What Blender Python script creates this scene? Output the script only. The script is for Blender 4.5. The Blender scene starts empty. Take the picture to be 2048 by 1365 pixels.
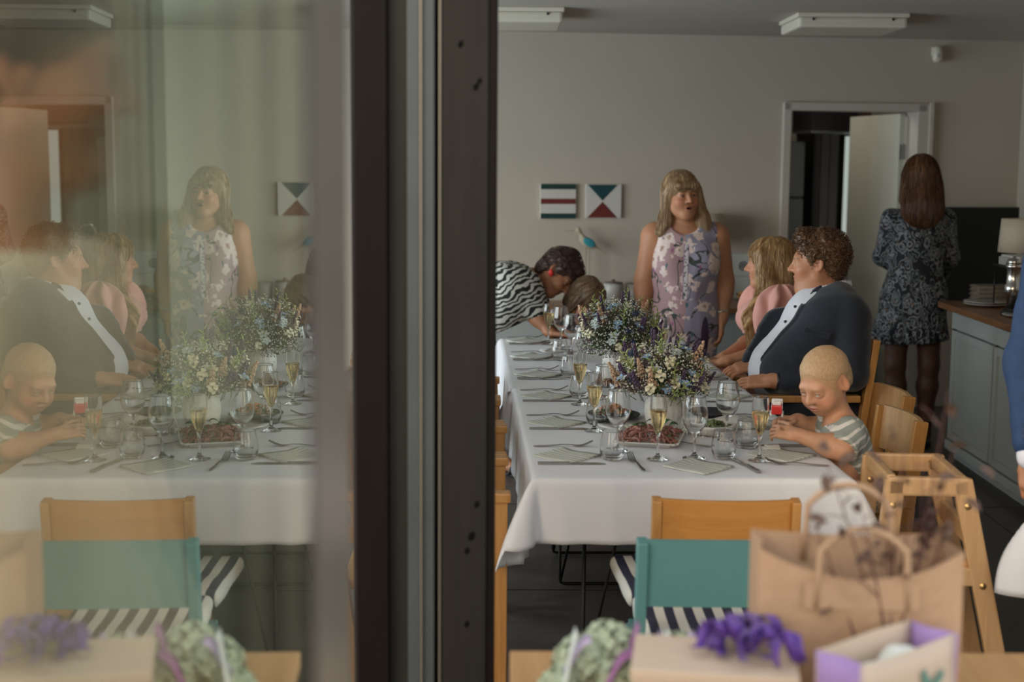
import bpy, bmesh, math, random
import numpy as np
from mathutils import Vector, Matrix
random.seed(7)
rng = np.random.default_rng(7)
SC = bpy.context.scene
COL = SC.collection
R = math.radians
PI = math.pi

# ------------------------------------------------------------------ camera, world, lights, exposure
cam_d = bpy.data.cameras.new('camera')
cam = bpy.data.objects.new('camera', cam_d)
COL.objects.link(cam)
cam.location = (0, 0, 1.70)
cam.rotation_mode = 'XYZ'
cam.matrix_world = Matrix.Translation((0, 0, 1.70)) @ Matrix.Rotation(R(90 - 7.40), 4, 'X') @ Matrix.Rotation(0.0075, 4, 'Z')
cam_d.lens = 50
cam_d.sensor_width = 36
cam_d.clip_start = 0.02
cam_d.dof.use_dof = True
cam_d.dof.focus_distance = 5.4
cam_d.dof.aperture_fstop = 2.3
SC.camera = cam

world = bpy.data.worlds.new('overcast_sky')
SC.world = world
world.use_nodes = True
wn = world.node_tree
wn.nodes.clear()
w_out = wn.nodes.new('ShaderNodeOutputWorld')
w_bg = wn.nodes.new('ShaderNodeBackground')
w_sky = wn.nodes.new('ShaderNodeTexSky')
w_sky.sky_type = 'NISHITA'
w_sky.sun_disc = False
w_sky.sun_elevation = R(24)
w_sky.sun_rotation = R(215)
w_sky.dust_density = 4.0
w_sky.ozone_density = 0.6
w_mix = wn.nodes.new('ShaderNodeMix')
w_mix.data_type = 'RGBA'
w_mix.inputs[0].default_value = 0.72
w_mix.inputs[7].default_value = (3.2, 3.02, 2.78, 1)     # thin cloud cover evens the sky out
wn.links.new(w_sky.outputs[0], w_mix.inputs[6])
wn.links.new(w_mix.outputs[2], w_bg.inputs[0])
w_bg.inputs[1].default_value = 0.46
wn.links.new(w_bg.outputs[0], w_out.inputs[0])

# daylight that comes in through the three tall windows in the left wall
for _i, _y in enumerate((4.20, 5.80, 7.40)):
    _ld = bpy.data.lights.new('window_daylight', 'AREA')
    _ld.shape = 'RECTANGLE'; _ld.size = 1.85; _ld.size_y = 1.25; _ld.energy = 62; _ld.color = (.78, .92, 1.0)
    _lo = bpy.data.objects.new('window_daylight', _ld)
    _lo.location = (-3.36, _y, 1.37); _lo.rotation_euler = (0, R(-90), 0)
    COL.objects.link(_lo)
SC.view_settings.view_transform = 'Standard'
SC.view_settings.look = 'None'
SC.view_settings.gamma = 1.0
SC.view_settings.use_curve_mapping = False
SC.view_settings.exposure = 0.0
try:
    SC.cycles.use_denoising = True
    SC.cycles.max_bounces = 20
    SC.cycles.diffuse_bounces = 5
    SC.cycles.glossy_bounces = 8
    SC.cycles.transparent_max_bounces = 24
    SC.cycles.transmission_bounces = 20
    SC.cycles.sample_clamp_indirect = 4.0
    SC.cycles.caustics_reflective = False
    SC.cycles.caustics_refractive = False
    SC.cycles.blur_glossy = 0.5
except Exception:
    pass

# ------------------------------------------------------------------ materials
MATS = {}
def nodes_of(m):
    nt = m.node_tree
    return nt, nt.nodes, nt.links
def principled(name, col=(.5, .5, .5), rough=.5, metal=0.0, spec=.5, trans=0.0, ior=1.45, coat=0.0, sheen=0.0, sss=0.0):
    m = bpy.data.materials.new(name)
    m.use_nodes = True
    p = m.node_tree.nodes['Principled BSDF']
    p.inputs['Base Color'].default_value = (*col, 1)
    p.inputs['Roughness'].default_value = rough
    p.inputs['Metallic'].default_value = metal
    p.inputs['Specular IOR Level'].default_value = spec
    p.inputs['Transmission Weight'].default_value = trans
    p.inputs['IOR'].default_value = ior
    p.inputs['Coat Weight'].default_value = coat
    p.inputs['Sheen Weight'].default_value = sheen
    if sss:
        p.inputs['Subsurface Weight'].default_value = sss
        p.inputs['Subsurface Radius'].default_value = (.012, .005, .003)
        p.inputs['Subsurface Scale'].default_value = 1.0
    MATS[name] = m
    return m
def texco(m, scale=(1, 1, 1), rot=(0, 0, 0), src='Object'):
    nt, N, L = nodes_of(m)
    tc = N.new('ShaderNodeTexCoord')
    mp = N.new('ShaderNodeMapping')
    mp.inputs['Scale'].default_value = scale
    mp.inputs['Rotation'].default_value = rot
    L.new(tc.outputs[src], mp.inputs[0])
    return mp.outputs[0]
def noise(m, vec, scale=5, detail=4, rough=.55, dist=0.0):
    nt, N, L = nodes_of(m)
    n = N.new('ShaderNodeTexNoise')
    n.inputs['Scale'].default_value = scale
    n.inputs['Detail'].default_value = detail
    n.inputs['Roughness'].default_value = rough
    n.inputs['Distortion'].default_value = dist
    if vec is not None:
        L.new(vec, n.inputs['Vector'])
    return n
def ramp(m, fac, stops, interp='LINEAR'):
    nt, N, L = nodes_of(m)
    r = N.new('ShaderNodeValToRGB')
    r.color_ramp.interpolation = interp
    el = r.color_ramp.elements
    while len(el) < len(stops):
        el.new(0.5)
    for e, (p, c) in zip(el, stops):
        e.position = p
        e.color = (*c, 1) if len(c) == 3 else c
    L.new(fac, r.inputs[0])
    return r.outputs[0]
def mixc(m, fac, a, b, mode='MIX'):
    nt, N, L = nodes_of(m)
    x = N.new('ShaderNodeMix')
    x.data_type = 'RGBA'
    x.blend_type = mode
    for sock, v in ((0, fac), (6, a), (7, b)):
        if isinstance(v, (int, float)):
            x.inputs[sock].default_value = v
        elif isinstance(v, tuple):
            x.inputs[sock].default_value = (*v, 1)
        else:
            L.new(v, x.inputs[sock])
    return x.outputs[2]
def math_(m, op, a, b=None, c=None):
    nt, N, L = nodes_of(m)
    x = N.new('ShaderNodeMath')
    x.operation = op
    for i, v in enumerate((a, b, c)):
        if v is None:
            continue
        if isinstance(v, (int, float)):
            x.inputs[i].default_value = v
        else:
            L.new(v, x.inputs[i])
    return x.outputs[0]
def setcol(m, sock):
    nt, N, L = nodes_of(m)
    L.new(sock, N['Principled BSDF'].inputs['Base Color'])
def bump(m, fac, strength=.2, dist=.01):
    nt, N, L = nodes_of(m)
    b = N.new('ShaderNodeBump')
    b.inputs['Strength'].default_value = strength
    b.inputs['Distance'].default_value = dist
    L.new(fac, b.inputs['Height'])
    L.new(b.outputs[0], N['Principled BSDF'].inputs['Normal'])
def sepxyz(m, vec):
    nt, N, L = nodes_of(m)
    s = N.new('ShaderNodeSeparateXYZ')
    L.new(vec, s.inputs[0])
    return s.outputs

def mottled(name, col, var=.12, scale=6, rough=.6, bstr=.1, bscale=60, stretch=(1, 1, 1), **k):
    m = principled(name, col, rough, **k)
    v = texco(m, stretch)
    n = noise(m, v, scale)
    lo = tuple(c * (1 - var) for c in col)
    hi = tuple(min(1, c * (1 + var)) for c in col)
    setcol(m, ramp(m, n.outputs[0], [(.3, lo), (.7, hi)]))
    if bstr:
        n2 = noise(m, v, bscale, 3)
        bump(m, n2.outputs[0], bstr, .004)
    return m
def wood(name, c1, c2, rough=.4, axis='Z', scale=1.0, coat=.15):
    m = principled(name, c1, rough, coat=coat)
    st = {'X': (1.5, 22, 22), 'Y': (22, 1.5, 22), 'Z': (22, 22, 1.5)}[axis]
    v = texco(m, tuple(s * scale for s in st))
    n = noise(m, v, 2.2, 5, .6, .6)
    n2 = noise(m, v, 9, 3)
    f = math_(m, 'ADD', math_(m, 'MULTIPLY', n.outputs[0], .75), math_(m, 'MULTIPLY', n2.outputs[0], .25))
    setcol(m, ramp(m, f, [(.32, c1), (.52, tuple((a + b) / 2 for a, b in zip(c1, c2))), (.7, c2)]))
    bump(m, n2.outputs[0], .05, .002)
    return m

# ------------------------------------------------------------------ mesh helpers
def link(o, parent=None):
    COL.objects.link(o)
    if parent is not None:
        o.parent = parent
    return o
def tag(o, label=None, cat=None, group=None, kind=None):
    if label: o['label'] = label
    if cat: o['category'] = cat
    if group: o['group'] = group
    if kind: o['kind'] = kind
    return o
def thing(name, label, cat, loc=(0, 0, 0), rotz=0.0, group=None):
    o = bpy.data.objects.new(name, None)
    o.empty_display_size = .05
    o.location = loc
    o.rotation_euler = (0, 0, rotz)
    link(o)
    return tag(o, label, cat, group)
def obj(name, bm, mat, parent=None, loc=None, rot=None, smooth=False):
    me = bpy.data.meshes.new(name)
    bm.to_mesh(me)
    bm.free()
    if smooth:
        me.polygons.foreach_set('use_smooth', [True] * len(me.polygons))
    for mm in (mat if isinstance(mat, (list, tuple)) else [mat]):
        me.materials.append(mm)
    o = bpy.data.objects.new(name, me)
    if loc is not None: o.location = loc
    if rot is not None: o.rotation_euler = rot
    return link(o, parent)
def instance(name, src, parent=None, loc=None, rot=None, scale=None):
    o = src.copy()
    o.name = name
    for k in list(o.keys()):
        if k in ('label', 'category', 'group'):
            del o[k]
    o.parent = None
    COL.objects.link(o)
    if parent is not None: o.parent = parent
    if loc is not None: o.location = loc
    if rot is not None: o.rotation_euler = rot
    if scale is not None: o.scale = (scale,) * 3 if isinstance(scale, (int, float)) else scale
    return o
def children_of(o):
    return [c for c in o.children]
def dup(root, loc, rotz=None, label=None):
    r = root.copy()
    COL.objects.link(r)
    r.location = loc
    if rotz is not None: r.rotation_euler = (0, 0, rotz)
    if label: r['label'] = label
    for ch in list(root.children):
        c = ch.copy(); COL.objects.link(c); c.parent = r
        for g in list(ch.children):
            d = g.copy(); COL.objects.link(d); d.parent = c
    return r
def box(bm, c, s, rot=None, bev=0.0, mi=0):
    res = bmesh.ops.create_cube(bm, size=1.0)
    vs = res['verts']
    M = Matrix.Diagonal((*s, 1))
    bmesh.ops.transform(bm, matrix=M, verts=vs)
    if bev > 0:
        es = list({e for v in vs for e in v.link_edges})
        rb = bmesh.ops.bevel(bm, geom=es, offset=bev, segments=2, affect='EDGES', profile=.6)
        vs = list({v for f in rb['faces'] for v in f.verts} | {v for v in vs if v.is_valid})
        # collect the whole island
        seen = set(vs); stack = list(vs)
        while stack:
            v = stack.pop()
            for e in v.link_edges:
                w = e.other_vert(v)
                if w not in seen:
                    seen.add(w); stack.append(w)
        vs = list(seen)
    T = Matrix.Translation(c)
    if rot is not None:
        T = T @ (rot.to_4x4() if isinstance(rot, Matrix) else Matrix.Rotation(rot[2], 4, 'Z') @ Matrix.Rotation(rot[1], 4, 'Y') @ Matrix.Rotation(rot[0], 4, 'X'))
    bmesh.ops.transform(bm, matrix=T, verts=vs)
    if mi:
        for f in {f for v in vs for f in v.link_faces}: f.material_index = mi
    return vs
def B(c, s, rot=None, bev=0.0):
    bm = bmesh.new(); box(bm, c, s, rot, bev); return bm
def tube(bm, pts, r, seg=8, closed=False, cap=True):
    pts = [Vector(p) for p in pts]
    n = len(pts)
    rs = r if isinstance(r, (list, tuple)) else [r] * n
    rings = []
    up = Vector((0, 0, 1))
    prev = None
    for i, p in enumerate(pts):
        a = pts[(i - 1) % n] if (closed or i > 0) else p
        b = pts[(i + 1) % n] if (closed or i < n - 1) else p
        t = (b - a)
        if t.length < 1e-9: t = Vector((0, 0, 1))
        t.normalize()
        if prev is None:
            ref = up if abs(t.z) < .9 else Vector((1, 0, 0))
            x = t.cross(ref).normalized()
        else:
            x = (prev - t * prev.dot(t))
            x = x.normalized() if x.length > 1e-6 else t.cross(up).normalized()
        prev = x
        y = t.cross(x)
        rings.append([bm.verts.new(p + (x * math.cos(2 * PI * k / seg) + y * math.sin(2 * PI * k / seg)) * rs[i]) for k in range(seg)])
    m = n if closed else n - 1
    for i in range(m):
        A, Bq = rings[i], rings[(i + 1) % n]
        for k in range(seg):
            f = bm.faces.new((A[k], A[(k + 1) % seg], Bq[(k + 1) % seg], Bq[k])); f.smooth = True
    if cap and not closed:
        bm.faces.new(rings[0][::-1]); bm.faces.new(rings[-1])
def lathe(bm, prof, seg=32, c=(0, 0, 0), mi=0, close=False):
    c = Vector(c)
    rings = []
    for (r, z) in prof:
        if r < 1e-6:
            rings.append([bm.verts.new(c + Vector((0, 0, z)))])
        else:
            rings.append([bm.verts.new(c + Vector((r * math.cos(2 * PI * k / seg), r * math.sin(2 * PI * k / seg), z))) for k in range(seg)])
    pr = list(zip(rings, rings[1:])) + ([(rings[-1], rings[0])] if close else [])
    for A, Bq in pr:
        if len(A) == 1 and len(Bq) == 1: continue
        for k in range(seg):
            k2 = (k + 1) % seg
            if len(A) == 1: f = bm.faces.new((A[0], Bq[k2], Bq[k]))
            elif len(Bq) == 1: f = bm.faces.new((A[k], A[k2], Bq[0]))
            else: f = bm.faces.new((A[k], A[k2], Bq[k2], Bq[k]))
            f.smooth = True; f.material_index = mi
def prism(bm, poly, z0, z1, mi=0):
    a = [bm.verts.new((x, y, z0)) for x, y in poly]
    b = [bm.verts.new((x, y, z1)) for x, y in poly]
    n = len(poly)
    fs = [bm.faces.new(a[::-1]), bm.faces.new(b)]
    for i in range(n):
        fs.append(bm.faces.new((a[i], a[(i + 1) % n], b[(i + 1) % n], b[i])))
    for f in fs: f.material_index = mi
    return a + b
def grid_mesh(name, P, mat, parent=None, thick=0.0, closed_u=False, smooth=True):
    """P: (nu, nv, 3) array of points"""
    nu, nv = P.shape[:2]
    me = bpy.data.meshes.new(name)
    idx = np.arange(nu * nv).reshape(nu, nv)
    if closed_u:
        i2 = np.vstack([idx, idx[:1]])
    else:
        i2 = idx
    q = np.stack([i2[:-1, :-1], i2[1:, :-1], i2[1:, 1:], i2[:-1, 1:]], -1).reshape(-1, 4)
    me.from_pydata(P.reshape(-1, 3).tolist(), [], q.tolist())
    me.materials.append(mat)
    if smooth: me.polygons.foreach_set('use_smooth', [True] * len(me.polygons))
    o = bpy.data.objects.new(name, me)
    if thick:
        s = o.modifiers.new('thickness', 'SOLIDIFY'); s.thickness = thick; s.offset = 0
    return link(o, parent)

# ------------------------------------------------------------------ signed distance sculpting (surface nets)
def vnoise(P, seed=0):
    """value noise in 3D, P (N,3), about -1..1"""
    Pi = np.floor(P).astype(np.int64); f = P - Pi
    f = f * f * (3 - 2 * f)
    def h(dx, dy, dz):
        x = Pi[:, 0] + dx; y = Pi[:, 1] + dy; z = Pi[:, 2] + dz
        n = (x * 374761393 + y * 668265263 + z * 2147483647 + seed * 1274126177) & 0x7fffffff
        n = ((n ^ (n >> 13)) * 1274126177) & 0x7fffffff
        return ((n ^ (n >> 16)) & 0xffff) / 32767.5 - 1
    x, y, z = f[:, 0], f[:, 1], f[:, 2]
    return (((h(0,0,0)*(1-x)+h(1,0,0)*x)*(1-y)+(h(0,1,0)*(1-x)+h(1,1,0)*x)*y)*(1-z)
          + ((h(0,0,1)*(1-x)+h(1,0,1)*x)*(1-y)+(h(0,1,1)*(1-x)+h(1,1,1)*x)*y)*z)
def nrm(v):
    v = np.asarray(v, float); return v / (np.linalg.norm(v) + 1e-12)
class Frame:
    """a rigid frame with a uniform scale: local -> world"""
    def __init__(s, o=(0, 0, 0), M=None, k=1.0):
        s.o = np.asarray(o, float); s.M = np.eye(3) if M is None else np.asarray(M, float); s.k = k
    def p(s, v): return s.o + s.k * (s.M @ np.asarray(v, float))
    def d(s, v): return s.M @ np.asarray(v, float)
def rot3(axis, ang):
    return np.array(Matrix.Rotation(ang, 3, axis))
def basis(fwd, up=(0, 0, 1)):
    """columns right, forward, up"""
    f = nrm(fwd); u = np.asarray(up, float); r = nrm(np.cross(f, u)); u = np.cross(r, f)
    return np.stack([r, f, u], 1)
class Sdf:
    def __init__(s):
        s.pr = []; s.disp = None; s.disp_pad = 0.0; s.cuts = []
    def _add(s, fn, c, rad, op, k): s.pr.append((fn, np.asarray(c, float), rad, op, k))
    def ball(s, c, r, op='+', k=.02, F=None):
        if F: c = F.p(c); r = r * F.k; k = k * F.k
        c = np.asarray(c, float)
        s._add(lambda P: np.linalg.norm(P - c, axis=1) - r, c, r, op, k)
    def ell(s, c, r, M=None, op='+', k=.02, F=None):
        r = np.asarray(r, float); M = np.eye(3) if M is None else np.asarray(M, float)
        if F: c = F.p(c); r = r * F.k; M = F.M @ M; k = k * F.k
        c = np.asarray(c, float)
        def fn(P):
            q = (P - c) @ M
            k0 = np.linalg.norm(q / r, axis=1); k1 = np.linalg.norm(q / (r * r), axis=1)
            return k0 * (k0 - 1) / (k1 + 1e-9)
        s._add(fn, c, r.max(), op, k)
    def cap(s, a, b, ra, rb=None, op='+', k=.02, F=None):
        rb = ra if rb is None else rb
        if F: a = F.p(a); b = F.p(b); ra = ra * F.k; rb = rb * F.k; k = k * F.k
        a = np.asarray(a, float); b = np.asarray(b, float)
        ab = b - a; L2 = ab @ ab + 1e-12
        def fn(P):
            t = np.clip(((P - a) @ ab) / L2, 0, 1)
            return np.linalg.norm(P - a - t[:, None] * ab, axis=1) - (ra + (rb - ra) * t)
        s._add(fn, (a + b) / 2, math.sqrt(L2) / 2 + max(ra, rb), op, k)
    def ecap(s, a, b, ra, rb, flat, side, op='+', k=.03):
        """tapered capsule flattened along direction side by factor flat (<1 thinner)"""
        a = np.asarray(a, float); b = np.asarray(b, float); n = nrm(side)
        ab = b - a; L2 = ab @ ab + 1e-12
        def fn(P):
            t = np.clip(((P - a) @ ab) / L2, 0, 1)
            q = P - a - t[:, None] * ab
            dn = q @ n
            q = q + n[None, :] * (dn * (1 / flat - 1))[:, None]
            return (np.linalg.norm(q, axis=1) - (ra + (rb - ra) * t)) * (flat ** .5)
        s._add(fn, (a + b) / 2, math.sqrt(L2) / 2 + max(ra, rb) * 1.1, op, k)
    def rbox(s, c, h, M=None, rad=.01, op='+', k=.01, F=None):
        h = np.asarray(h, float); M = np.eye(3) if M is None else np.asarray(M, float)
        if F: c = F.p(c); h = h * F.k; M = F.M @ M; rad *= F.k; k *= F.k
        c = np.asarray(c, float)
        def fn(P):
            q = np.abs((P - c) @ M) - h + rad
            return np.linalg.norm(np.maximum(q, 0), axis=1) + np.minimum(q.max(1), 0) - rad
        s._add(fn, c, np.linalg.norm(h), op, k)
    def cut(s, p, n):
        """keep the side the normal points away from"""
        p = np.asarray(p, float); n = nrm(n); s.cuts.append((p, n))
    def ev(s, P, prs=None):
        d = np.full(len(P), 1.0)
        for fn, c, rad, op, k in (s.pr if prs is None else prs):
            e = fn(P)
            if op == '+':
                h = np.maximum(k - np.abs(d - e), 0) / k
                d = np.minimum(d, e) - h * h * k * .25
            else:
                h = np.maximum(k - np.abs(d + e), 0) / k
                d = np.maximum(d, -e) + h * h * k * .25
        if s.disp is not None: d = d + s.disp(P)
        for p, n in s.cuts: d = np.maximum(d, (P - p) @ n)
        return d
    def mesh(s, h, bounds=None, zmin=None, zmax=None):
        lo = np.min([c - r for _, c, r, o, k in s.pr if o == '+'], 0) - 4 * h - s.disp_pad
        hi = np.max([c + r for _, c, r, o, k in s.pr if o == '+'], 0) + 4 * h + s.disp_pad
        if bounds is not None: lo = np.maximum(lo, bounds[0]); hi = np.minimum(hi, bounds[1])
        if zmin is not None: lo[2] = max(lo[2], zmin)
        if zmax is not None: hi[2] = min(hi[2], zmax)
        BS = 12
        nb = np.ceil((hi - lo) / h / BS).astype(int) + 1
        n = nb * BS + 1
        D = np.full(n, 1.0, np.float32)
        cen = np.stack(np.meshgrid(*[lo[i] + (np.arange(nb[i]) + .5) * BS * h for i in range(3)], indexing='ij'), -1).reshape(-1, 3)
        rad = BS * h * .5 * math.sqrt(3) * 1.15 + s.disp_pad
        E = np.stack([fn(cen) for fn, *_ in s.pr], 1)
        g = np.arange(BS + 1)
        off = np.stack(np.meshgrid(g, g, g, indexing='ij'), -1).reshape(-1, 3)
        dc = s.ev(cen)
        for bi in range(len(cen)):
            ix = np.unravel_index(bi, nb)
            sl = tuple(slice(i * BS, i * BS + BS + 1) for i in ix)
            kmax = .08
            if abs(dc[bi]) > rad * 1.6 + kmax:
                if dc[bi] < 0: D[sl] = -1.0
                continue
            act = [p for j, p in enumerate(s.pr) if E[bi, j] < rad * 1.6 + p[4]]
            if not any(p[3] == '+' for p in act): continue
            P = lo + (np.array(ix) * BS + off) * h
            D[sl] = s.ev(P, act).reshape(BS + 1, BS + 1, BS + 1)
        return surface_nets(D, lo, h)
def surface_nets(D, lo, h):
    S = D < 0
    c = [S[i:S.shape[0]-1+i, j:S.shape[1]-1+j, k:S.shape[2]-1+k] for i in (0, 1) for j in (0, 1) for k in (0, 1)]
    cnt = np.sum(c, 0)
    A = np.argwhere((cnt > 0) & (cnt < 8))
    if len(A) == 0: return np.zeros((0, 3)), np.zeros((0, 4), int)
    idx = np.full(cnt.shape, -1, np.int64); idx[tuple(A.T)] = np.arange(len(A))
    pos = np.zeros((len(A), 3)); num = np.zeros(len(A))
    cor = [(i, j, k) for i in (0, 1) for j in (0, 1) for k in (0, 1)]
    val = {q: D[A[:, 0] + q[0], A[:, 1] + q[1], A[:, 2] + q[2]] for q in cor}
    for a in cor:
        for ax in range(3):
            if a[ax] == 1: continue
            b = list(a); b[ax] = 1; b = tuple(b)
            va, vb = val[a], val[b]
            m = (va < 0) != (vb < 0)
            t = np.where(m, va / (va - vb + 1e-12), 0)
            e = np.tile(np.array(a, float), (len(A), 1)); e[:, ax] += t
            pos += np.where(m[:, None], e, 0); num += m
    V = lo + (A + pos / num[:, None]) * h
    Q = []
    for ax in range(3):
        s0 = [slice(1, -1)] * 3; s0[ax] = slice(0, -1)
        s1 = [slice(1, -1)] * 3; s1[ax] = slice(1, None)
        a = S[tuple(s0)]; b = S[tuple(s1)]
        for flip, m in ((False, a & ~b), (True, ~a & b)):
            I = np.argwhere(m)
            if len(I) == 0: continue
            sh = np.array([1, 1, 1]); sh[ax] = 0
            I = I + sh
            u, v = (ax + 1) % 3, (ax + 2) % 3
            def cell(du, dv):
                J = I.copy(); J[:, u] -= du; J[:, v] -= dv
                return idx[J[:, 0], J[:, 1], J[:, 2]]
            q = np.stack([cell(1, 1), cell(0, 1), cell(0, 0), cell(1, 0)], 1)
            if flip: q = q[:, ::-1]
            Q.append(q)
    Q = np.concatenate(Q)
    Q = Q[(Q >= 0).all(1)]
    return V, Q
def sdf_obj(name, parts, mat, parent=None, origin=(0, 0, 0), color=None):
    """parts: list of (V, Q); joined into one mesh; color: fn(V) -> (N,3)"""
    Vs, Qs, o = [], [], 0
    for V, Q in parts:
        Vs.append(V); Qs.append(Q + o); o += len(V)
    V = np.concatenate(Vs); Q = np.concatenate(Qs)
    me = bpy.data.meshes.new(name)
    me.vertices.add(len(V)); me.vertices.foreach_set('co', (V - np.asarray(origin)).astype(np.float32).ravel())
    me.loops.add(len(Q) * 4); me.loops.foreach_set('vertex_index', Q.astype(np.int32).ravel())
    me.polygons.add(len(Q)); me.polygons.foreach_set('loop_start', np.arange(0, len(Q) * 4, 4, dtype=np.int32))
    me.polygons.foreach_set('use_smooth', np.ones(len(Q), bool))
    me.update(calc_edges=True)
    if color is not None:
        ca = me.color_attributes.new('Col', 'FLOAT_COLOR', 'POINT')
        c = np.ones((len(V), 4), np.float32); c[:, :3] = color(V)
        ca.data.foreach_set('color', c.ravel())
    me.materials.append(mat)
    return link(bpy.data.objects.new(name, me), parent)
# ------------------------------------------------------------------ people: materials
def skin_mat(name, rough=.48):
    m = principled(name, (.5, .3, .22), rough, sss=.12, spec=.35)
    nt, N, L = nodes_of(m)
    a = N.new('ShaderNodeVertexColor'); a.layer_name = 'Col'
    v = texco(m)
    n = noise(m, v, 45, 3)
    f = ramp(m, n.outputs[0], [(.3, (.93, .90, .90)), (.7, (1.05, 1.03, 1.03))])
    setcol(m, mixc(m, 1.0, a.outputs[0], f, 'MULTIPLY'))
    n2 = noise(m, v, 260, 2)
    bump(m, n2.outputs[0], .06, .002)
    return m
M_SKIN = skin_mat('skin')
M_EYE = principled('eye_surface', (.8, .8, .8), .12)
def _eye():
    nt, N, L = nodes_of(M_EYE)
    tc = N.new('ShaderNodeTexCoord')
    s = sepxyz(M_EYE, tc.outputs['Object'])
    setcol(M_EYE, ramp(M_EYE, math_(M_EYE, 'MULTIPLY', s[1], 80.0), [(.0, (.55, .53, .5)), (.845, (.5, .48, .45)), (.86, (.10, .13, .16)), (.955, (.09, .12, .15)), (.965, (.004, .004, .004))]))
_eye()
def hair_mat(name, c1, c2, rough=.42, stretch=(90, 90, 5), sc=1.0, bst=.5):
    m = principled(name, c1, rough, spec=.45)
    v = texco(m, stretch)
    n = noise(m, v, 1.0 * sc, 4, .6, .3)
    n2 = noise(m, texco(m, (6, 6, 4)), 1.0, 2)
    f = math_(m, 'ADD', math_(m, 'MULTIPLY', n.outputs[0], .75), math_(m, 'MULTIPLY', n2.outputs[0], .25))
    setcol(m, ramp(m, f, [(.30, c1), (.70, c2)]))
    bump(m, n.outputs[0], bst, .004)
    return m
M_HAIR_FLORAL = hair_mat('blond_fringe_hair', (.20, .115, .055), (.53, .36, .20))
M_HAIR_ZEBRA = hair_mat('dark_brown_hair', (.016, .008, .006), (.075, .035, .022), stretch=(50, 50, 50))
M_HAIR_CHILD = hair_mat('light_brown_child_hair', (.085, .05, .028), (.20, .125, .07))
M_HAIR_PINK = hair_mat('golden_wavy_hair', (.12, .062, .024), (.56, .34, .15), stretch=(80, 80, 7))
M_HAIR_MAN = hair_mat('brown_curly_hair', (.035, .017, .008), (.17, .085, .04), stretch=(70, 70, 70))
M_HAIR_TODDLER = hair_mat('pale_blond_hair', (.30, .18, .09), (.52, .35, .20), stretch=(260, 260, 90), rough=.65, bst=.22)
M_HAIR_PAISLEY = hair_mat('auburn_hair', (.035, .014, .007), (.19, .085, .035))
M_HAIR_DARK = hair_mat('dark_hair', (.02, .012, .008), (.06, .035, .02))

def floral_mat():
    m = principled('magnolia_print_fabric', (.4, .35, .4), .7, sheen=.15)
    v = texco(m)
    s = sepxyz(m, v)
    left = math_(m, 'LESS_THAN', math_(m, 'ADD', s[0], math_(m, 'MULTIPLY', noise(m, v, 3, 2).outputs[0], .05)), .022)
    base = mixc(m, left, (.27, .25, .33), (.38, .24, .25))
    nt, N, L = nodes_of(m)
    dn = noise(m, v, 9, 3)
    vd = mixc(m, .05, v, dn.outputs[1], 'ADD')
    # dark branches
    br = noise(m, v, 5.0, 2, .5, .8)
    f = math_(m, 'LESS_THAN', math_(m, 'ABSOLUTE', math_(m, 'SUBTRACT', br.outputs[0], .5)), .012)
    c = mixc(m, f, base, (.035, .045, .04))
    # teal leaf clusters
    for sc, th, colr, seed in ((16, .20, (.05, .13, .14), (.3, .1, .7)), (12, .16, (.30, .10, .22), (2.3, 1.1, 4.7))):
        mp = N.new('ShaderNodeMapping'); L.new(vd, mp.inputs[0])
        mp.inputs['Location'].default_value = seed; mp.inputs['Scale'].default_value = (1.7, 1, .8)
        vo = N.new('ShaderNodeTexVoronoi'); vo.inputs['Scale'].default_value = sc; L.new(mp.outputs[0], vo.inputs['Vector'])
        pick = math_(m, 'GREATER_THAN', sepxyz(m, vo.outputs['Color'])[0], .45)
        k = math_(m, 'MULTIPLY', math_(m, 'LESS_THAN', vo.outputs['Distance'], th), pick)
        c = mixc(m, k, c, colr)
    # cream magnolia blooms with lobed petals
    for sc, off in ((8.5, (0, 0, 0)), (11.5, (4.2, 2.2, .4))):
        mp = N.new('ShaderNodeMapping'); L.new(vd, mp.inputs[0]); mp.inputs['Location'].default_value = off
        vo = N.new('ShaderNodeTexVoronoi'); vo.inputs['Scale'].default_value = sc; L.new(mp.outputs[0], vo.inputs['Vector'])
        wob = noise(m, v, 42, 1)
        dd = math_(m, 'ADD', vo.outputs['Distance'], math_(m, 'MULTIPLY', math_(m, 'SUBTRACT', wob.outputs[0], .5), .55))
        pick = math_(m, 'GREATER_THAN', sepxyz(m, vo.outputs['Color'])[1], .28)
        k = math_(m, 'MULTIPLY', math_(m, 'LESS_THAN', dd, .40), pick)
        pet = ramp(m, dd, [(0, (.30, .14, .10)), (.10, (.48, .33, .27)), (.2, (.72, .62, .57)), (.34, (.66, .52, .48))])
        c = mixc(m, k, c, pet)
    # bird with a long dark tail at the hip
    mp = N.new('ShaderNodeMapping'); L.new(v, mp.inputs[0]); mp.inputs['Location'].default_value = (-.11, 0, -.74)
    mp2 = N.new('ShaderNodeMapping'); L.new(mp.outputs[0], mp2.inputs[0]); mp2.inputs['Rotation'].default_value = (0, R(30), 0); mp2.inputs['Scale'].default_value = (45, 0, 9)
    gl = N.new('ShaderNodeVectorMath'); gl.operation = 'LENGTH'; L.new(mp2.outputs[0], gl.inputs[0])
    c = mixc(m, math_(m, 'LESS_THAN', gl.outputs['Value'], 1.0), c, (.045, .022, .06))
    setcol(m, c)
    bump(m, noise(m, v, 14, 3).outputs[0], .25, .012)
    return m
M_FLORAL = floral_mat()
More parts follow.
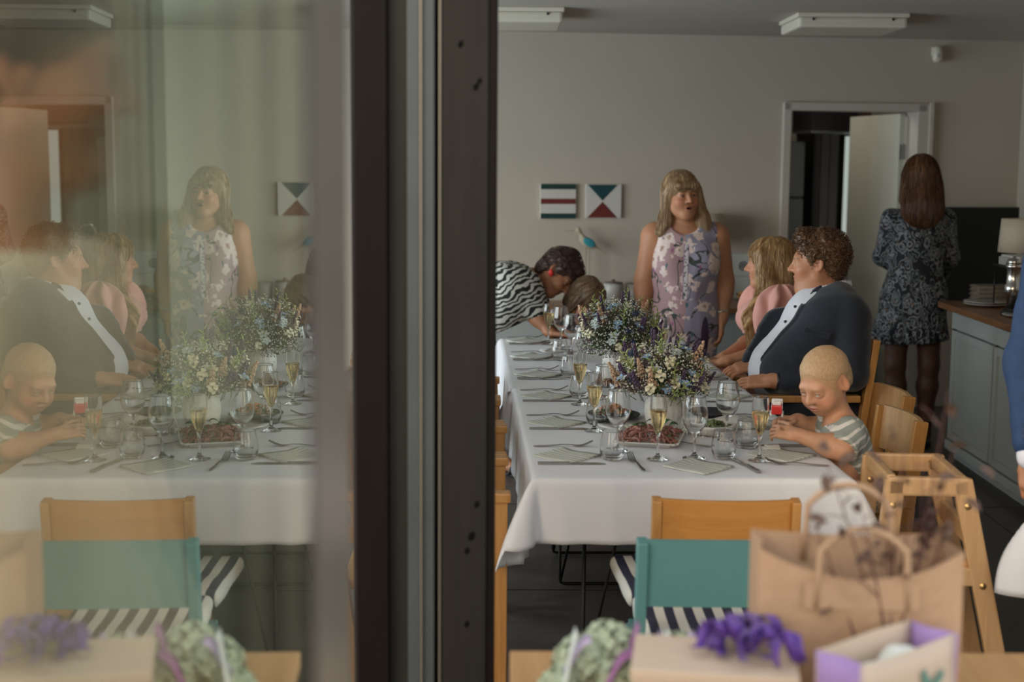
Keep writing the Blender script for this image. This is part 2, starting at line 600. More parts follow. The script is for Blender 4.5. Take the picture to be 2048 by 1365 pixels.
def zebra_mat():
    m = principled('zebra_print_fabric', (.1, .1, .1), .7)
    v = texco(m, (1.0, 1.0, 1.35), (0, R(35), 0))
    nt, N, L = nodes_of(m)
    n = noise(m, v, 7, 3)
    vd = mixc(m, .10, v, n.outputs[1], 'ADD')
    w = N.new('ShaderNodeTexWave'); w.inputs['Scale'].default_value = 9.5; w.inputs['Distortion'].default_value = 7; w.inputs['Detail'].default_value = 1.2; w.inputs['Detail Scale'].default_value = 1.4
    w.bands_direction = 'Z'
    L.new(vd, w.inputs['Vector'])
    setcol(m, ramp(m, w.outputs[0], [(.44, (.012, .015, .012)), (.52, (.55, .55, .50))]))
    bump(m, noise(m, v, 12, 3).outputs[0], .3, .01)
    return m
M_ZEBRA = zebra_mat()
def paisley_mat():
    m = principled('paisley_print_fabric', (.02, .02, .03), .75)
    v = texco(m)
    nt, N, L = nodes_of(m)
    n = noise(m, v, 8, 2)
    vd = mixc(m, .09, v, n.outputs[1], 'ADD')
    c = (.011, .012, .018)
    for sc, off, colr, fr in ((14, (0, 0, 0), (.25, .25, .28), 30), (21, (3, 1, 2), (.18, .21, .23), 28)):
        mp = N.new('ShaderNodeMapping'); L.new(vd, mp.inputs[0]); mp.inputs['Location'].default_value = off; mp.inputs['Scale'].default_value = (1.25, 1.0, .8)
        vo = N.new('ShaderNodeTexVoronoi'); vo.inputs['Scale'].default_value = sc; L.new(mp.outputs[0], vo.inputs['Vector'])
        rings = math_(m, 'SINE', math_(m, 'MULTIPLY', vo.outputs['Distance'], fr))
        brk = noise(m, v, 38, 2)
        k = math_(m, 'MULTIPLY', math_(m, 'GREATER_THAN', rings, .42), math_(m, 'LESS_THAN', vo.outputs['Distance'], .62))
        k = math_(m, 'MULTIPLY', k, math_(m, 'GREATER_THAN', brk.outputs[0], .40))
        c = mixc(m, k, c, colr)
        k2 = math_(m, 'LESS_THAN', vo.outputs['Distance'], .11)
        c = mixc(m, k2, c, (.16, .24, .25) if sc == 14 else (.22, .12, .06))
    dots = N.new('ShaderNodeTexVoronoi'); dots.inputs['Scale'].default_value = 48; L.new(v, dots.inputs['Vector'])
    k = math_(m, 'MULTIPLY', math_(m, 'LESS_THAN', dots.outputs['Distance'], .22), math_(m, 'GREATER_THAN', sepxyz(m, dots.outputs['Color'])[0], .72))
    c = mixc(m, k, c, (.20, .14, .09))
    setcol(m, c)
    return m
M_PAISLEY = paisley_mat()
def tee_mat():
    m = principled('striped_jersey', (.3, .32, .28), .8)
    v = texco(m)
    s = sepxyz(m, v)
    n = noise(m, v, 14, 2)
    z = math_(m, 'ADD', s[2], math_(m, 'MULTIPLY', n.outputs[0], .016))
    z = math_(m, 'ADD', z, math_(m, 'MULTIPLY', s[0], -.35))
    f = math_(m, 'FRACT', math_(m, 'MULTIPLY', z, 34.0))
    dash = math_(m, 'GREATER_THAN', noise(m, texco(m, (1, 1, 1)), 24, 2).outputs[0], .36)
    k = math_(m, 'MULTIPLY', math_(m, 'LESS_THAN', f, .34), dash)
    setcol(m, mixc(m, k, (.27, .30, .27), (.62, .60, .55)))
    bump(m, noise(m, v, 30, 3).outputs[0], .2, .006)
    return m
M_TEE = tee_mat()
M_PINK = mottled('pink_crepe', (.62, .30, .25), .06, 8, .75, .25, 30, sheen=.2)
M_NAVY = mottled('navy_wool', (.009, .013, .023), .18, 30, .8, .2, 220, sheen=.2)
M_NAVY_DK = mottled('dark_trouser_wool', (.016, .018, .026), .15, 30, .85, .2, 200)
M_SHIRT = mottled('white_poplin', (.62, .63, .68), .03, 10, .7, .2, 40)
M_BLUE = mottled('royal_blue_wool', (.010, .034, .095), .15, 30, .75, .2, 200)
M_BEIGE = mottled('beige_linen', (.60, .50, .40), .08, 20, .8, .2, 90)
M_BLACK_LEATHER = mottled('black_leather', (.012, .012, .013), .2, 30, .4, .2, 120)
M_TIGHTS = mottled('brown_tights', (.10, .048, .028), .08, 40, .6, 0)
M_DARKDRESS = mottled('dark_grey_cloth', (.03, .03, .035), .15, 20, .8, .2, 100)
M_RED_ENAMEL = principled('red_enamel', (.65, .03, .03), .3)
M_SILVER = principled('polished_steel', (.62, .61, .58), .22, metal=1.0)
M_BUTTON = principled('dark_button', (.02, .02, .025), .35)

# ------------------------------------------------------------------ room shell
M_WALL = mottled('painted_wall', (.485, .435, .365), .025, 2.5, .85, .12, 160)
M_CEIL = mottled('painted_ceiling', (.47, .43, .375), .03, 2, .9, .08, 120)
M_FLOOR = principled('dark_concrete', (.04, .035, .032), .42)
_v = texco(M_FLOOR)
_n = noise(M_FLOOR, _v, 2.6, 6, .65); _n2 = noise(M_FLOOR, _v, 26, 4)
setcol(M_FLOOR, ramp(M_FLOOR, math_(M_FLOOR, 'ADD', math_(M_FLOOR, 'MULTIPLY', _n.outputs[0], .7), math_(M_FLOOR, 'MULTIPLY', _n2.outputs[0], .3)), [(.3, (.050, .042, .037)), (.7, (.100, .086, .077))]))
bump(M_FLOOR, _n2.outputs[0], .12, .004)
M_TERRACE = mottled('grey_terrace_boards', (.30, .27, .23), .15, 8, .75, .2, 60, stretch=(1, 12, 1))
M_FRAME_DARK = mottled('dark_painted_timber', (.015, .0145, .012), .16, 3, .5, .25, 40, stretch=(10, 10, 1), spec=.18)
M_FRAME_BROWN = mottled('dark_brown_timber', (.006, .0045, .004), .15, 3, .5, .2, 40, stretch=(10, 10, 1), spec=.12)
M_FRAME_GREEN = mottled('grey_green_timber', (.024, .025, .021), .12, 3, .45, .2, 40, stretch=(10, 10, 1), spec=.2)
M_SEAL = mottled('blue_grey_metal', (.06, .072, .080), .08, 5, .45, .05, 60, metal=.4)
M_LIP = principled('light_metal_lip', (.16, .15, .125), .35, metal=.5)
M_KNOT = principled('timber_knot', (.004, .004, .004), .8, spec=.05)
M_DOORWHITE = mottled('cream_door_paint', (.52, .52, .45), .03, 3, .45, .05, 90)
M_TRIM = mottled('door_frame_paint', (.50, .46, .40), .03, 3, .5, .05, 90)
M_FACADE = mottled('outer_wall_render', (.13, .125, .11), .06, 4, .85, .3, 120)
M_LAMPPLASTIC = principled('cream_lamp_cover', (.66, .62, .52), .35)
M_WHITEPAINT = mottled('white_cabinet_paint', (.40, .43, .42), .03, 4, .5, .05, 80)
M_OAK = wood('oak_worktop', (.17, .075, .028), (.30, .14, .055), .4, 'X')
M_OAKY = wood('oak_worktop_long', (.15, .062, .022), (.27, .12, .045), .4, 'Y')
M_TILE = mottled('white_glazed_tile', (.58, .58, .55), .03, 6, .25, .03, 50)
M_BLACK = principled('black_satin', (.012, .012, .013), .4)
M_BLACKMETAL = principled('black_wire', (.010, .010, .011), .45, metal=.3)
M_GREYMETAL = principled('brushed_steel', (.30, .31, .31), .35, metal=.9)

def structure(name, bm, m, parent=None, **k):
    o = obj(name, bm, m, parent, **k)
    o['kind'] = 'structure'
    return o
YAWW = math.atan(.135)
def wallY(x): return 9.35 + .135 * x
# floor slab with shallow joints, terrace outside
fl = structure('floor', B((0, 7.7, -.06), (7.4, 9.0, .12)), M_FLOOR)
bm = bmesh.new()
for y in (4.05, 5.45, 6.85, 8.25): box(bm, (0, y, .0006), (7.0, .006, .0012))
for x in (-1.9, -.5, .9, 2.3): box(bm, (x, 6.4, .0006), (.006, 6.2, .0012))
o = obj('floor_joint', bm, M_BLACK, fl)
structure('terrace_floor', B((0, .0, -.062), (9, 6.38, .12)), M_TERRACE)
structure('ceiling', B((0, 7.0, 2.56), (7.4, 7.9, .12)), M_CEIL)
# back wall in pieces round the kitchen doorway
def wall_piece(name, x0, x1, z0, z1, th=.16, mat=M_WALL):
    bm = bmesh.new()
    a = [(x0, wallY(x0)), (x1, wallY(x1)), (x1, wallY(x1) + th), (x0, wallY(x0) + th)]
    prism(bm, a, z0, z1)
    return structure(name, bm, mat)
wb = wall_piece('wall_back', -3.6, 1.80, 0, 2.5)
for args in ((2.755, 3.75, 0, 2.5), (1.80, 2.755, 2.04, 2.5)):
    o = wall_piece('wall_back', *args)
structure('wall_right', B((3.52, 6.45, 1.25), (.12, 6.9, 2.5)), M_WALL)
# left wall with three tall daylight windows
for y0, y1 in ((3.2, 3.55), (4.85, 5.15), (6.45, 6.75), (8.05, 9.0)):
    structure('wall_left', B((-3.46, (y0 + y1) / 2, 1.25), (.14, y1 - y0, 2.5)), M_WALL)
structure('wall_left', B((-3.46, 6.1, .20), (.14, 5.8, .40)), M_WALL)
structure('wall_left', B((-3.46, 6.1, 2.42), (.14, 5.8, .16)), M_WALL)
for i, (y0, y1) in enumerate(((3.55, 4.85), (5.15, 6.45), (6.75, 8.05))):
    bm = bmesh.new()
    for yy in (y0 + .025, y1 - .025): box(bm, (-3.46, yy, 1.37), (.10, .05, 1.94), bev=.004)
    for zz in (.425, 2.315): box(bm, (-3.46, (y0 + y1) / 2, zz), (.10, y1 - y0 - .1, .05), bev=.004)
    structure('window_%d' % (i + 1), bm, M_FRAME_DARK)
# front: opening on the right, lintel, glazed opening and wall on the left
structure('wall_front', B((.0, 3.23, 2.47), (7.0, .16, .22)), M_FACADE)
structure('wall_front', B((-2.15, 3.23, 1.18), (2.70, .16, 2.36)), M_FACADE)
structure('wall_front', B((2.60, 3.23, 1.18), (1.8, .16, 2.36)), M_FACADE)  # out of view, widened to shade the right side of the room
# post between the glazed side and the open side: stepped timber and metal profiles
post = bmesh.new(); box(post, (-.320, 3.26, 1.18), (.080, .16, 2.36), bev=.004)
post = structure('trim_1', post, M_FRAME_BROWN)
def post_piece(name, x0, x1, y0, y1, m, bev=.002):
    return obj(name, B(((x0 + x1) / 2, (y0 + y1) / 2, 1.18), (x1 - x0, y1 - y0, 2.36), bev=bev), m, post)
post_piece('grey_green_strip', -.280, -.236, 3.215, 3.32, M_FRAME_GREEN)
post_piece('metal_profile', -.236, -.208, 3.185, 3.32, M_SEAL)
post_piece('metal_lip', -.208, -.202, 3.180, 3.32, M_LIP)
post_piece('metal_profile', -.202, -.176, 3.190, 3.32, M_SEAL)
post_piece('shadow_groove', -.176, -.166, 3.225, 3.32, M_FRAME_BROWN)
post_piece('metal_lip', -.166, -.161, 3.190, 3.32, M_LIP)
pl = post_piece('timber_board', -.161, -.056, 3.195, 3.32, M_FRAME_DARK, .003)
post_piece('timber_edge', -.056, -.037, 3.200, 3.32, M_FRAME_BROWN, .003)
for x, z, r in ((-.118, 1.945, .006), (-.076, 1.865, .005), (-.084, 1.852, .006), (-.078, .905, .006), (-.090, .83, .008), (-.100, .795, .006), (-.10, .62, .006)):
    bm = bmesh.new(); lathe(bm, [(0, .0012), (r * .8, .0012), (r, 0)], 12); bmesh.ops.scale(bm, vec=(1, 1.5, 1), verts=bm.verts)
    obj('knot', bm, M_KNOT, pl, loc=(x, 3.195, z), rot=(R(90), R(20), 0))
structure('threshold', B((.84, 3.24, .008), (1.74, .18, .016), bev=.003), M_GREYMETAL)

# ------------------------------------------------------------------ glass door leaf standing open beside the camera
YL = R(1.80)
leaf = thing('door', 'open glass door leaf with a glossy dark stile at the left, mirroring the room', 'door', (-.118, 0, 0), YL)
# local frame: y runs along the leaf, x points away from the camera side when negative
M_GLASS = bpy.data.materials.new('double_glazing')
M_GLASS.use_nodes = True
_nt = M_GLASS.node_tree; _N, _L = _nt.nodes, _nt.links; _N.clear()
_o = _N.new('ShaderNodeOutputMaterial'); _mx = _N.new('ShaderNodeMixShader'); _t = _N.new('ShaderNodeBsdfTransparent'); _g = _N.new('ShaderNodeBsdfGlossy'); _f = _N.new('ShaderNodeFresnel')
_f.inputs['IOR'].default_value = 1.75     # coated panes reflect more than plain float glass
_g.inputs['Roughness'].default_value = 0.0
_g.inputs['Color'].default_value = (.97, 1.0, .95, 1)
_t.inputs['Color'].default_value = (.86, .90, .84, 1)
# two surfaces of one pane: R2 = 2R / (1 + R)
_m1 = _N.new('ShaderNodeMath'); _m1.operation = 'MULTIPLY'; _m1.inputs[1].default_value = 2.0
_m2 = _N.new('ShaderNodeMath'); _m2.operation = 'ADD'; _m2.inputs[1].default_value = 1.0
_m3 = _N.new('ShaderNodeMath'); _m3.operation = 'DIVIDE'
_L.new(_f.outputs[0], _m1.inputs[0]); _L.new(_f.outputs[0], _m2.inputs[0]); _L.new(_m1.outputs[0], _m3.inputs[0]); _L.new(_m2.outputs[0], _m3.inputs[1])
_L.new(_m3.outputs[0], _mx.inputs[0]); _L.new(_t.outputs[0], _mx.inputs[1]); _L.new(_g.outputs[0], _mx.inputs[2]); _L.new(_mx.outputs[0], _o.inputs[0])
def pane(name, x):
    bm = bmesh.new()
    vs = [bm.verts.new(v) for v in ((x, -.35, .12), (x, 1.062, .12), (x, 1.062, 2.24), (x, -.35, 2.24))]
    bm.faces.new(vs)
    return obj(name, bm, M_GLASS, leaf)
pane('glass_pane', 0.0)
pane('glass_pane', -.014)
M_STILE = principled('glossy_dark_stile', (.13, .12, .10), .30, spec=1.0, ior=1.8)
bump(M_STILE, noise(M_STILE, texco(M_STILE, (60, 60, 2)), 1.5, 3).outputs[0], .05, .002)
obj('stile', B((-.012, 1.225, 1.18), (.028, .330, 2.30), bev=.003), M_STILE, leaf)
obj('stile', B((-.012, -.42, 1.18), (.028, .14, 2.30), bev=.003), M_STILE, leaf)
obj('top_rail', B((-.012, .36, 2.285), (.028, 1.40, .09), bev=.003), M_STILE, leaf)
obj('bottom_rail', B((-.012, .36, .075), (.028, 1.40, .09), bev=.003), M_STILE, leaf)
obj('glazing_bead', B((-.002, 1.060, 1.18), (.006, .008, 2.12), bev=.001), M_BLACK, leaf)
obj('floor_hinge', B((-.012, 1.30, .015), (.05, .10, .030), bev=.004), M_GREYMETAL, leaf)

# ------------------------------------------------------------------ kitchen doorway and what shows behind it
def on_wall(o, x, z, off=0.0):
    o.location = (x, wallY(x) - off, z); o.rotation_euler = (0, 0, YAWW); return o
dfr = bmesh.new()
box(dfr, (-.475, 0, 1.035), (.055, .20, 2.07), bev=.006); box(dfr, (.475, 0, 1.035), (.085, .20, 2.07), bev=.006); box(dfr, (0, 0, 2.045), (1.0, .20, .055), bev=.006)
d1 = structure('door_1', dfr, M_TRIM)
d1.location = (2.28, wallY(2.28) + .07, 0); d1.rotation_euler = (0, 0, YAWW)
bm = bmesh.new(); box(bm, (.525, -.105, 1.04), (.03, .02, 2.08), bev=.004); obj('door_casing', bm, M_TRIM, d1)
bm = bmesh.new(); box(bm, (.423, .06, 1.0), (.018, .03, 1.98), bev=.003); obj('door_stop', bm, M_TRIM, d1)
dl = thing('door', 'cream painted kitchen door standing open behind the woman in the paisley dress', 'door', (2.665, 9.84, 0), R(8.5))
obj('door_panel', B((0, .46, 1.01), (.040, .90, 2.0), bev=.003), M_DOORWHITE, dl)
hd = obj('escutcheon', B((-.024, .86, 1.02), (.008, .035, .045), bev=.003), M_GREYMETAL, dl)
bm = bmesh.new(); tube(bm, [(-.025, .86, 1.03), (-.065, .86, 1.03), (-.068, .84, 1.03), (-.068, .74, 1.03)], .009, 8)
obj('lever_handle', bm, M_GREYMETAL, dl)
bm = bmesh.new(); lathe(bm, [(0, .008), (.017, .008), (.019, 0)], 16); obj('lock_rose', bm, M_GREYMETAL, dl, loc=(-.020, .86, .93), rot=(0, R(-90), 0))
bm = bmesh.new(); box(bm, (.0, .0, 1.75), (.03, .03, .10), bev=.003); box(bm, (0, 0, .25), (.03, .03, .10), bev=.003); obj('hinge', bm, M_GREYMETAL, dl)
# kitchen shell
structure('wall_kitchen_back', B((2.6, 13.0, 1.25), (4.6, .1, 2.5)), M_WALL)
structure('wall_kitchen_left', B((.9, 11.4, 1.25), (.1, 3.2, 2.5)), M_WALL)
structure('wall_kitchen_right', B((4.6, 11.4, 1.25), (.1, 3.3, 2.5)), M_WALL)
structure('kitchen_ceiling', B((2.7, 11.5, 2.56), (4.0, 3.2, .1)), M_CEIL)
structure('kitchen_floor', B((2.7, 11.5, -.061), (4.0, 3.2, .12)), M_FLOOR)
hood = thing('extractor_hood', 'dark steel extractor hood hanging at the top of the kitchen doorway', 'extractor hood', (2.42, 11.2, 1.93), R(6))
obj('hood_body', B((.0, 0, .10), (.36, .5, .24), bev=.006), M_BLACK, hood)
obj('hood_side', B((.235, 0, .10), (.11, .48, .235), bev=.004), wood('hood_side_veneer', (.06, .04, .025), (.11, .07, .045), .4), hood)
obj('hood_filter', B((.03, 0, -.024), (.42, .48, .02), bev=.003), M_GREYMETAL, hood)
obj('hood_duct', B((0, .1, .395), (.20, .20, .35), bev=.004), M_GREYMETAL, hood)
cab = thing('refrigerator', 'grey kitchen refrigerator just inside the doorway on its left', 'refrigerator', (2.13, 11.75, 0), R(6))
M_FRIDGE = mottled('grey_enamel', (.15, .16, .16), .05, 4, .35, .03, 60)
obj('fridge_body', B((0, .3, .92), (.50, .60, 1.84), bev=.008), M_FRIDGE, cab)
obj('fridge_door', B((0, -.025, .70), (.495, .05, 1.34), bev=.006), M_FRIDGE, cab)
obj('freezer_door', B((0, -.025, 1.61), (.495, .05, .44), bev=.006), M_FRIDGE, cab)
bm = bmesh.new(); tube(bm, [(-.2, -.05, 1.18), (-.2, -.085, 1.2), (-.2, -.085, 1.34), (-.2, -.05, 1.36)], .008, 8); obj('door_pull', bm, M_GREYMETAL, cab)
tall = thing('tall_cupboard', 'tall dark cupboard beside the refrigerator in the kitchen', 'cupboard', (2.56, 11.9, 0), R(6))
obj('side_panel', B((-.07, .2, 1.0), (.03, .5, 2.0), bev=.003), M_BLACK, tall)
for k in range(2):
    obj('cupboard_door', B((.02 + k * .075, -.01, 1.0), (.070, .03, 1.96), bev=.003), mottled('cupboard_front', (.085, .085, .075), .06, 4, .45, .03, 60), tall)
obj('cupboard_back', B((.05, .4, 1.0), (.2, .03, 2.0), bev=.003), M_BLACK, tall)
w4 = bmesh.new()
box(w4, (2.94, 12.86, 1.15), (.045, .06, 1.55), bev=.004); box(w4, (3.62, 12.86, 1.15), (.045, .06, 1.55), bev=.004); box(w4, (3.28, 12.86, 1.93), (.72, .06, .05), bev=.004); box(w4, (3.28, 12.86, .38), (.72, .06, .05), bev=.004)
w4 = structure('window_4', w4, M_FRAME_BROWN)
M_DAY = principled('daylit_frosted_pane', (.4, .45, .42), .5)
_p = M_DAY.node_tree.nodes['Principled BSDF']; _p.inputs['Emission Color'].default_value = (.62, .72, .66, 1); _p.inputs['Emission Strength'].default_value = .55
obj('pane', B((3.28, 12.88, 1.15), (.64, .02, 1.5)), M_DAY, w4)
tap = thing('kitchen_tap', 'chrome kitchen tap arching above the seated couple in the doorway', 'tap', (2.09, 10.3, 0))
bm = bmesh.new(); tube(bm, [(.0, 0, .92), (0, 0, 1.14)] + [(.055 - .055 * math.cos(a), 0, 1.14 + .055 * math.sin(a)) for a in [PI * i / 8 for i in range(1, 9)]], .011, 10); obj('spout', bm, M_SILVER, tap)
bm = bmesh.new(); lathe(bm, [(0, .94), (.022, .94), (.024, .92), (.03, .90), (0, .90)], 16); obj('tap_base', bm, M_SILVER, tap)
sink = thing('kitchen_counter', 'low white kitchen counter carrying the chrome tap', 'counter', (2.1, 10.3, 0))
obj('counter_body', B((0, 0, .43), (.5, .5, .86), bev=.005), M_WHITEPAINT, sink)
obj('counter_top', B((0, 0, .88), (.54, .54, .04), bev=.004), M_GREYMETAL, sink)

kl = bpy.data.lights.new('kitchen_fill_light', 'AREA'); kl.energy = 5.5; kl.size = .5; kl.color = (1.0, .95, .82)  # unseen fill added to brighten the open kitchen door, not a fitted lamp
ko = bpy.data.objects.new('kitchen_fill_light', kl); ko.location = (1.75, 10.5, 2.42); ko.rotation_euler = (0, R(-35), 0); COL.objects.link(ko)
# ------------------------------------------------------------------ ceiling lamps, detector
def ceiling_lamp(x, y, label):
    t = thing('ceiling_lamp', label, 'ceiling lamp', (x, y, 2.5), 0, 'flat ceiling lamps')
    obj('lamp_base', B((0, 0, -.012), (.62, .56, .024), bev=.006), M_LAMPPLASTIC, t)
    obj('lamp_cover', B((0, 0, -.052), (.60, .54, .058), bev=.016), M_LAMPPLASTIC, t)
    for sx in (-1, 1):
        for sy in (-1, 1):
            bm = bmesh.new(); lathe(bm, [(0, .004), (.007, .004), (.008, 0)], 10)
            obj('screw', bm, M_BUTTON, t, loc=(sx * .22, sy * .272, -.035), rot=(R(90) if sy < 0 else R(-90), 0, 0))
    return t
ceiling_lamp(1.87, 8.28, 'flat cream ceiling lamp above the kitchen doorway')
ceiling_lamp(-.04, 8.10, 'flat cream ceiling lamp half hidden by the dark door post')
det = thing('motion_detector', 'small white motion detector high on the back wall at right', 'detector', (2.83, wallY(2.83) - .012, 2.40), YAWW)
bm = bmesh.new(); lathe(bm, [(0, .055), (.022, .05), (.032, .03), (.034, 0), (.034, -.03), (.026, -.052), (0, -.058)], 20); bmesh.ops.scale(bm, vec=(1, .9, 1), verts=bm.verts)
obj('detector_body', bm, M_LAMPPLASTIC, det, loc=(0, -.03, 0))
obj('detector_mount', B((0, 0, .02), (.05, .03, .06), bev=.004), M_LAMPPLASTIC, det)
bm = bmesh.new(); box(bm, (0, -.061, -.012), (.028, .006, .022), bev=.002); obj('detector_lens', bm, principled('detector_lens_plastic', (.42, .41, .38), .3), det)

# ------------------------------------------------------------------ two flag pictures
M_FW = principled('picture_white', (.58, .56, .52), .6)
M_FG = principled('picture_dark_green', (.008, .040, .035), .55)
M_FR = principled('picture_dark_red', (.14, .022, .018), .55)
M_FT = principled('picture_teal', (.008, .050, .062), .55)
def flag(x, z, label):
    return on_wall(thing('signal_flag_picture', label, 'picture', (0, 0, 0), 0), x, z, .012)
f1 = flag(.295, 1.41, 'square picture of dark green and red horizontal stripes on white')
obj('panel', B((0, 0, 0), (.236, .022, .222), bev=.002), M_FW, f1)
for z, m in ((.096, M_FG), (0, M_FR), (-.096, M_FG)): obj('stripe', B((0, -.0115, z), (.232, .003, .034)), m, f1)
f2 = flag(.595, 1.412, 'square picture of a teal and a red triangle meeting point to point')
obj('panel', B((0, 0, 0), (.238, .022, .222), bev=.002), M_FW, f2)
for s, m in ((1, M_FT), (-1, M_FR)):
    bm = bmesh.new(); a = [bm.verts.new((x, y, z)) for y in (-.013, -.010) for x, z in ((-.108, s * .108), (.092, s * .108), (-.008, s * .004))]
    for f in ((0, 1, 2), (5, 4, 3), (0, 3, 4, 1), (1, 4, 5, 2), (2, 5, 3, 0)): bm.faces.new([a[i] for i in f])
    bmesh.ops.recalc_face_normals(bm, faces=bm.faces); obj('triangle', bm, m, f2)

# ------------------------------------------------------------------ bench counter along the back wall and the things on it
CX = .85
bc = thing('bench_counter', 'white bench with an oak top along the back wall behind the standing women', 'counter', (CX, wallY(CX) - .31, 0), YAWW)
obj('worktop', B((-.10, 0, .740), (1.86, .56, .036), bev=.004), M_OAK, bc)
obj('bench_body', B((-.10, .03, .36), (1.80, .48, .72), bev=.004), M_WHITEPAINT, bc)
for k in range(3):
    dr_ = obj('cabinet_door', B((-.70 + k * .60, -.225, .37), (.58, .024, .62), bev=.004), M_WHITEPAINT, bc)
    bm = bmesh.new(); lathe(bm, [(0, .02), (.012, .018), (.008, .006), (.012, 0)], 12); obj('knob', bm, M_GREYMETAL, dr_, loc=(-.46 + k * .60, -.237, .55), rot=(R(90), 0, 0))
bs = thing('tile_splashback', 'white tile splashback with sketched circles behind the pink-dressed woman', 'splashback', (1.53, wallY(1.53) - .006, .76), YAWW)
for i in range(3):
    for j in range(2):
        t_ = obj('tile', B((-.16 + i * .152, 0, .075 + j * .152), (.149, .010, .149), bev=.002), M_TILE, bs)
for x, z in ((-.13, .215), (.02, .22)):
    bm = bmesh.new()
    for rr in (.028, .012): tube(bm, [(rr * math.cos(a), -.007, rr * math.sin(a)) for a in [2 * PI * i / 16 for i in range(16)]], .0035, 5, closed=True)
    obj('printed_circle', bm, principled('print_ink', (.05, .07, .08), .5), bs, loc=(x, 0, z))
def bpos(x, dy=0.0): # on the bench top, dy from wall
    return (x, wallY(x) - .16 - dy, .758)
def lathe_thing(name, label, cat, loc, parts, group=None, seg=28):
    t = thing(name, label, cat, loc, 0, group)
    for pn, prof, m in parts:
        bm = bmesh.new(); lathe(bm, prof, seg); bmesh.ops.recalc_face_normals(bm, faces=bm.faces); obj(pn, bm, m, t)
    return t
M_CERAMIC = mottled('cream_ceramic', (.46, .45, .41), .03, 8, .35, .03, 60)
M_CERBROWN = mottled('brown_glaze', (.13, .10, .08), .08, 8, .35, .03, 60)
lathe_thing('storage_jar', 'round cream ceramic jar on the oak bench, left of the utensil pot', 'jar', bpos(.66), (('jar_body', [(0, 0), (.062, 0), (.070, .02), (.070, .11), (.062, .125), (.058, .125), (.056, .02), (0, .015)], M_CERAMIC), ('jar_lid', [(0, .150), (.012, .148), (.014, .134), (.060, .132), (.066, .126), (0, .126)], M_CERBROWN)))
lathe_thing('ceramic_bowl', 'grey-brown bowl standing beside the cream jar on the oak bench', 'bowl', bpos(.80), (('bowl_body', [(0, 0), (.04, 0), (.055, .03), (.060, .12), (.054, .12), (.048, .03), (0, .012)], mottled('taupe_glaze', (.26, .23, .20), .05, 8, .4, .03, 60)),))
lathe_thing('white_canister', 'small white canister beside the bending woman on the oak bench', 'canister', bpos(.42, .22), (('canister_body', [(0, 0), (.045, 0), (.047, .10), (.04, .11), (0, .11)], M_CERAMIC), ('canister_lid', [(0, .125), (.03, .124), (.043, .112), (.043, .108), (0, .108)], M_CERAMIC)))
ut = lathe_thing('utensil_pot', 'steel pot of dark kitchen utensils on the oak bench', 'pot', bpos(.955), (('pot_body', [(0, 0), (.042, 0), (.044, .13), (.040, .13), (.038, .006), (0, .006)], M_GREYMETAL),))
for k, (dx, dy, h) in enumerate(((-.022, .0, .25), (.0, .018, .27), (.02, -.008, .24), (.012, .02, .22))):
    u_ = thing('kitchen_utensil', ('black spatula leaning left in the steel pot', 'black ladle upright in the steel pot', 'black spoon leaning right in the steel pot', 'short black whisk handle in the steel pot')[k], 'utensil', Vector(bpos(.955)) + Vector((dx * .5, dy * .5, .012)), 0, 'utensils in the steel pot')
    bm = bmesh.new(); tube(bm, [(0, 0, 0), (dx * 2.0, dy, h * .7)], .004, 6); obj('handle', bm, M_BLACK, u_)
    bm = bmesh.new(); box(bm, (dx * 2.5, dy * 1.2, h * .85), (.040, .010, .075), (0, dx * 6, 0), .004); obj('utensil_head', bm, M_BLACK, u_)
# wooden bird on a stick
bird = thing('wooden_bird', 'wooden wading bird figure with a turquoise wing on the bench', 'figurine', (.475, wallY(.475) - .10, .758), YAWW)
M_DRIFT = mottled('driftwood', (.42, .36, .27), .1, 20, .7, .2, 60)
S_ = Sdf()
S_.ell((.015, 0, .385), (.060, .022, .034), M=rot3('Y', .5), k=.02)
S_.cap((-.012, 0, .41), (-.040, 0, .455), .018, .012, k=.02); S_.ball((-.048, 0, .468), .019, k=.012)
S_.cap((-.06, 0, .468), (-.145, 0, .464), .007, .0035, k=.008)
S_.cap((.05, 0, .365), (.135, 0, .310), .013, .005, k=.015)
sdf_obj('bird_body', [S_.mesh(.005)], M_DRIFT, bird)
S_ = Sdf(); S_.ell((.022, -.020, .388), (.046, .008, .026), M=rot3('Y', .55), k=.01); S_.ell((.022, .020, .388), (.046, .008, .026), M=rot3('Y', .55), k=.01)
sdf_obj('wing', [S_.mesh(.004)], principled('turquoise_paint', (.03, .26, .32), .5), bird)
for x in (.0, .024):
    bm = bmesh.new(); tube(bm, [(x, 0, .36), (x, 0, .015)], .005, 6); obj('leg', bm, M_DRIFT, bird)
bm = bmesh.new(); box(bm, (.01, 0, .009), (.10, .07, .018), bev=.004); obj('stand', bm, M_DRIFT, bird)
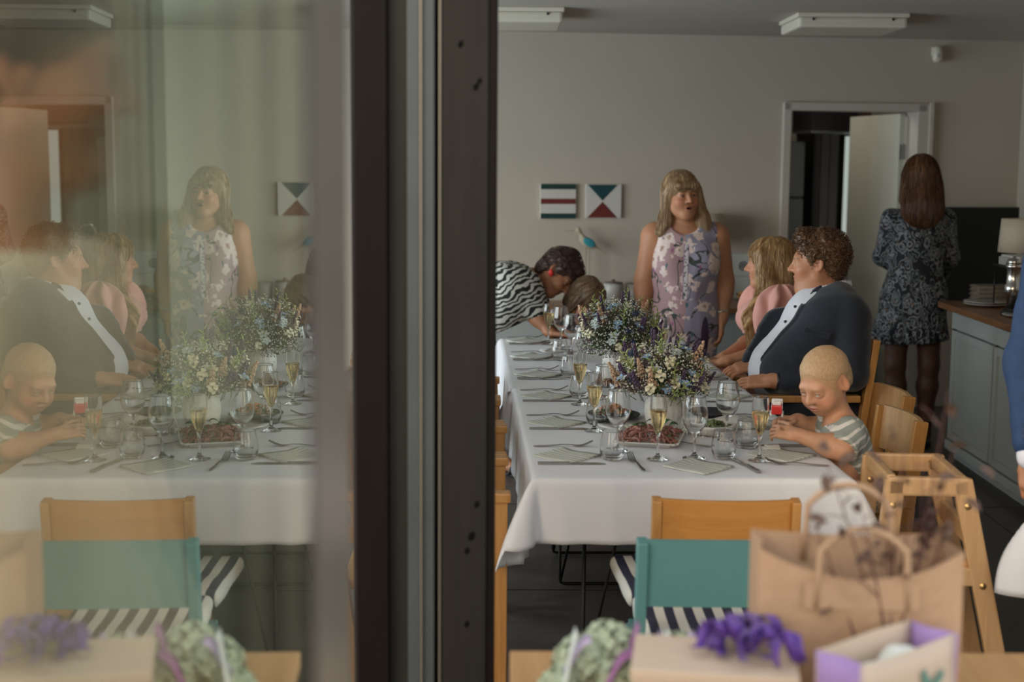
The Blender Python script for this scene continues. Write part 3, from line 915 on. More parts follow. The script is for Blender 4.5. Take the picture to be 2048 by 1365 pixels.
# bread basket with oranges behind the pink woman
bk = lathe_thing('fruit_basket', 'dark basket of bread and fruit on the oak bench beside the tiles', 'basket', bpos(1.60, .12), (('basket_body', [(0, 0), (.09, 0), (.13, .05), (.135, .06), (.125, .06), (.085, .01), (0, .01)], mottled('dark_wicker', (.03, .018, .012), .2, 60, .7, .4, 90)),))
for k, (dx, dy, dz, r, c) in enumerate(((-.085, -.02, .05, .036, (.45, .19, .03)), (-.02, .02, .062, .042, (.16, .075, .035)), (.045, -.02, .058, .04, (.24, .12, .05)), (.0, -.06, .05, .036, (.12, .05, .025)))):
    p = Vector(bpos(1.60, .12)) + Vector((dx, dy, dz))
    S_ = Sdf(); S_.ell((0, 0, 0), (r * 1.25, r, r * .85), k=.01); S_.disp = lambda P: .002 * vnoise(P * 60); S_.disp_pad = .003
    o = sdf_obj('bread_roll' if k else 'orange', [S_.mesh(.005)], mottled('crust_%d' % k if k else 'orange_peel', c, .15, 30, .6, .2, 90))
    o.location = p
    tag(o, ('orange at the left edge of the dark basket', 'brown bread roll in the middle of the dark basket', 'golden bread roll at the right of the dark basket', 'dark bread roll at the front of the dark basket')[k], 'fruit' if k == 0 else 'bread')
def table_lamp(loc, label, r0, r1, h, hb, m):
    t = thing('table_lamp', label, 'lamp', loc)
    bm = bmesh.new(); lathe(bm, [(r0, hb), (r1, hb + h), (r1 - .003, hb + h), (r0 - .003, hb)], 36, close=True); obj('lamp_shade', bm, m, t)
    bm = bmesh.new(); lathe(bm, [(0, 0), (.05, 0), (.05, .012), (.012, .02), (.018, .05), (.03, .09), (.012, .13), (.008, hb + .04), (0, hb + .04)], 20); obj('lamp_base', bm, M_GREYMETAL, t)
    bm = bmesh.new(); bmesh.ops.create_uvsphere(bm, u_segments=12, v_segments=8, radius=.025); obj('bulb', bm, M_CERAMIC, t, loc=(0, 0, hb + h * .45), smooth=True)
    bm = bmesh.new(); tube(bm, [(-r1 * .95, 0, hb + h * .92), (0, 0, hb + h * .80), (r1 * .95, 0, hb + h * .92)], .002, 5); obj('shade_wire', bm, M_GREYMETAL, t)
    return t
M_SHADE = mottled('linen_lampshade', (.50, .43, .34), .04, 20, .8, .2, 200)
table_lamp((1.265, wallY(1.265) - .16, .758), 'cream table lamp on the bench, half hidden behind the floral-dressed woman', .13, .11, .20, .385, M_SHADE)

# ------------------------------------------------------------------ right-hand counter
rc = thing('serving_counter', 'white serving counter with an oak top along the right wall', 'counter', (2.46, 6.6, 0))
obj('worktop', B((.49, 0, .885), (1.06, 2.9, .034), bev=.004), M_OAKY, rc)
obj('counter_body', B((.53, 0, .45), (.92, 2.86, .83), bev=.004), M_WHITEPAINT, rc)
obj('plinth', B((.56, 0, .045), (.96, 2.84, .09), bev=.004), M_WHITEPAINT, rc)
obj('apron_rail', B((.050, 0, .81), (.022, 2.86, .115), bev=.003), M_WHITEPAINT, rc)
for k in range(4):
    y = -1.07 + k * .715
    d_ = obj('sliding_door', B((.062, y, .43), (.018, .695, .62), bev=.002), M_WHITEPAINT, rc)
    for s in (-1, 1): obj('door_stile', B((.047, y + s * .325, .43), (.016, .045, .62), bev=.002), M_WHITEPAINT, d_)
    for z in (.14, .72): obj('door_rail', B((.047, y, z), (.016, .605, .045), bev=.002), M_WHITEPAINT, d_)
    obj('door_gap', B((.060, y + .357, .43), (.020, .010, .63)), M_BLACK, rc)
obj('base_moulding', B((.040, 0, .085), (.030, 2.86, .05), bev=.008), M_WHITEPAINT, rc)
ZC = .903
table_lamp((2.83, 7.90, ZC), 'linen table lamp on the serving counter near the dark screen', .130, .118, .185, .29, M_SHADE)
scr = thing('wall_screen', 'large black screen on the back wall behind the counter lamp', 'screen', (3.21, wallY(3.21) - .035, 1.06), YAWW)
obj('screen_body', B((0, 0, 0), (.52, .05, .64), bev=.004), M_BLACK, scr)
obj('screen_glass', B((0, -.027, 0), (.49, .004, .61), bev=.001), principled('black_glass', (.006, .006, .007), .3), scr)
urn = lathe_thing('coffee_urn', 'polished steel coffee urn with a black base on the serving counter', 'urn', (2.60, 7.36, ZC), (('urn_body', [(0, .03), (.030, .03), (.032, .10), (.045, .105), (.047, .15), (.038, .16), (.034, .235), (.042, .245), (.044, .262), (0, .262)], M_SILVER), ('urn_base', [(0, 0), (.055, 0), (.058, .015), (.034, .032), (0, .032)], M_BLACK), ('urn_lid', [(0, .305), (.008, .304), (.010, .294), (.034, .288), (.043, .262), (0, .262)], M_SILVER)))
lathe_thing('saucer', 'white saucer under the coffee urn', 'saucer', (2.585, 7.24, ZC), (('saucer_dish', [(0, .003), (.04, .003), (.075, .012), (.076, .014), (.04, .006), (0, .006)], M_CERAMIC),))
for k in range(2):
    lathe_thing('dinner_plate', ('lower of two dark-centred plates on the counter by the paisley dress', 'upper of two dark-centred plates on the counter by the paisley dress')[k], 'plate', (2.60, 7.78, ZC + .012 * k), (('plate_rim', [(.06, .004), (.115, .014), (.117, .016), (.115, .018), (.06, .009)], M_CERAMIC), ('plate_centre', [(0, .002), (.06, .003), (.062, .009), (0, .008)], M_CERBROWN)), 'plates on the serving counter')
rk = thing('wire_rack', 'black wire shelf rack on the serving counter behind the urn', 'rack', (2.76, 7.55, ZC))
bm = bmesh.new()
for x in (-.14, .30):
    for y in (-.16, .16): tube(bm, [(x, y, 0), (x, y, .235)], .004, 6)
obj('rack_posts', bm, M_BLACKMETAL, rk)
bm = bmesh.new()
for i in range(7): tube(bm, [(-.15, -.16 + i * .0533, .235), (.31, -.16 + i * .0533, .235)], .003, 5)
for x in (-.15, .08, .31): tube(bm, [(x, -.165, .232), (x, .165, .232)], .004, 5)
obj('rack_shelf', bm, M_BLACKMETAL, rk)
tr_ = thing('paper_tray', 'grey letter tray of papers lying on the black wire rack', 'tray', (2.80, 7.55, ZC + .240), R(4))
obj('tray_body', B((0, 0, .022), (.34, .26, .044), bev=.006), mottled('grey_tray_card', (.30, .29, .27), .05, 10, .6, .1, 60), tr_)
obj('papers', B((0, 0, .048), (.32, .24, .012), bev=.001), M_CERAMIC, tr_)
bsk = thing('woven_basket', 'low grey woven basket on the counter in front of the dark screen', 'basket', (2.72, 7.98, ZC))
M_WICK = mottled('grey_wicker', (.16, .125, .09), .25, 70, .75, .5, 120)
obj('basket_body', B((0, 0, .05), (.24, .14, .10), bev=.012), M_WICK, bsk)
for k in range(4): 
    bm = bmesh.new(); tube(bm, [(x, y, .018 + k * .024) for x, y in ((-.122, -.072), (.122, -.072), (.122, .072), (-.122, .072))], .007, 6, closed=True); obj('woven_band', bm, M_WICK, bsk)
sp = thing('speaker_box', 'dark box with a pale label under the lamp on the serving counter', 'box', (2.86, 8.0, ZC))
obj('box_body', B((.12, 0, .08), (.16, .10, .16), bev=.005), M_BLACK, sp)
obj('pale_label', B((.12, -.052, .13), (.05, .003, .035)), M_CERAMIC, sp)
# ------------------------------------------------------------------ chairs
M_BIRCH = wood('orange_birch', (.36, .165, .045), (.52, .27, .085), .38, 'Z', .8)
M_BIRCHX = wood('orange_birch_panel', (.40, .17, .035), (.52, .25, .065), .36, 'X', .8)
M_BIRCHP = wood('pale_birch', (.40, .23, .10), (.54, .34, .17), .42, 'Z', .8)
M_TEAL = mottled('teal_lacquer', (.075, .20, .195), .06, 5, .42, .04, 60)
M_STRIPE = principled('navy_striped_canvas', (.5, .5, .45), .8)
_v = texco(M_STRIPE); _s = sepxyz(M_STRIPE, _v)
setcol(M_STRIPE, mixc(M_STRIPE, math_(M_STRIPE, 'LESS_THAN', math_(M_STRIPE, 'FRACT', math_(M_STRIPE, 'MULTIPLY', math_(M_STRIPE, 'ADD', _s[0], 2.0), 19.0)), .5), (.62, .60, .53), (.018, .020, .045)))
bump(M_STRIPE, noise(M_STRIPE, texco(M_STRIPE), 120, 2).outputs[0], .2, .003)
def back_panel_bm(w, z0, z1, depth, th=.016, lean=.10, ycen=-.20, n=14, r=.02):
    """bent plywood panel, concave towards +y"""
    P0, P1 = [], []
    bm = bmesh.new()
    m = 6
    F, Bk = [], []
    for i in range(n + 1):
        u = -1 + 2 * i / n
        row_f, row_b = [], []
        for j in range(m + 1):
            v = j / m
            z = z0 + (z1 - z0) * v
            x = u * w / 2
            y = ycen - depth * (1 - u * u) - lean * (z - .45)
            row_f.append(bm.verts.new((x, y + th / 2, z))); row_b.append(bm.verts.new((x, y - th / 2, z)))
        F.append(row_f); Bk.append(row_b)
    for i in range(n):
        for j in range(m):
            bm.faces.new((F[i][j], F[i][j + 1], F[i + 1][j + 1], F[i + 1][j])); bm.faces.new((Bk[i][j], Bk[i + 1][j], Bk[i + 1][j + 1], Bk[i][j + 1]))
        bm.faces.new((F[i][m], Bk[i][m], Bk[i + 1][m], F[i + 1][m])); bm.faces.new((F[i][0], F[i + 1][0], Bk[i + 1][0], Bk[i][0]))
    for j in range(m):
        bm.faces.new((F[0][j], Bk[0][j], Bk[0][j + 1], F[0][j + 1])); bm.faces.new((F[n][j], F[n][j + 1], Bk[n][j + 1], Bk[n][j]))
    bmesh.ops.recalc_face_normals(bm, faces=bm.faces)
    return bm
def beam(bm, a, b, w, d, side=(1, 0, 0), bev=.004):
    a = Vector(a); b = Vector(b); t = (b - a); L = t.length; t.normalize()
    x = Vector(side); x = (x - t * x.dot(t)).normalized(); y = t.cross(x)
    M = Matrix((x, y, t)).transposed()
    return box(bm, (a + b) / 2, (w, d, L), M, bev)
def seat_poly(w, dpt, n=12):
    pts = [(-w * .46, -dpt / 2), (w * .46, -dpt / 2)]
    for i in range(n + 1):
        a = PI * i / n
        pts.append((w / 2 * math.cos(a) , dpt * .12 + dpt * .40 * math.sin(a)))
    return pts
def make_chair(label, m, mp, group, ztop=.765, w=.40, name='dining_chair', flat=.028, cushion=False, slats=True):
    t = thing(name, label, 'chair', (0, 0, 0), 0, group)
    obj('backrest', back_panel_bm(w - .02, .60, ztop, flat), mp, t, smooth=False)
    for s in (-1, 1):
        bm = bmesh.new(); beam(bm, (s * (w / 2 - .008), -.165, 0), (s * (w / 2 - .008), -.192, .45), .026, .050); beam(bm, (s * (w / 2 - .008), -.190, .44), (s * (w / 2 - .008), -.230, ztop - .002), .026, .050)
        obj('leg', bm, m, t)
        bm = bmesh.new(); beam(bm, (s * (w / 2 - .02), .19, 0), (s * (w / 2 - .03), .175, .43), .032, .042); obj('leg', bm, m, t)
        obj('side_rail', B((s * (w / 2 - .03), 0, .405), (.022, .34, .055), bev=.003), m, t)
    bm = bmesh.new(); prism(bm, seat_poly(w + .02, .42), .432, .448); obj('seat', bm, mp, t)
    for y in (-.185, .16): obj('cross_rail', B((0, y, .405), (w - .07, .020, .055), bev=.003), m, t)
    for s in ((-.45, .45) if slats else ()):
        bm = bmesh.new(); beam(bm, (s * .16 * 2 * .5 * 1.0, -.195, .44), (s * .16, -.215, .61), .034, .012); obj('back_slat', bm, m, t)
    return t
def make_cushion(label, loc, rz, group=None, w=.39, dpt=.38):
    t = thing('seat_cushion', label, 'cushion', loc, rz, group)
    S_ = Sdf(); S_.rbox((0, 0, .030), (w / 2, dpt / 2, .026), rad=.024, k=.01)
    S_.disp = lambda P: .005 * vnoise(P * 12) + .010 * np.exp(-((P[:, 0]) ** 2 + P[:, 1] ** 2) / .004); S_.disp_pad = .012
    c_ = sdf_obj('cushion_pad', [S_.mesh(.009)], M_STRIPE, t)
    for s in (-1, 1):
        for q in (-.012, .014):
            bm = bmesh.new(); tube(bm, [(s * .15, -dpt / 2 + .02, .028), (s * .15 + q, -dpt / 2 - .025, .0), (s * .15 + q * 2.2, -dpt / 2 - .032, -.07), (s * .15 + q * 2.6, -dpt / 2 - .03, -.11)], .005, 5)
            obj('cushion_tie', bm, M_SHIRT, t)
    return t
G_CH = 'birch chairs round the banquet table'
ch0 = make_chair('birch chair with its back to the camera at the near table end', M_BIRCH, M_BIRCHX, G_CH, slats=False)
ch0.location = (.600, 4.075, 0); ch0.rotation_euler = (0, 0, R(-1))
make_cushion('navy striped cushion on the birch chair at the near table end', (.535, 4.02, .449), R(4), 'striped seat cushions', w=.45)
tc = make_chair('teal painted chair with its back to the camera, nearest the bags', M_TEAL, M_TEAL, G_CH, flat=.004, ztop=.772, slats=False)
tc['group'] = 'painted chairs'
tc.location = (.515, 3.62, 0); tc.rotation_euler = (0, 0, R(0))
make_cushion('navy striped cushion with white ties on the teal chair', (.515, 3.625, .449), R(0), 'striped seat cushions', w=.36)
pr = make_chair('empty birch chair at the right table side, farther of the pair behind the toddler', M_BIRCH, M_BIRCHP, G_CH, w=.36)
pr.location = (1.335, 5.735, 0); pr.rotation_euler = (0, 0, R(90 + 7))
dup(pr, (1.225, 5.185, 0), R(90 + 8), 'empty birch chair at the right table side, nearer of the pair behind the toddler')
dup(pr, (1.31, 6.80, 0), R(90), 'birch chair under the woman in the pink dress')
st = thing('stool', 'birch stool under the toddler at the right table side', 'stool', (1.10, 4.575, 0), R(3))
obj('seat', B((0, 0, .455), (.30, .32, .03), bev=.010), M_BIRCHX, st)
for sx in (-1, 1):
    for sy in (-1, 1):
        bm = bmesh.new(); beam(bm, (sx * .13, sy * .13, 0), (sx * .10, sy * .11, .44), .034, .034); obj('leg', bm, M_BIRCH, st)
    obj('stretcher', B((sx * .122, 0, .16), (.020, .24, .028), bev=.003), M_BIRCH, st)
dup(pr, (.395, 7.72, 0), R(180), 'birch chair under the child at the far table end')
ac = thing('armchair', 'birch armchair with slatted arms under the man in the navy jacket', 'chair', (1.225, 6.15, 0), R(2), 'birch armchairs round the banquet table')
# armchair: arms run along x towards the table, back on the +x side
for k in (-1, 1):
    y = k * .252
    obj('arm', B((-.02, y, .700), (.50, .050, .030), bev=.006), M_BIRCH, ac)
    obj('arm_slat', B((-.02, y, .585), (.46, .022, .055), bev=.005), M_BIRCH, ac)
    bm = bmesh.new(); beam(bm, (-.24, y, 0), (-.24, y, .69), .042, .034); obj('leg', bm, M_BIRCH, ac)
    bm = bmesh.new(); beam(bm, (.17, y, 0), (.29, y, .95), .050, .030, side=(0, 1, 0)); obj('leg', bm, M_BIRCH, ac)
obj('seat', B((.0, 0, .425), (.46, .47, .03), bev=.006), M_BIRCHX, ac)
obj('backrest', back_panel_bm(.47, .60, .94, .02, ycen=-.222, lean=.14), M_BIRCHP, ac, rot=(0, 0, R(90)))
for k, (x, y, a) in enumerate(((-.275, 4.365, 181), (-.285, 4.93, 180), (-.305, 5.50, 182), (-.32, 6.07, 181))):
    nth = ('first', 'second', 'third', 'fourth')[k]
    dup(ac, (x, y, 0), R(a), nth + ' birch armchair from the camera in the row left of the table')
    make_cushion('navy striped cushion on the ' + nth + ' armchair of the left row', (x, y, .442), R(a - 90), 'striped seat cushions', w=.38, dpt=.40)
# ------------------------------------------------------------------ high chair
hc = thing('high_chair', 'birch child high chair with slanted legs at the right table corner', 'high chair', (1.222, 4.18, 0), R(-3))
for s in (-1, 1):
    y = s * .165
    for x0, x1 in ((-.165, -.105), (.265, .085)):
        bm = bmesh.new(); beam(bm, (x0, y, .0), (x1, y, .785), .058, .026, bev=.006)
        lg = obj('leg', bm, M_BIRCHP, hc)
        for z in (.71, .475):
            q = (z) / .785
            bm = bmesh.new(); lathe(bm, [(0, .004), (.004, .004), (.0045, .002), (.009, .003), (.010, 0)], 14)
            obj('bolt', bm, principled('brass_bolt', (.55, .36, .14), .35, metal=.8) if 'brass_bolt' not in MATS else MATS['brass_bolt'], lg, loc=(x0 + (x1 - x0) * q, y - .014, z), rot=(R(90), 0, 0))
    obj('arm_rail', B((-.01, y, .765), (.235, .026, .056), bev=.008), M_BIRCHP, hc)
    obj('lower_rail', B((.015, y, .50), (.25, .024, .055), bev=.005), M_BIRCHP, hc)
    obj('foot_rail', B((.04, y, .16), (.32, .024, .045), bev=.005), M_BIRCHP, hc)
obj('seat', B((.0, 0, .535), (.25, .32, .018), bev=.004), M_BIRCHX, hc)
obj('back_bar', B((.088, 0, .772), (.026, .33, .045), bev=.006), M_BIRCHP, hc)
obj('back_bar', B((.118, 0, .62), (.022, .33, .060), bev=.006), M_BIRCHP, hc)
obj('front_bar', B((-.115, 0, .775), (.026, .33, .045), bev=.006), M_BIRCHP, hc)
obj('footrest', B((-.13, 0, .27), (.09, .32, .016), bev=.003), M_BIRCHX, hc)
# ------------------------------------------------------------------ people: anatomy
SKINS = {'fair': (.45, .220, .122), 'tan': (.35, .165, .09), 'pale': (.50, .27, .16)}
def smooth01(x): x = np.clip(x, 0, 1); return x * x * (3 - 2 * x)
class Face:
    """head frame: x right of the person, y forwards, z up; unit = metres of an adult head"""
    def __init__(s, c, fwd, up=(0, 0, 1), k=1.0, child=False, male=False, full=1.0, gaze=(0, 0), open=1.0, mouth=0.0):
        s.F = Frame(c, basis(fwd, up), k); s.child = child; s.male = male; s.full = full; s.gaze = gaze; s.open = open; s.mouth = mouth
    def build(s, S):
        F = s.F; ch = s.child
        # note: basis() gives columns right, forward, up
        if ch:
            S.ell((0, -.018, .036), (.080, .097, .086), k=.03, F=F)
            S.ell((0, .022, -.036), (.060, .066, .066), k=.045, F=F)
            S.ball((0, .062, -.083), .021, k=.035, F=F)
            for x in (-1, 1):
                S.ball((x * .034, .056, -.045), .031, k=.03, F=F)
        else:
            S.ell((0, -.016, .036), (.077, .097, .086), k=.03, F=F)
            S.ell((0, .024, -.040), (.060 * s.full, .068, .078), k=.04, F=F)
            S.ball((0, .068, -.102), .021 if not s.male else .024, k=.035, F=F)
            for x in (-1, 1):
                S.cap((x * .050 * s.full, -.002, -.062), (x * .018, .062, -.104), .022 if not s.male else .026, .016, k=.03, F=F)
                S.ball((x * .036, .058, -.034), .027, k=.03, F=F)
        S.cap((-.034, .076, .016), (.034, .076, .016), .013 if not s.male else .016, k=.022, F=F)
        for x in (-1, 1):
            S.ell((x * .033, .098, -.004), (.019, .017, .0115), op='-', k=.016, F=F)
            S.ell((x * .032, .0745, -.004), (.0175, .0165, .0135), k=.007, F=F)
            S.ell((x * .032, .0940, -.0045), (.0132, .0105, .0050 * s.open), op='-', k=.003, F=F)
        nk = .82 if ch else 1.0
        S.cap((0, .086, .006), (0, .086 + .024 * nk, -.030 * nk), .0075, .0115, k=.012, F=F)
        for x in (-1, 1):
            S.ball((x * .012, .096, -.034 * nk), .0085, k=.008, F=F)
        my = -.060 if ch else -.066
        S.ell((0, .0885, my + .005), (.021, .0105, .006), k=.006, F=F)
        S.ell((0, .0865, my - .006), (.018, .0105, .0065), k=.006, F=F)
        S.cap((-.018, .098, my), (.018, .098, my), .0028, op='-', k=.004, F=F)
        if s.mouth: S.ell((0, .096, my - .0015), (.0145, .014, .0055 * s.mouth), op='-', k=.004, F=F)
        for x in (-1, 1):
            Me = rot3('Y', x * -.15) @ rot3('Z', x * .45)
            S.ell((x * .079, -.012, -.006), (.009, .019, .031), M=Me, k=.010, F=F)
            S.ell((x * .086, -.008, -.004), (.005, .010, .019), M=Me, op='-', k=.006, F=F)
    def color(s, V, base, lips=(.42, .13, .10), brow=(.16, .09, .05), blush=.5, stubble=0.0, scalp=None):
        q = ((V - s.F.o) @ s.F.M) / s.F.k
        c = np.tile(np.array(base, float), (len(V), 1))
        def blend(w, colr):
            w = w[:, None]; c[:] = c * (1 - w) + np.array(colr) * w
        def e(cx, r):
            return np.linalg.norm((q - np.array(cx)) / np.array(r), axis=1)
        for x in (-1, 1):
            blend(smooth01(1.4 - e((x * .042, .07, -.035), (.03, .04, .026))) * .35 * blush, (base[0] * 1.05, base[1] * .62, base[2] * .6))
            blend(smooth01(1.5 - e((x * .08, -.01, -.005), (.014, .03, .035))) * .35, (base[0] * 1.0, base[1] * .7, base[2] * .65))
            b = np.minimum(e((x * .025, .088, .0195), (.013, .03, .0036)), e((x * .042, .082, .018), (.011, .03, .0032)))
            blend(smooth01((1.35 - b) * 2.2) * .85, brow)
            blend(smooth01((1.3 - e((x * .032, .088, .0012), (.0150, .02, .0022))) * 2.5) * .7, (.05, .03, .025))
            blend(smooth01((1.2 - e((x * .013, .098, -.0405), (.005, .012, .0035))) * 2) * .7, (base[0] * .25, base[1] * .2, base[2] * .2))
        blend(smooth01(1.4 - e((0, .108, -.03), (.014, .015, .014))) * .3 * blush, (base[0] * 1.05, base[1] * .7, base[2] * .66))
        my = -.060 if s.child else -.066
        blend(smooth01((1.35 - e((0, .095, my), (.021, .02, .0105))) * 1.8) * .8, lips)
        blend(smooth01((1.2 - e((0, .1, my), (.0185, .02, .0026))) * 2) * .85, (.06, .02, .02))
        if s.mouth: blend(smooth01((1.2 - e((0, .092, my - .0015), (.0145, .012, .0058 * s.mouth))) * 3) * .9, (.05, .018, .018))
        if scalp is not None:
            blend(smooth01((e((0, .104, -.036), (.110, .090, .098)) - .93) / .10) * smooth01((q[:, 2] + .05) / .03) * (np.linalg.norm(q, axis=1) < .16) * smooth01((e((.085, -.008, -.008), (.03, .036, .044)) - .8) / .3) * smooth01((e((-.085, -.008, -.008), (.03, .036, .044)) - .8) / .3), scalp)
        if stubble:
            blend(smooth01(1.3 - e((0, .055, -.09), (.065, .06, .05))) * stubble, (base[0] * .55, base[1] * .55, base[2] * .6))
        return c
    def eyes(s, parent, origin):
        for x in (-1, 1):
            bm = bmesh.new()
            bmesh.ops.create_uvsphere(bm, u_segments=16, v_segments=12, radius=.0125 * s.F.k)
            o = obj('eye', bm, M_EYE, parent, smooth=True)
            M4 = (Matrix([list(r) for r in s.F.M]) @ Matrix.Rotation(s.gaze[0], 3, 'Z') @ Matrix.Rotation(s.gaze[1], 3, 'X')).to_4x4()
            M4.translation = Vector(s.F.p((x * .0318, .0758, -.004)) - np.asarray(origin))
            o.matrix_local = M4
def hand(S, wrist, fdir, back, thumb_side, k=1.0, curl=.6, spread=.19, wr=None):
    """fdir: finger direction, back: outward normal of the back of the hand, thumb_side: +1/-1 along cross(back, fdir)"""
    S.hands = getattr(S, 'hands', []) + [(np.asarray(wrist, float) + nrm(fdir) * .08 * k, .62 * k)]
    x = nrm(fdir); z = nrm(np.asarray(back, float) - x * np.dot(back, x)); y = np.cross(z, x) * thumb_side
    M = np.stack([x, y, z], 1)
    F = Frame(wrist, M, k)
    S.cap((-.02, 0, 0), (.012, 0, 0), .024, .024, k=.02, F=F)
    S.rbox((.05, 0, 0), (.045, .038, .013), rad=.012, k=.014, F=F)
    S.ball((.035, .028, -.008), .018, k=.015, F=F)
    for yo, L, r, sp in ((.029, .070, .0088, 1), (.010, .080, .0090, .3), (-.010, .074, .0086, -.3), (-.028, .058, .0078, -1)):
        p = np.array([.088, yo, 0.0]); a = 0.0
        sd = sp * spread
        for i, (fr, ca) in enumerate(((.45, .55), (.30, .95), (.25, .6))):
            a += curl * ca
            d = np.array([math.cos(a) * math.cos(sd), math.cos(a) * math.sin(sd), -math.sin(a)])
            q = p + d * L * fr
            S.cap(p, q, r * (1 - .08 * i), r * (.92 - .08 * i), k=.004, F=F)
            p = q
    p = np.array([.022, .030, -.006]); d0 = nrm([.62, .72, -.32])
    for L, r, t in ((.045, .0125, 0), (.032, .0105, .4), (.026, .0092, .8)):
        d = nrm(d0 + np.array([.35, -.5, -.15]) * t * (.4 + curl))
        q = p + d * L
        S.cap(p, q, r, r * .92, k=.006, F=F); p = q
def arm(S, sh, el, wr, r=(.050, .040, .042, .026)):
    S.cap(sh, el, r[0], r[1], k=.04)
    sh, el, wr = map(np.asarray, (sh, el, wr))
    mid = el + (wr - el) * .3
    S.cap(el, mid, r[1] * .95, r[2], k=.03); S.cap(mid, wr, r[2], r[3], k=.03)
def leg(S, hip, knee, ankle, toe, r=(.085, .055, .056, .036)):
    hip, knee, ankle, toe = map(lambda a: np.asarray(a, float), (hip, knee, ankle, toe))
    S.cap(hip, knee, r[0], r[1], k=.04)
    mid = knee + (ankle - knee) * .32
    S.cap(knee, mid, r[1] * .95, r[2], k=.03); S.cap(mid, ankle, r[2], r[3], k=.03)
    S.cap(ankle, ankle + (toe - ankle) * .35 + np.array([0, 0, -.02]), r[3] * .95, .034, k=.03)
    S.cap(ankle + np.array([0, 0, -.03]), toe, .034, .024, k=.03)
def shoe(parent, origin, ankle, toe, mat, name='shoe', hi=.045):
    S = Sdf()
    ankle = np.asarray(ankle, float); toe = np.asarray(toe, float)
    d = nrm(toe - ankle); d[2] = 0; d = nrm(d)
    heel = np.array([ankle[0], ankle[1], toe[2]]) - d * .035
    S.ecap(heel, toe, .040, .040, .7, (0, 0, 1), k=.03)
    S.cap(heel + np.array([0, 0, hi]) + d * .03, heel + d * .04, .036, .038, k=.03)
    S.cut((0, 0, toe[2] - .026), (0, 0, -1))
    S.cut((ankle[0], ankle[1], toe[2] + hi), (0, 0, 1))
    return sdf_obj(name, [S.mesh(.008)], mat, parent, origin)
def person(label, base, group=None):
    return thing('person', label, 'person', base, 0, group)
def A3(*v): return np.array(v, float)
def finish_body(S, face, root, base, skin, zneck=None, hb=.0075, hh=.0038, **paint):
    """one continuous body mesh: fine around the head and neck, coarser below"""
    F = face.F
    V, Q = S.mesh(hb)
    c = V[Q].mean(1)
    keep = np.ones(len(Q), bool)
    fine = []
    # head and hands are meshed finer and replace the coarse faces there
    for o, r, h in [(F.o, .155 * F.k, hh)] + [(w, .20 * k, hh) for w, k in getattr(S, 'hands', [])]:
        lo, hi = o - r, o + r
        keep &= ~((c > lo) & (c < hi)).all(1)
        fine.append(S.mesh(h, bounds=(lo - .012, hi + .012)))
    return sdf_obj('body', [(V, Q[keep])] + fine, M_SKIN, root, base,
                   color=lambda P: face.color(P, skin, **paint))
def _grad(H, P, e=.002):
    g = np.stack([H.ev(P + np.eye(3)[i] * e) - H.ev(P - np.eye(3)[i] * e) for i in range(3)], 1)
    return g / (np.linalg.norm(g, axis=1)[:, None] + 1e-9)
def _tubes(name, C, r, mat, parent, origin, sides=3):
    """C (n, m, 3) polylines -> one mesh of thin tapering hairs"""
    n, m = C.shape[:2]
    t = np.gradient(C, axis=1); t /= np.linalg.norm(t, axis=2)[..., None] + 1e-9
    ref = np.tile(nrm(np.array([.31, .52, .8])), (n, m, 1))
    x = np.cross(t, ref); x /= np.linalg.norm(x, axis=2)[..., None] + 1e-9; y = np.cross(t, x)
    prof = np.sin(np.linspace(.25, 1.0, m) * PI) * .8 + .2
    rr = r[:, None] * prof[None, :]
    V = np.stack([C + (x * math.cos(2 * PI * k / sides) + y * math.sin(2 * PI * k / sides)) * rr[..., None] for k in range(sides)], 2)
    idx = np.arange(n * m * sides).reshape(n, m, sides)
    Q = []
    for k in range(sides):
        k2 = (k + 1) % sides
        Q.append(np.stack([idx[:, :-1, k], idx[:, :-1, k2], idx[:, 1:, k2], idx[:, 1:, k]], -1).reshape(-1, 4))
    o = sdf_obj(name, [(V.reshape(-1, 3), np.concatenate(Q))], mat, parent, origin)
    o['kind'] = 'stuff'
    return o
def surface_pts(o, origin, n, seed, ok=None):
    co = np.empty(len(o.data.vertices) * 3, np.float32); o.data.vertices.foreach_get('co', co)
    co = co.reshape(-1, 3) + np.asarray(origin)
    if ok is not None: co = co[ok(co)]
    r = np.random.default_rng(seed)
    return co[r.integers(0, len(co), n)] + r.normal(0, .002, (n, 3))
def hair_strands(H, F, ho, parent, origin, mat, n=500, steps=16, L=.30, r=.0018, lift=.002, down=(0, 0, -1), spread=.35, seed=1, wav=.0, ok=None):
    rg = np.random.default_rng(seed)
    dsp = H.disp; H.disp = None; cuts = H.cuts; H.cuts = []
    P = surface_pts(ho, origin, n, seed, ok)
    dn = F.d(down)
    Ls = L * rg.uniform(.55, 1.0, n)
    pts = []
    ctr = F.p((0, -.02, .05))
    li = lift + rg.uniform(-.001, .004, n)
    side = rg.normal(0, .16, (n, 3))
    for i in range(steps):
        g = _grad(H, P)
        P = P - g * np.clip(H.ev(P) - li, -.02, .02)[:, None]
        pts.append(P + (wav * np.sin(i * 1.5 + np.arange(n) * .9))[:, None] * np.cross(g, dn) if wav else P)
        rad = P - ctr; rad /= np.linalg.norm(rad, axis=1)[:, None]
        d = dn[None, :] + rad * spread + side
        d = d - (d * g).sum(1)[:, None] * g
        d /= np.linalg.norm(d, axis=1)[:, None] + 1e-9
        P = P + d * (Ls / steps)[:, None]
    H.disp = dsp; H.cuts = cuts
    return _tubes('hair_strands', np.stack(pts, 1), r * rg.uniform(.7, 1.4, n), mat, parent, origin)
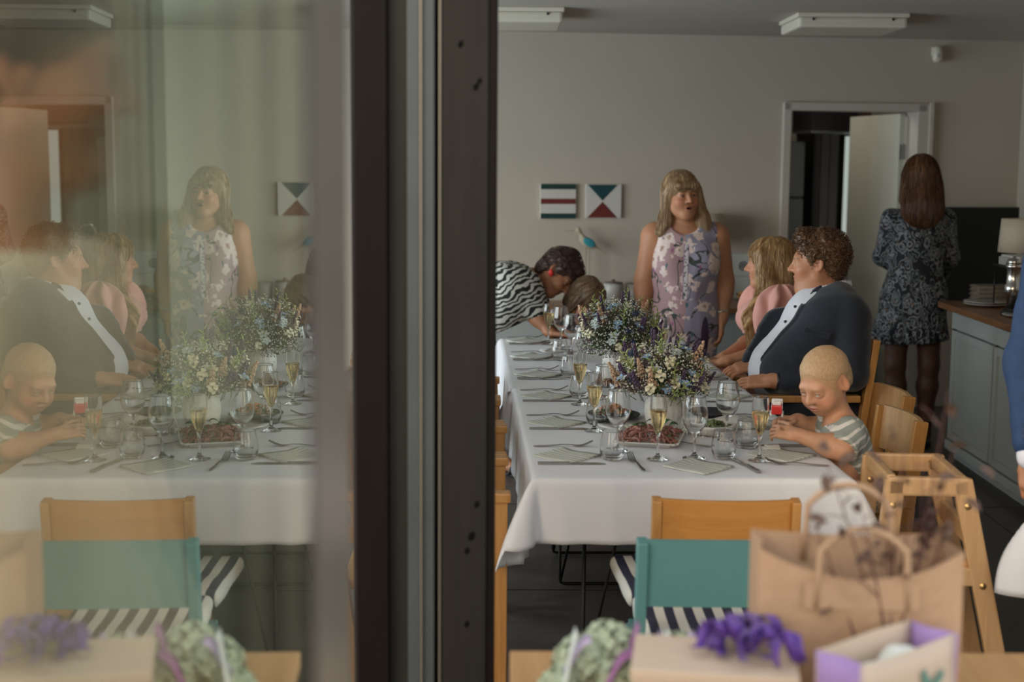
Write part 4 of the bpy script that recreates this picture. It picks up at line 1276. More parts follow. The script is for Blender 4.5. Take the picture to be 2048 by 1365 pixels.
def hair_curls(H, F, ho, parent, origin, mat, n=700, rad=.008, r=.0018, seed=2):
    rg = np.random.default_rng(seed)
    P = surface_pts(ho, origin, n, seed)
    dsp = H.disp; H.disp = None
    g = _grad(H, P); H.disp = dsp
    a = rg.normal(size=(n, 3)); a -= (a * g).sum(1)[:, None] * g; a /= np.linalg.norm(a, axis=1)[:, None]
    b = np.cross(g, a)
    m = 14; ph = rg.uniform(0, 6.28, n); R_ = rad * rg.uniform(.5, 1.2, n)
    C = np.stack([P + g * (R_ * (.3 + np.sin(ph + q * 9)))[:, None] + b * (R_ * np.cos(ph + q * 9))[:, None] + a * ((q - .5) * .030) for q in np.linspace(0, 1, m)], 1)
    return _tubes('hair_curls', C, r * rg.uniform(.7, 1.4, n), mat, parent, origin)
def groove(F, amp, fx=60, fz=6, seed=0):
    def fn(P):
        q = ((P - F.o) @ F.M) / F.k
        ang = np.arctan2(q[:, 0], q[:, 1] + .02)
        r = np.stack([ang * fx * .12, q[:, 2] * fz, np.hypot(q[:, 0], q[:, 1]) * fx * .35], 1)
        return amp * (vnoise(r, seed) * .65 + vnoise(r * np.array([2.1, 1.3, 2.1]) + 7, seed) * .35)
    return fn
def folds(amp, f=(14, 14, 6), seed=3):
    f = np.array(f, float)
    return lambda P: amp * (vnoise(P * f, seed) * .7 + vnoise(P * f * 2.1 + 5, seed) * .3)

# ------------------------------------------------------------------ woman in the magnolia dress (standing behind the far table end)
def floral_woman():
    base = A3(.93, 7.72, 0)
    root = person('standing woman with fringed blond hair in a sleeveless magnolia-print dress behind the table', base)
    fc = Face((.908, 7.70, 1.497), (.30, -.95, .05), (-.06, .06, 1), 1.03, full=1.12, mouth=1.0)
    S = Sdf(); fc.build(S)
    S.cap((.925, 7.725, 1.42), (.935, 7.745, 1.30), .060, .066, k=.04)
    S.ecap((.78, 7.74, 1.285), (1.09, 7.74, 1.285), .066, .066, .9, (0, 1, 0), k=.06)
    S.ell((.937, 7.74, 1.18), (.175, .115, .19), k=.06)
    S.ell((.937, 7.75, .98), (.155, .115, .17), k=.08)
    S.ell((.94, 7.76, .80), (.175, .14, .16), k=.08)
    arm(S, (.765, 7.735, 1.27), (.722, 7.75, 1.045), (.700, 7.67, .845), (.068, .053, .050, .031))
    arm(S, (1.112, 7.735, 1.27), (1.158, 7.76, 1.03), (1.142, 7.69, .835), (.068, .054, .050, .031))
    hand(S, (1.142, 7.69, .83), (-.05, -.12, -1), (1, -.25, 0), 1, 1.0, .45)
    hand(S, (.700, 7.67, .84), (.05, -.12, -1), (-1, -.25, 0), -1, 1.0, .45)
    leg(S, (.86, 7.76, .78), (.855, 7.74, .46), (.86, 7.78, .09), (.85, 7.60, .03))
    leg(S, (1.02, 7.76, .78), (1.025, 7.74, .46), (1.02, 7.78, .09), (1.05, 7.60, .03))
    finish_body(S, fc, root, base, SKINS['fair'], blush=1.0)
    fc.eyes(root, base)
    # dress
    D = Sdf()
    D.ecap((.80, 7.735, 1.285), (1.075, 7.735, 1.285), .070, .070, .95, (0, 1, 0), k=.05)
    D.ell((.937, 7.735, 1.18), (.188, .135, .20), k=.06)
    for x in (-1, 1): D.ball((.937 + x * .085, 7.645, 1.145), .078, k=.07)
    D.ell((.935, 7.735, 1.00), (.176, .150, .20), k=.08)
    D.ell((.94, 7.75, .80), (.188, .160, .20), k=.08)
    D.ecap((.94, 7.75, .84), (.945, 7.75, .46), .176, .196, .78, (0, 1, 0), k=.06)
    D.cap((.925, 7.60, 1.375), (.93, 7.73, 1.36), .082, .075, op='-', k=.015)
    D.cut((0, 0, .47), (0, 0, -1))
    D.cut((.762, 0, 1.28), (-1, 0, .18)); D.cut((1.113, 0, 1.28), (1, 0, .18))
    D.disp = folds(.006, (16, 16, 5)); D.disp_pad = .006
    dr = sdf_obj('dress', [D.mesh(.007)], M_FLORAL, root, base)
    # button band down the front
    bm = bmesh.new()
    box(bm, (.0, 0, 0), (.028, .004, .30), bev=.001)
    obj('button_band', bm, M_BAND, dr, loc=(-.013, -.205, 1.10), rot=(R(6), 0, 0))
    # hair: fringe, long side locks, rounded crown
    F = fc.F
    H = Sdf()
    H.ell((0, -.018, .040), (.090, .110, .096), k=.02, F=F)
    H.ell((0, -.06, -.04), (.085, .06, .12), k=.04, F=F)
    H.cap((-.080, .012, .02), (-.098, .02, -.15), .026, .040, k=.03, F=F)
    H.cap((-.098, .02, -.13), (-.105, .055, -.235), .042, .026, k=.03, F=F)
    H.cap((.080, -.01, .02), (.088, -.02, -.14), .024, .032, k=.03, F=F)
    H.cap((.088, -.02, -.12), (.125, -.01, -.185), .030, .022, k=.03, F=F)
    H.ell((0, .100, -.058), (.062, .09, .100), op='-', k=.02, F=F)
    H.cap((-.045, .083, .050), (.050, .083, .050), .019, .019, k=.015, F=F)
    H.disp = groove(F, .007, 70, 5); H.disp_pad = .008
    ho = sdf_obj('hair', [H.mesh(.0048)], M_HAIR_FLORAL, root, base)
    hair_strands(H, F, ho, root, base, M_HAIR_FLORAL, 1200, 16, .24, .0012, seed=4)
    bm = bmesh.new()
    tube(bm, [(1.139 + .034 * math.cos(a) - base[0], 7.70 + .034 * math.sin(a) - base[1], .875 + .006 * math.cos(a)) for a in [2 * PI * i / 16 for i in range(16)]], .006, 6, closed=True)
    obj('bracelet', bm, M_SILVER, root)
M_BAND = principled('button_band_cloth', (.62, .58, .60), .7)
_v = texco(M_BAND, (1, 1, 1)); _s = sepxyz(M_BAND, _v)
setcol(M_BAND, mixc(M_BAND, math_(M_BAND, 'GREATER_THAN', math_(M_BAND, 'ABSOLUTE', _s[0]), .0105), mixc(M_BAND, math_(M_BAND, 'GREATER_THAN', noise(M_BAND, _v, 70, 2).outputs[0], .56), (.62, .59, .60), (.10, .11, .12)), (.27, .14, .26)))

# ------------------------------------------------------------------ woman in the zebra blouse, bending over the far left corner
def zebra_woman():
    base = A3(-.12, 7.74, 0)
    root = person('dark-haired woman in a zebra-striped blouse bending down at the far table corner', base)
    fc = Face((.250, 7.69, 1.072), (.56, -.40, -.72), (.72, .15, .66), 1.0)
    S = Sdf(); fc.build(S)
    S.cap((.200, 7.70, 1.055), (.085, 7.74, 1.035), .052, .062, k=.04)
    S.ell((-.03, 7.76, .985), (.18, .17, .115), M=rot3('Y', .12), k=.06)
    S.ell((-.22, 7.80, .92), (.15, .165, .13), k=.07)
    arm(S, (.085, 7.60, 1.01), (.115, 7.57, .86), (.20, 7.50, .775), (.046, .038, .036, .025))
    arm(S, (.085, 7.90, 1.01), (.14, 7.92, .84), (.25, 7.88, .80), (.046, .038, .036, .025))
    hand(S, (.205, 7.495, .772), (.9, -.3, -.05), (0, 0, 1), 1, .95, .35)
    hand(S, (.255, 7.875, .80), (.9, -.2, -.3), (0, 0, 1), -1, .95, .5)
    leg(S, (-.20, 7.70, .86), (-.14, 7.66, .47), (-.07, 7.60, .09), (.055, 7.43, .028))
    leg(S, (-.26, 7.90, .86), (-.24, 7.90, .47), (-.24, 7.95, .09), (-.14, 7.80, .028))
    finish_body(S, fc, root, base, SKINS['tan'], lips=(.30, .07, .07), brow=(.03, .02, .015))
    fc.eyes(root, base)
    D = Sdf()
    D.ell((-.02, 7.75, .985), (.20, .20, .148), M=rot3('Y', .10), k=.06)
    D.ell((-.20, 7.80, .92), (.19, .20, .175), k=.08)
    D.cap((-.02, 7.60, .96), (-.10, 7.62, .80), .15, .12, k=.08)
    D.cap((.07, 7.58, 1.02), (.13, 7.57, .90), .082, .070, k=.05)
    D.cap((.07, 7.92, 1.02), (.14, 7.92, .88), .078, .066, k=.05)
    D.cap((.145, 7.72, 1.075), (.20, 7.70, 1.09), .060, .075, op='-', k=.02)
    D.cut((.16, 7.57, .86), (.35, 0, -.9))
    D.disp = folds(.010, (10, 10, 10)); D.disp_pad = .01
    sdf_obj('blouse', [D.mesh(.008)], M_ZEBRA, root, base)
    T = Sdf()
    T.ell((-.24, 7.80, .84), (.15, .17, .13), k=.05)
    T.cap((-.20, 7.71, .84), (-.15, 7.67, .52), .095, .075, k=.05)
    T.cap((-.26, 7.90, .84), (-.245, 7.91, .52), .095, .075, k=.05)
    sdf_obj('shorts', [T.mesh(.01)], M_DARKDRESS, root, base)
    for a, t in (((-.07, 7.60, .09), (.055, 7.43, .028)), ((-.24, 7.95, .09), (-.14, 7.80, .028))):
        # sandal straps: sole and two bands over the foot
        a = A3(*a); t = A3(*t); d = nrm((t - a) * A3(1, 1, 0)); n = A3(-d[1], d[0], 0)
        bm = bmesh.new()
        p0 = A3(a[0], a[1], .008) - d * .05 - base; p1 = A3(t[0], t[1], .008) + d * .03 - base
        tubepts = [p0 + (p1 - p0) * q for q in (0, .25, .5, .75, 1)]
        for q0, q1 in zip(tubepts, tubepts[1:]):
            c = (q0 + q1) / 2
            box(bm, c, (np.linalg.norm(q1 - q0) + .004, .085, .016), Matrix.Rotation(math.atan2(d[1], d[0]), 3, 'Z'), .004)
        for q in (.45, .72):
            c = p0 + (p1 - p0) * q
            tube(bm, [c + n * (.044 * math.cos(u)) + A3(0, 0, .052 * math.sin(u)) for u in [PI * i / 8 for i in range(9)]], .009, 6)
        obj('sandal', bm, M_BLACK_LEATHER, root)
    F = fc.F
    H = Sdf()
    H.ell((0, -.020, .042), (.090, .112, .094), k=.02, F=F)
    H.ell((0, -.065, -.02), (.075, .052, .085), k=.03, F=F)
    H.cap((0, -.03, .10), (0, .06, .085), .05, .038, k=.03, F=F)
    for x in (-1, 1): H.cap((x * .078, .012, .02), (x * .078, .01, -.02), .013, .008, k=.02, F=F)
    H.ell((0, .095, -.052), (.070, .085, .094), op='-', k=.02, F=F)
    H.disp = lambda P: .007 * vnoise(P * A3(70, 70, 70)) + .006 * vnoise(P * 32)
    H.disp_pad = .012
    ho = sdf_obj('hair', [H.mesh(.0048)], M_HAIR_ZEBRA, root, base)
    hair_strands(H, F, ho, root, base, M_HAIR_ZEBRA, 800, 8, .055, .0017, lift=.004, down=(0, -.5, -.6), spread=.4, seed=5)
    for x in (-1, 1):
        bm = bmesh.new()
        p = Vector(F.p((x * .084, .0, -.038)) - base)
        bmesh.ops.create_uvsphere(bm, u_segments=12, v_segments=8, radius=.013)
        bmesh.ops.scale(bm, vec=(1, .6, 1.5), verts=bm.verts)
        obj('earring', bm, M_RED_ENAMEL, root, loc=p, smooth=True)

# ------------------------------------------------------------------ child at the far table end, behind the flowers
def far_child():
    base = A3(.40, 7.66, 0)
    root = person('child with light brown hair seated behind the flowers at the far table end', base)
    fc = Face((.398, 7.62, .935), (.45, -.42, -.78), (.42, -.35, .80), .90, child=True)
    S = Sdf(); fc.build(S)
    S.cap((.392, 7.65, .90), (.395, 7.70, .80), .040, .045, k=.03)
    S.ell((.395, 7.70, .68), (.115, .085, .15), k=.05)
    S.ell((.395, 7.71, .53), (.115, .095, .09), k=.05)
    arm(S, (.30, 7.69, .765), (.27, 7.62, .66), (.33, 7.50, .72), (.038, .032, .031, .022))
    arm(S, (.49, 7.69, .765), (.52, 7.62, .66), (.46, 7.50, .72), (.038, .032, .031, .022))
    hand(S, (.33, 7.50, .72), (.5, -.8, .3), (0, 0, 1), -1, .68, .5)
    hand(S, (.46, 7.50, .72), (-.5, -.8, .3), (0, 0, 1), 1, .68, .5)
    leg(S, (.33, 7.68, .52), (.32, 7.42, .53), (.32, 7.40, .25), (.32, 7.28, .20), (.06, .045, .042, .03))
    leg(S, (.46, 7.68, .52), (.47, 7.42, .53), (.47, 7.40, .25), (.47, 7.28, .20), (.06, .045, .042, .03))
    finish_body(S, fc, root, base, SKINS['fair'])
    fc.eyes(root, base)
    D = Sdf()
    D.ell((.395, 7.70, .68), (.128, .098, .17), k=.05)
    D.ell((.395, 7.70, .54), (.13, .11, .10), k=.05)
    D.cap((.30, 7.69, .765), (.275, 7.63, .68), .050, .046, k=.03); D.cap((.49, 7.69, .765), (.515, 7.63, .68), .050, .046, k=.03)
    D.ball((.395, 7.66, .86), .058, op='-', k=.02)
    sdf_obj('shirt', [D.mesh(.009)], M_DARKDRESS, root, base)
    F = fc.F
    H = Sdf()
    H.ell((0, -.020, .040), (.092, .112, .098), k=.02, F=F)
    H.ell((0, -.05, -.04), (.088, .06, .10), k=.04, F=F)
    for x in (-1, 1): H.cap((x * .085, .0, .02), (x * .088, .005, -.12), .020, .022, k=.02, F=F)
    H.ell((0, .095, -.05), (.058, .075, .088), op='-', k=.02, F=F)
    H.disp = groove(F, .006, 70, 5); H.disp_pad = .008
    ho = sdf_obj('hair', [H.mesh(.006)], M_HAIR_CHILD, root, base)
    hair_strands(H, F, ho, root, base, M_HAIR_CHILD, 500, 12, .16, .0018, seed=6)

# ------------------------------------------------------------------ woman in pink, seated
def pink_woman():
    base = A3(1.30, 6.80, 0)
    root = person('seated woman with long wavy golden hair in a pink puff-sleeved dress', base)
    fc = Face((1.225, 6.80, 1.205), (-.96, .26, -.06), (.03, 0, 1), .97)
    S = Sdf(); fc.build(S)
    S.cap((1.245, 6.80, 1.14), (1.275, 6.81, 1.03), .048, .052, k=.03)
    S.ell((1.27, 6.81, .93), (.105, .165, .17), k=.05)
    S.ell((1.27, 6.81, .74), (.10, .135, .15), k=.06)
    S.ell((1.31, 6.80, .56), (.15, .17, .11), k=.06)
    arm(S, (1.27, 6.66, 1.03), (1.21, 6.60, .81), (1.00, 6.61, .752), (.046, .036, .037, .025))
    arm(S, (1.27, 6.97, 1.03), (1.21, 7.02, .81), (1.03, 6.84, .74), (.046, .036, .037, .025))
    hand(S, (1.00, 6.61, .75), (-.85, .45, -.25), (-.2, -.2, 1), -1, .92, .5)
    hand(S, (1.03, 6.84, .74), (-.8, -.5, -.2), (0, 0, 1), 1, .92, .5)
    leg(S, (1.26, 6.71, .55), (.87, 6.68, .60), (.86, 6.72, .14), (.73, 6.74, .035), (.088, .060, .055, .036))
    leg(S, (1.26, 6.90, .55), (.85, 6.88, .52), (.90, 6.88, .09), (.76, 6.90, .03), (.088, .060, .055, .036))
    finish_body(S, fc, root, base, SKINS['fair'])
    fc.eyes(root, base)
    D = Sdf()
    D.ell((1.265, 6.81, .92), (.125, .180, .18), k=.05)
    D.ball((1.165, 6.745, .93), .075, k=.06); D.ball((1.165, 6.885, .93), .075, k=.06)
    D.ell((1.265, 6.81, .72), (.115, .150, .16), k=.07)
    D.ell((1.28, 6.80, .57), (.18, .19, .125), k=.07)
    D.cap((1.24, 6.71, .585), (.93, 6.66, .655), .110, .092, k=.05)
    D.cap((1.22, 6.89, .56), (.90, 6.88, .54), .105, .085, k=.05)
    D.cap((1.25, 6.80, 1.10), (1.262, 6.80, 1.06), .085, .09, op='-', k=.02)
    D.disp = folds(.006, (12, 12, 12)); D.disp_pad = .006
    sdf_obj('dress', [D.mesh(.008)], M_PINK, root, base)
    for sy, y0 in ((-1, 6.655), (1, 6.965)):
        P = Sdf()
        P.ball((1.268, y0 + sy * .01, 1.015), .098, k=.05)
        P.ell((1.232, y0 + sy * .04, .955), (.105, .090, .115), M=rot3('Y', .25), k=.05)
        P.cap((1.235, y0 + sy * .045, .93), (1.20, y0 + sy * .055, .835), .078, .052, k=.05)
        P.cut((1.195, y0 + sy * .05, .825), (-.25, 0, -1))
        c0 = A3(1.262, y0, 1.075)
        def pleat(Q, c0=c0):
            q = Q - c0
            ang = np.arctan2(q[:, 0], -q[:, 1] * sy)
            r = np.linalg.norm(q, axis=1)
            return .016 * np.sin(ang * 8 + vnoise(Q * 12) * 2.0 + r * 10) * np.clip(r / .12, 0, 1) * np.clip((.30 - r) / .16, .1, 1)
        P.disp = pleat; P.disp_pad = .018
        sdf_obj('puff_sleeve', [P.mesh(.006)], M_PINK, root, base)
    F = fc.F
    # hair: x is her right; camera side is her left (x < 0)
    H = Sdf()
    H.ell((0, -.018, .036), (.092, .112, .094), k=.02, F=F)
    H.ell((0, -.075, -.03), (.088, .055, .12), k=.04, F=F)
    H.cap((0, -.085, -.06), (-.03, -.10, -.20), .080, .075, k=.05, F=F)
    H.cap((-.078, .028, .05), (-.082, .015, -.06), .022, .034, k=.03, F=F)
    H.cap((-.082, .010, -.05), (-.095, .012, -.16), .036, .040, k=.03, F=F)
    H.cap((-.095, .01, -.16), (-.155, .075, -.26), .042, .040, k=.03, F=F)
    H.cap((-.155, .075, -.26), (-.165, .085, -.40), .036, .012, k=.03, F=F)
    H.cap((-.085, -.03, -.12), (-.105, -.03, -.22), .040, .030, k=.03, F=F)
    H.cap((.080, .02, .04), (.09, .03, -.12), .022, .036, k=.03, F=F)
    H.cap((.09, .03, -.12), (.10, .07, -.36), .036, .014, k=.03, F=F)
    H.ell((.006, .098, -.050), (.074, .074, .092), op='-', k=.018, F=F)
    def wave(P):
        q = ((P - F.o) @ F.M) / F.k
        w = np.clip((-.04 - q[:, 2]) / .12, 0, 1)
        return groove(F, .008, 60, 5)(P) + w * .010 * np.sin(q[:, 2] * 62 + q[:, 1] * 45 + vnoise(P * 15) * 2.5)
    H.disp = wave; H.disp_pad = .018
    ho = sdf_obj('hair', [H.mesh(.0046)], M_HAIR_PINK, root, base)
    hair_strands(H, F, ho, root, base, M_HAIR_PINK, 1300, 18, .30, .0012, seed=7, wav=.002)

# ------------------------------------------------------------------ man in the navy jacket, seated
def seated_man():
    base = A3(1.34, 6.15, 0)
    root = person('seated man with curly brown hair in a navy jacket and white shirt', base)
    fc = Face((1.322, 6.17, 1.258), (-.965, .24, -.06), (-.02, 0, 1), 1.05, male=True, full=1.05)
    S = Sdf(); fc.build(S)
    S.cap((1.350, 6.17, 1.22), (1.385, 6.15, 1.08), .060, .068, k=.03)
    S.cap((1.300, 6.16, 1.150), (1.335, 6.15, 1.08), .042, .055, k=.04)
    S.ell((1.36, 6.14, .96), (.145, .19, .19), M=rot3('Y', -.28), k=.06)
    S.ell((1.26, 6.12, .78), (.185, .19, .18), k=.08)
    S.ell((1.33, 6.14, .58), (.17, .19, .12), k=.06)
    arm(S, (1.40, 5.975, 1.03), (1.40, 5.90, .80), (1.10, 5.90, .772), (.058, .048, .046, .032))
    arm(S, (1.36, 6.31, 1.03), (1.33, 6.36, .80), (1.09, 6.22, .795), (.058, .048, .046, .032))
    hand(S, (1.095, 5.90, .775), (-.96, .22, -.12), (-.1, -.45, 1), -1, 1.08, .40)
    hand(S, (1.085, 6.215, .80), (-.95, -.15, -.22), (-.1, -.35, 1), 1, 1.08, .40)
    leg(S, (1.30, 6.04, .56), (.90, 6.02, .55), (.92, 6.02, .09), (.78, 6.02, .03), (.095, .068, .06, .04))
    leg(S, (1.30, 6.24, .56), (.90, 6.28, .55), (.94, 6.30, .09), (.80, 6.31, .03), (.095, .068, .06, .04))
    finish_body(S, fc, root, base, SKINS['fair'], stubble=.35, brow=(.16, .09, .05), blush=.9)
    fc.eyes(root, base)
    # shirt
    D = Sdf()
    D.ell((1.355, 6.14, .965), (.150, .195, .20), M=rot3('Y', -.28), k=.06)
    D.cap((1.30, 6.10, .99), (1.185, 6.09, .80), .120, .150, k=.08)
    D.ell((1.25, 6.11, .77), (.195, .175, .17), k=.07)
    D.cap((1.372, 6.15, 1.10), (1.392, 6.15, 1.05), .085, .10, k=.04)
    D.cap((1.30, 6.14, 1.21), (1.372, 6.155, 1.10), .075, .062, op='-', k=.01)
    D.disp = folds(.004, (18, 18, 18)); D.disp_pad = .005
    sh = sdf_obj('shirt', [D.mesh(.007)], M_SHIRT, root, base)
    K = Sdf()      # collar stand and points
    K.cap((1.368, 6.155, 1.10), (1.382, 6.155, 1.155), .094, .090, k=.01)
    K.cap((1.36, 6.155, 1.05), (1.388, 6.155, 1.22), .083, .082, op='-', k=.004)
    K.cut((1.37, 6.15, 1.172), (-.30, 0, 1)); K.cut((1.37, 6.15, 1.085), (.2, 0, -1))
    sdf_obj('shirt_collar', [K.mesh(.0045)], M_SHIRT, root, base)
    for p in ((1.205, 5.990, 1.075), (1.180, 5.972, 1.03)):
        pass
    # jacket: body, sleeves, open at the front
    J = Sdf()
    J.ell((1.385, 6.14, .97), (.150, .225, .20), M=rot3('Y', -.25), k=.07)
    J.ell((1.35, 6.13, .78), (.19, .225, .22), k=.08)
    J.ell((1.36, 6.14, .62), (.19, .215, .12), k=.07)
    J.cap((1.425, 5.98, 1.06), (1.39, 6.14, 1.10), .085, .08, k=.06)
    J.cap((1.36, 6.31, 1.06), (1.39, 6.14, 1.10), .085, .08, k=.06)
    J.cap((1.335, 6.005, 1.00), (1.165, 5.985, .80), .115, .115, k=.07)
    J.cap((1.18, 6.24, .95), (1.10, 6.24, .80), .085, .08, k=.06)
    J.cap((1.25, 5.985, .76), (1.22, 5.97, .60), .10, .09, k=.05)
    # opening
    J.cap((1.265, 6.155, 1.17), (1.075, 6.10, .90), .080, .100, op='-', k=.02)
    J.cap((1.075, 6.10, .92), (.985, 6.10, .70), .100, .120, op='-', k=.02)
    J.cap((1.28, 6.14, 1.21), (1.382, 6.15, 1.10), .085, .088, op='-', k=.01)
    J.cap((1.425, 5.960, 1.035), (1.42, 5.885, .815), .090, .074, k=.014)
    J.cap((1.42, 5.885, .805), (1.145, 5.90, .775), .072, .050, k=.014)
    J.cap((1.36, 6.32, 1.03), (1.34, 6.37, .81), .090, .074, k=.05)
    J.cap((1.34, 6.37, .80), (1.12, 6.235, .795), .070, .048, k=.04)
    openings = [p[0] for p in J.pr if p[3] == '-'][:2]
    def lapels(P):
        d = np.minimum(openings[0](P), openings[1](P))
        w = np.interp(P[:, 2], [.83, 1.0, 1.085, 1.09, 1.20], [0, .046, .058, .034, .034])
        return -.009 * np.clip((w - d) / .005, 0, 1) * np.clip(d / .004 + 1, 0, 1)
    J.disp = lambda P: lapels(P) + folds(.007, (9, 9, 12))(P) + .005 * np.sin((P[:, 2] * 40 + P[:, 0] * 26) + 2.5 * vnoise(P * 9)) * np.clip(vnoise(P * 6 + 3), 0, 1)
    J.disp_pad = .018
    jk = sdf_obj('jacket', [J.mesh(.006)], M_NAVY, root, base)
    # pocket welt
    bm = bmesh.new()
    box(bm, (0, 0, 0), (.11, .010, .022), bev=.003)
    obj('breast_pocket', bm, M_NAVY, jk, loc=ray_to(jk, A3(1.305, 5.97, .985), A3(-.25, -.95, .1), base), rot=(0, R(14), R(-12)))
    T = Sdf()
    T.ell((1.34, 6.14, .58), (.19, .20, .13), k=.06)
    T.cap((1.30, 6.04, .57), (.90, 6.02, .56), .108, .082, k=.05); T.cap((.90, 6.02, .56), (.92, 6.02, .12), .082, .066, k=.04)
    T.cap((1.30, 6.24, .57), (.90, 6.28, .56), .108, .082, k=.05); T.cap((.90, 6.28, .56), (.94, 6.30, .12), .082, .066, k=.04)
    sdf_obj('trousers', [T.mesh(.010)], M_NAVY_DK, root, base)
    for a, t in (((.92, 6.02, .09), (.78, 6.02, .03)), ((.94, 6.30, .09), (.80, 6.31, .03))):
        shoe(root, base, a, t, M_BLACK_LEATHER)
    bm = bmesh.new()
    tube(bm, [(1.115 - base[0], 5.90 + .036 * math.cos(a) - base[1], .774 + .036 * math.sin(a)) for a in [2 * PI * i / 18 for i in range(18)]], .008, 6, closed=True)
    obj('watch', bm, M_BLACK_LEATHER, root)
    for p in ((1.240, 6.09, 1.070), (1.205, 6.075, 1.015)):
        bm = bmesh.new(); lathe(bm, [(0, .003), (.006, .003), (.007, 0), (0, -.002)], 10)
        # seated on the shirt front by a short ray along the chest normal
        obj('shirt_button', bm, M_BUTTON, sh, loc=ray_to(sh, A3(*p), A3(-.7, -.65, .25), base), rot=(R(60), 0, R(-45)))
    F = fc.F
    H = Sdf()
    H.ell((0, -.026, .046), (.087, .106, .090), k=.02, F=F)
    H.ell((0, -.068, -.005), (.076, .050, .085), k=.04, F=F)
    H.cap((-.03, .055, .105), (.03, .055, .105), .030, .030, k=.03, F=F)
    for x in (-1, 1): H.cap((x * .079, .012, .03), (x * .080, .010, -.012), .012, .008, k=.02, F=F)
    H.ell((0, .098, -.045), (.085, .085, .098), op='-', k=.02, F=F)
    for x in (-1, 1): H.ell((x * .09, -.004, -.018), (.022, .026, .036), op='-', k=.01, F=F)
    def curls(P):
        q = P * 55 + vnoise(P * 26)[:, None] * 1.5
        return .007 * vnoise(q) + .004 * np.sin(vnoise(P * 60, 5) * 7) * .8
    H.disp = curls; H.disp_pad = .018
    ho = sdf_obj('hair', [H.mesh(.0044)], M_HAIR_MAN, root, base)
    hair_curls(H, F, ho, root, base, M_HAIR_MAN, 900, .0075, .0015)
def ray_to(o, p, d, base):
    """point on the surface of mesh object o nearest to p, pushed out a little along d"""
    co = np.empty(len(o.data.vertices) * 3, np.float32); o.data.vertices.foreach_get('co', co)
    co = co.reshape(-1, 3) + base
    t = (co - p) @ nrm(d); perp = np.linalg.norm((co - p) - t[:, None] * nrm(d), axis=1)
    c = co[perp < .02]
    if len(c) == 0: return p - base
    q = c[np.argmax((c - p) @ nrm(d))]
    return q + nrm(d) * .002 - base

# ------------------------------------------------------------------ toddler
def toddler():
    base = A3(1.12, 4.55, 0)
    root = person('blond toddler in a grey-green striped T-shirt looking down at a toy', base)
    fc = Face((1.012, 4.55, .985), (-.70, -.56, -.44), (-.30, -.22, .93), .90, child=True, gaze=(.15, -.35), open=.72)
    S = Sdf(); fc.build(S)
    S.cap((1.035, 4.56, .94), (1.075, 4.575, .845), .043, .046, k=.03)
    S.ecap((1.075, 4.48, .815), (1.075, 4.67, .815), .042, .042, .9, (1, 0, 0), k=.04)
    S.ell((1.085, 4.575, .72), (.082, .112, .14), k=.05)
    S.ell((1.10, 4.575, .56), (.095, .115, .10), k=.05)
    arm(S, (1.083, 4.492, .83), (1.048, 4.432, .783), (.912, 4.475, .824), (.037, .032, .031, .022))
    arm(S, (1.075, 4.67, .82), (1.04, 4.72, .785), (.955, 4.66, .835), (.038, .033, .032, .023))
    hand(S, (.910, 4.477, .823), (-.90, .32, .12), (-.05, -.75, .65), -1, .66, .95)
    hand(S, (.950, 4.662, .838), (-.9, -.25, .12), (.1, .3, .95), 1, .66, .9)
    leg(S, (1.08, 4.51, .55), (.86, 4.50, .55), (.86, 4.50, .32), (.75, 4.50, .27), (.062, .046, .044, .030))
    leg(S, (1.08, 4.64, .55), (.86, 4.66, .55), (.86, 4.66, .32), (.75, 4.66, .27), (.062, .046, .044, .030))
    finish_body(S, fc, root, base, SKINS['pale'], hb=.006, hh=.0032, lips=(.50, .20, .16), brow=(.42, .25, .14), blush=1.0, scalp=(.42, .26, .14))
    fc.eyes(root, base)
    D = Sdf()
    D.ecap((1.078, 4.50, .805), (1.078, 4.66, .805), .054, .054, .95, (1, 0, 0), k=.05)
    D.ell((1.088, 4.575, .72), (.096, .126, .15), k=.05)
    D.ell((1.095, 4.575, .58), (.110, .130, .13), k=.06)
    D.cap((1.083, 4.497, .828), (1.052, 4.440, .788), .050, .052, k=.03)
    D.cap((1.075, 4.66, .818), (1.055, 4.705, .795), .051, .055, k=.03)
    D.cap((1.055, 4.56, .92), (1.070, 4.57, .855), .050, .050, op='-', k=.008)
    D.cut((1.050, 4.437, .785), (-.45, -.66, -.60))
    D.cut((0, 0, .48), (0, 0, -1))
    D.disp = folds(.006, (22, 22, 16)); D.disp_pad = .006
    sdf_obj('shirt', [D.mesh(.0055)], M_TEE, root, base)
    T = Sdf()
    T.ell((1.08, 4.575, .55), (.115, .13, .09), k=.04)
    T.cap((1.05, 4.51, .55), (.90, 4.50, .55), .076, .066, k=.03); T.cap((1.05, 4.64, .55), (.90, 4.66, .55), .076, .066, k=.03)
    sdf_obj('shorts', [T.mesh(.009)], M_NAVY, root, base)
    F = fc.F
    H = Sdf()
    H.ell((0, -.018, .036), (.0818, .0988, .0880), k=.02, F=F)
    H.ell((0, -.06, -.02), (.066, .047, .058), k=.03, F=F)
    H.ell((0, .104, -.036), (.110, .090, .098), op='-', k=.022, F=F)
    for x in (-1, 1): H.ell((x * .09, -.006, -.012), (.03, .030, .040), op='-', k=.01, F=F)
    H.disp = lambda P: .0011 * vnoise(P * 150) + .0012 * vnoise(P * 60)
    H.disp_pad = .003
    sdf_obj('hair', [H.mesh(.0032)], M_HAIR_TODDLER, root, base)

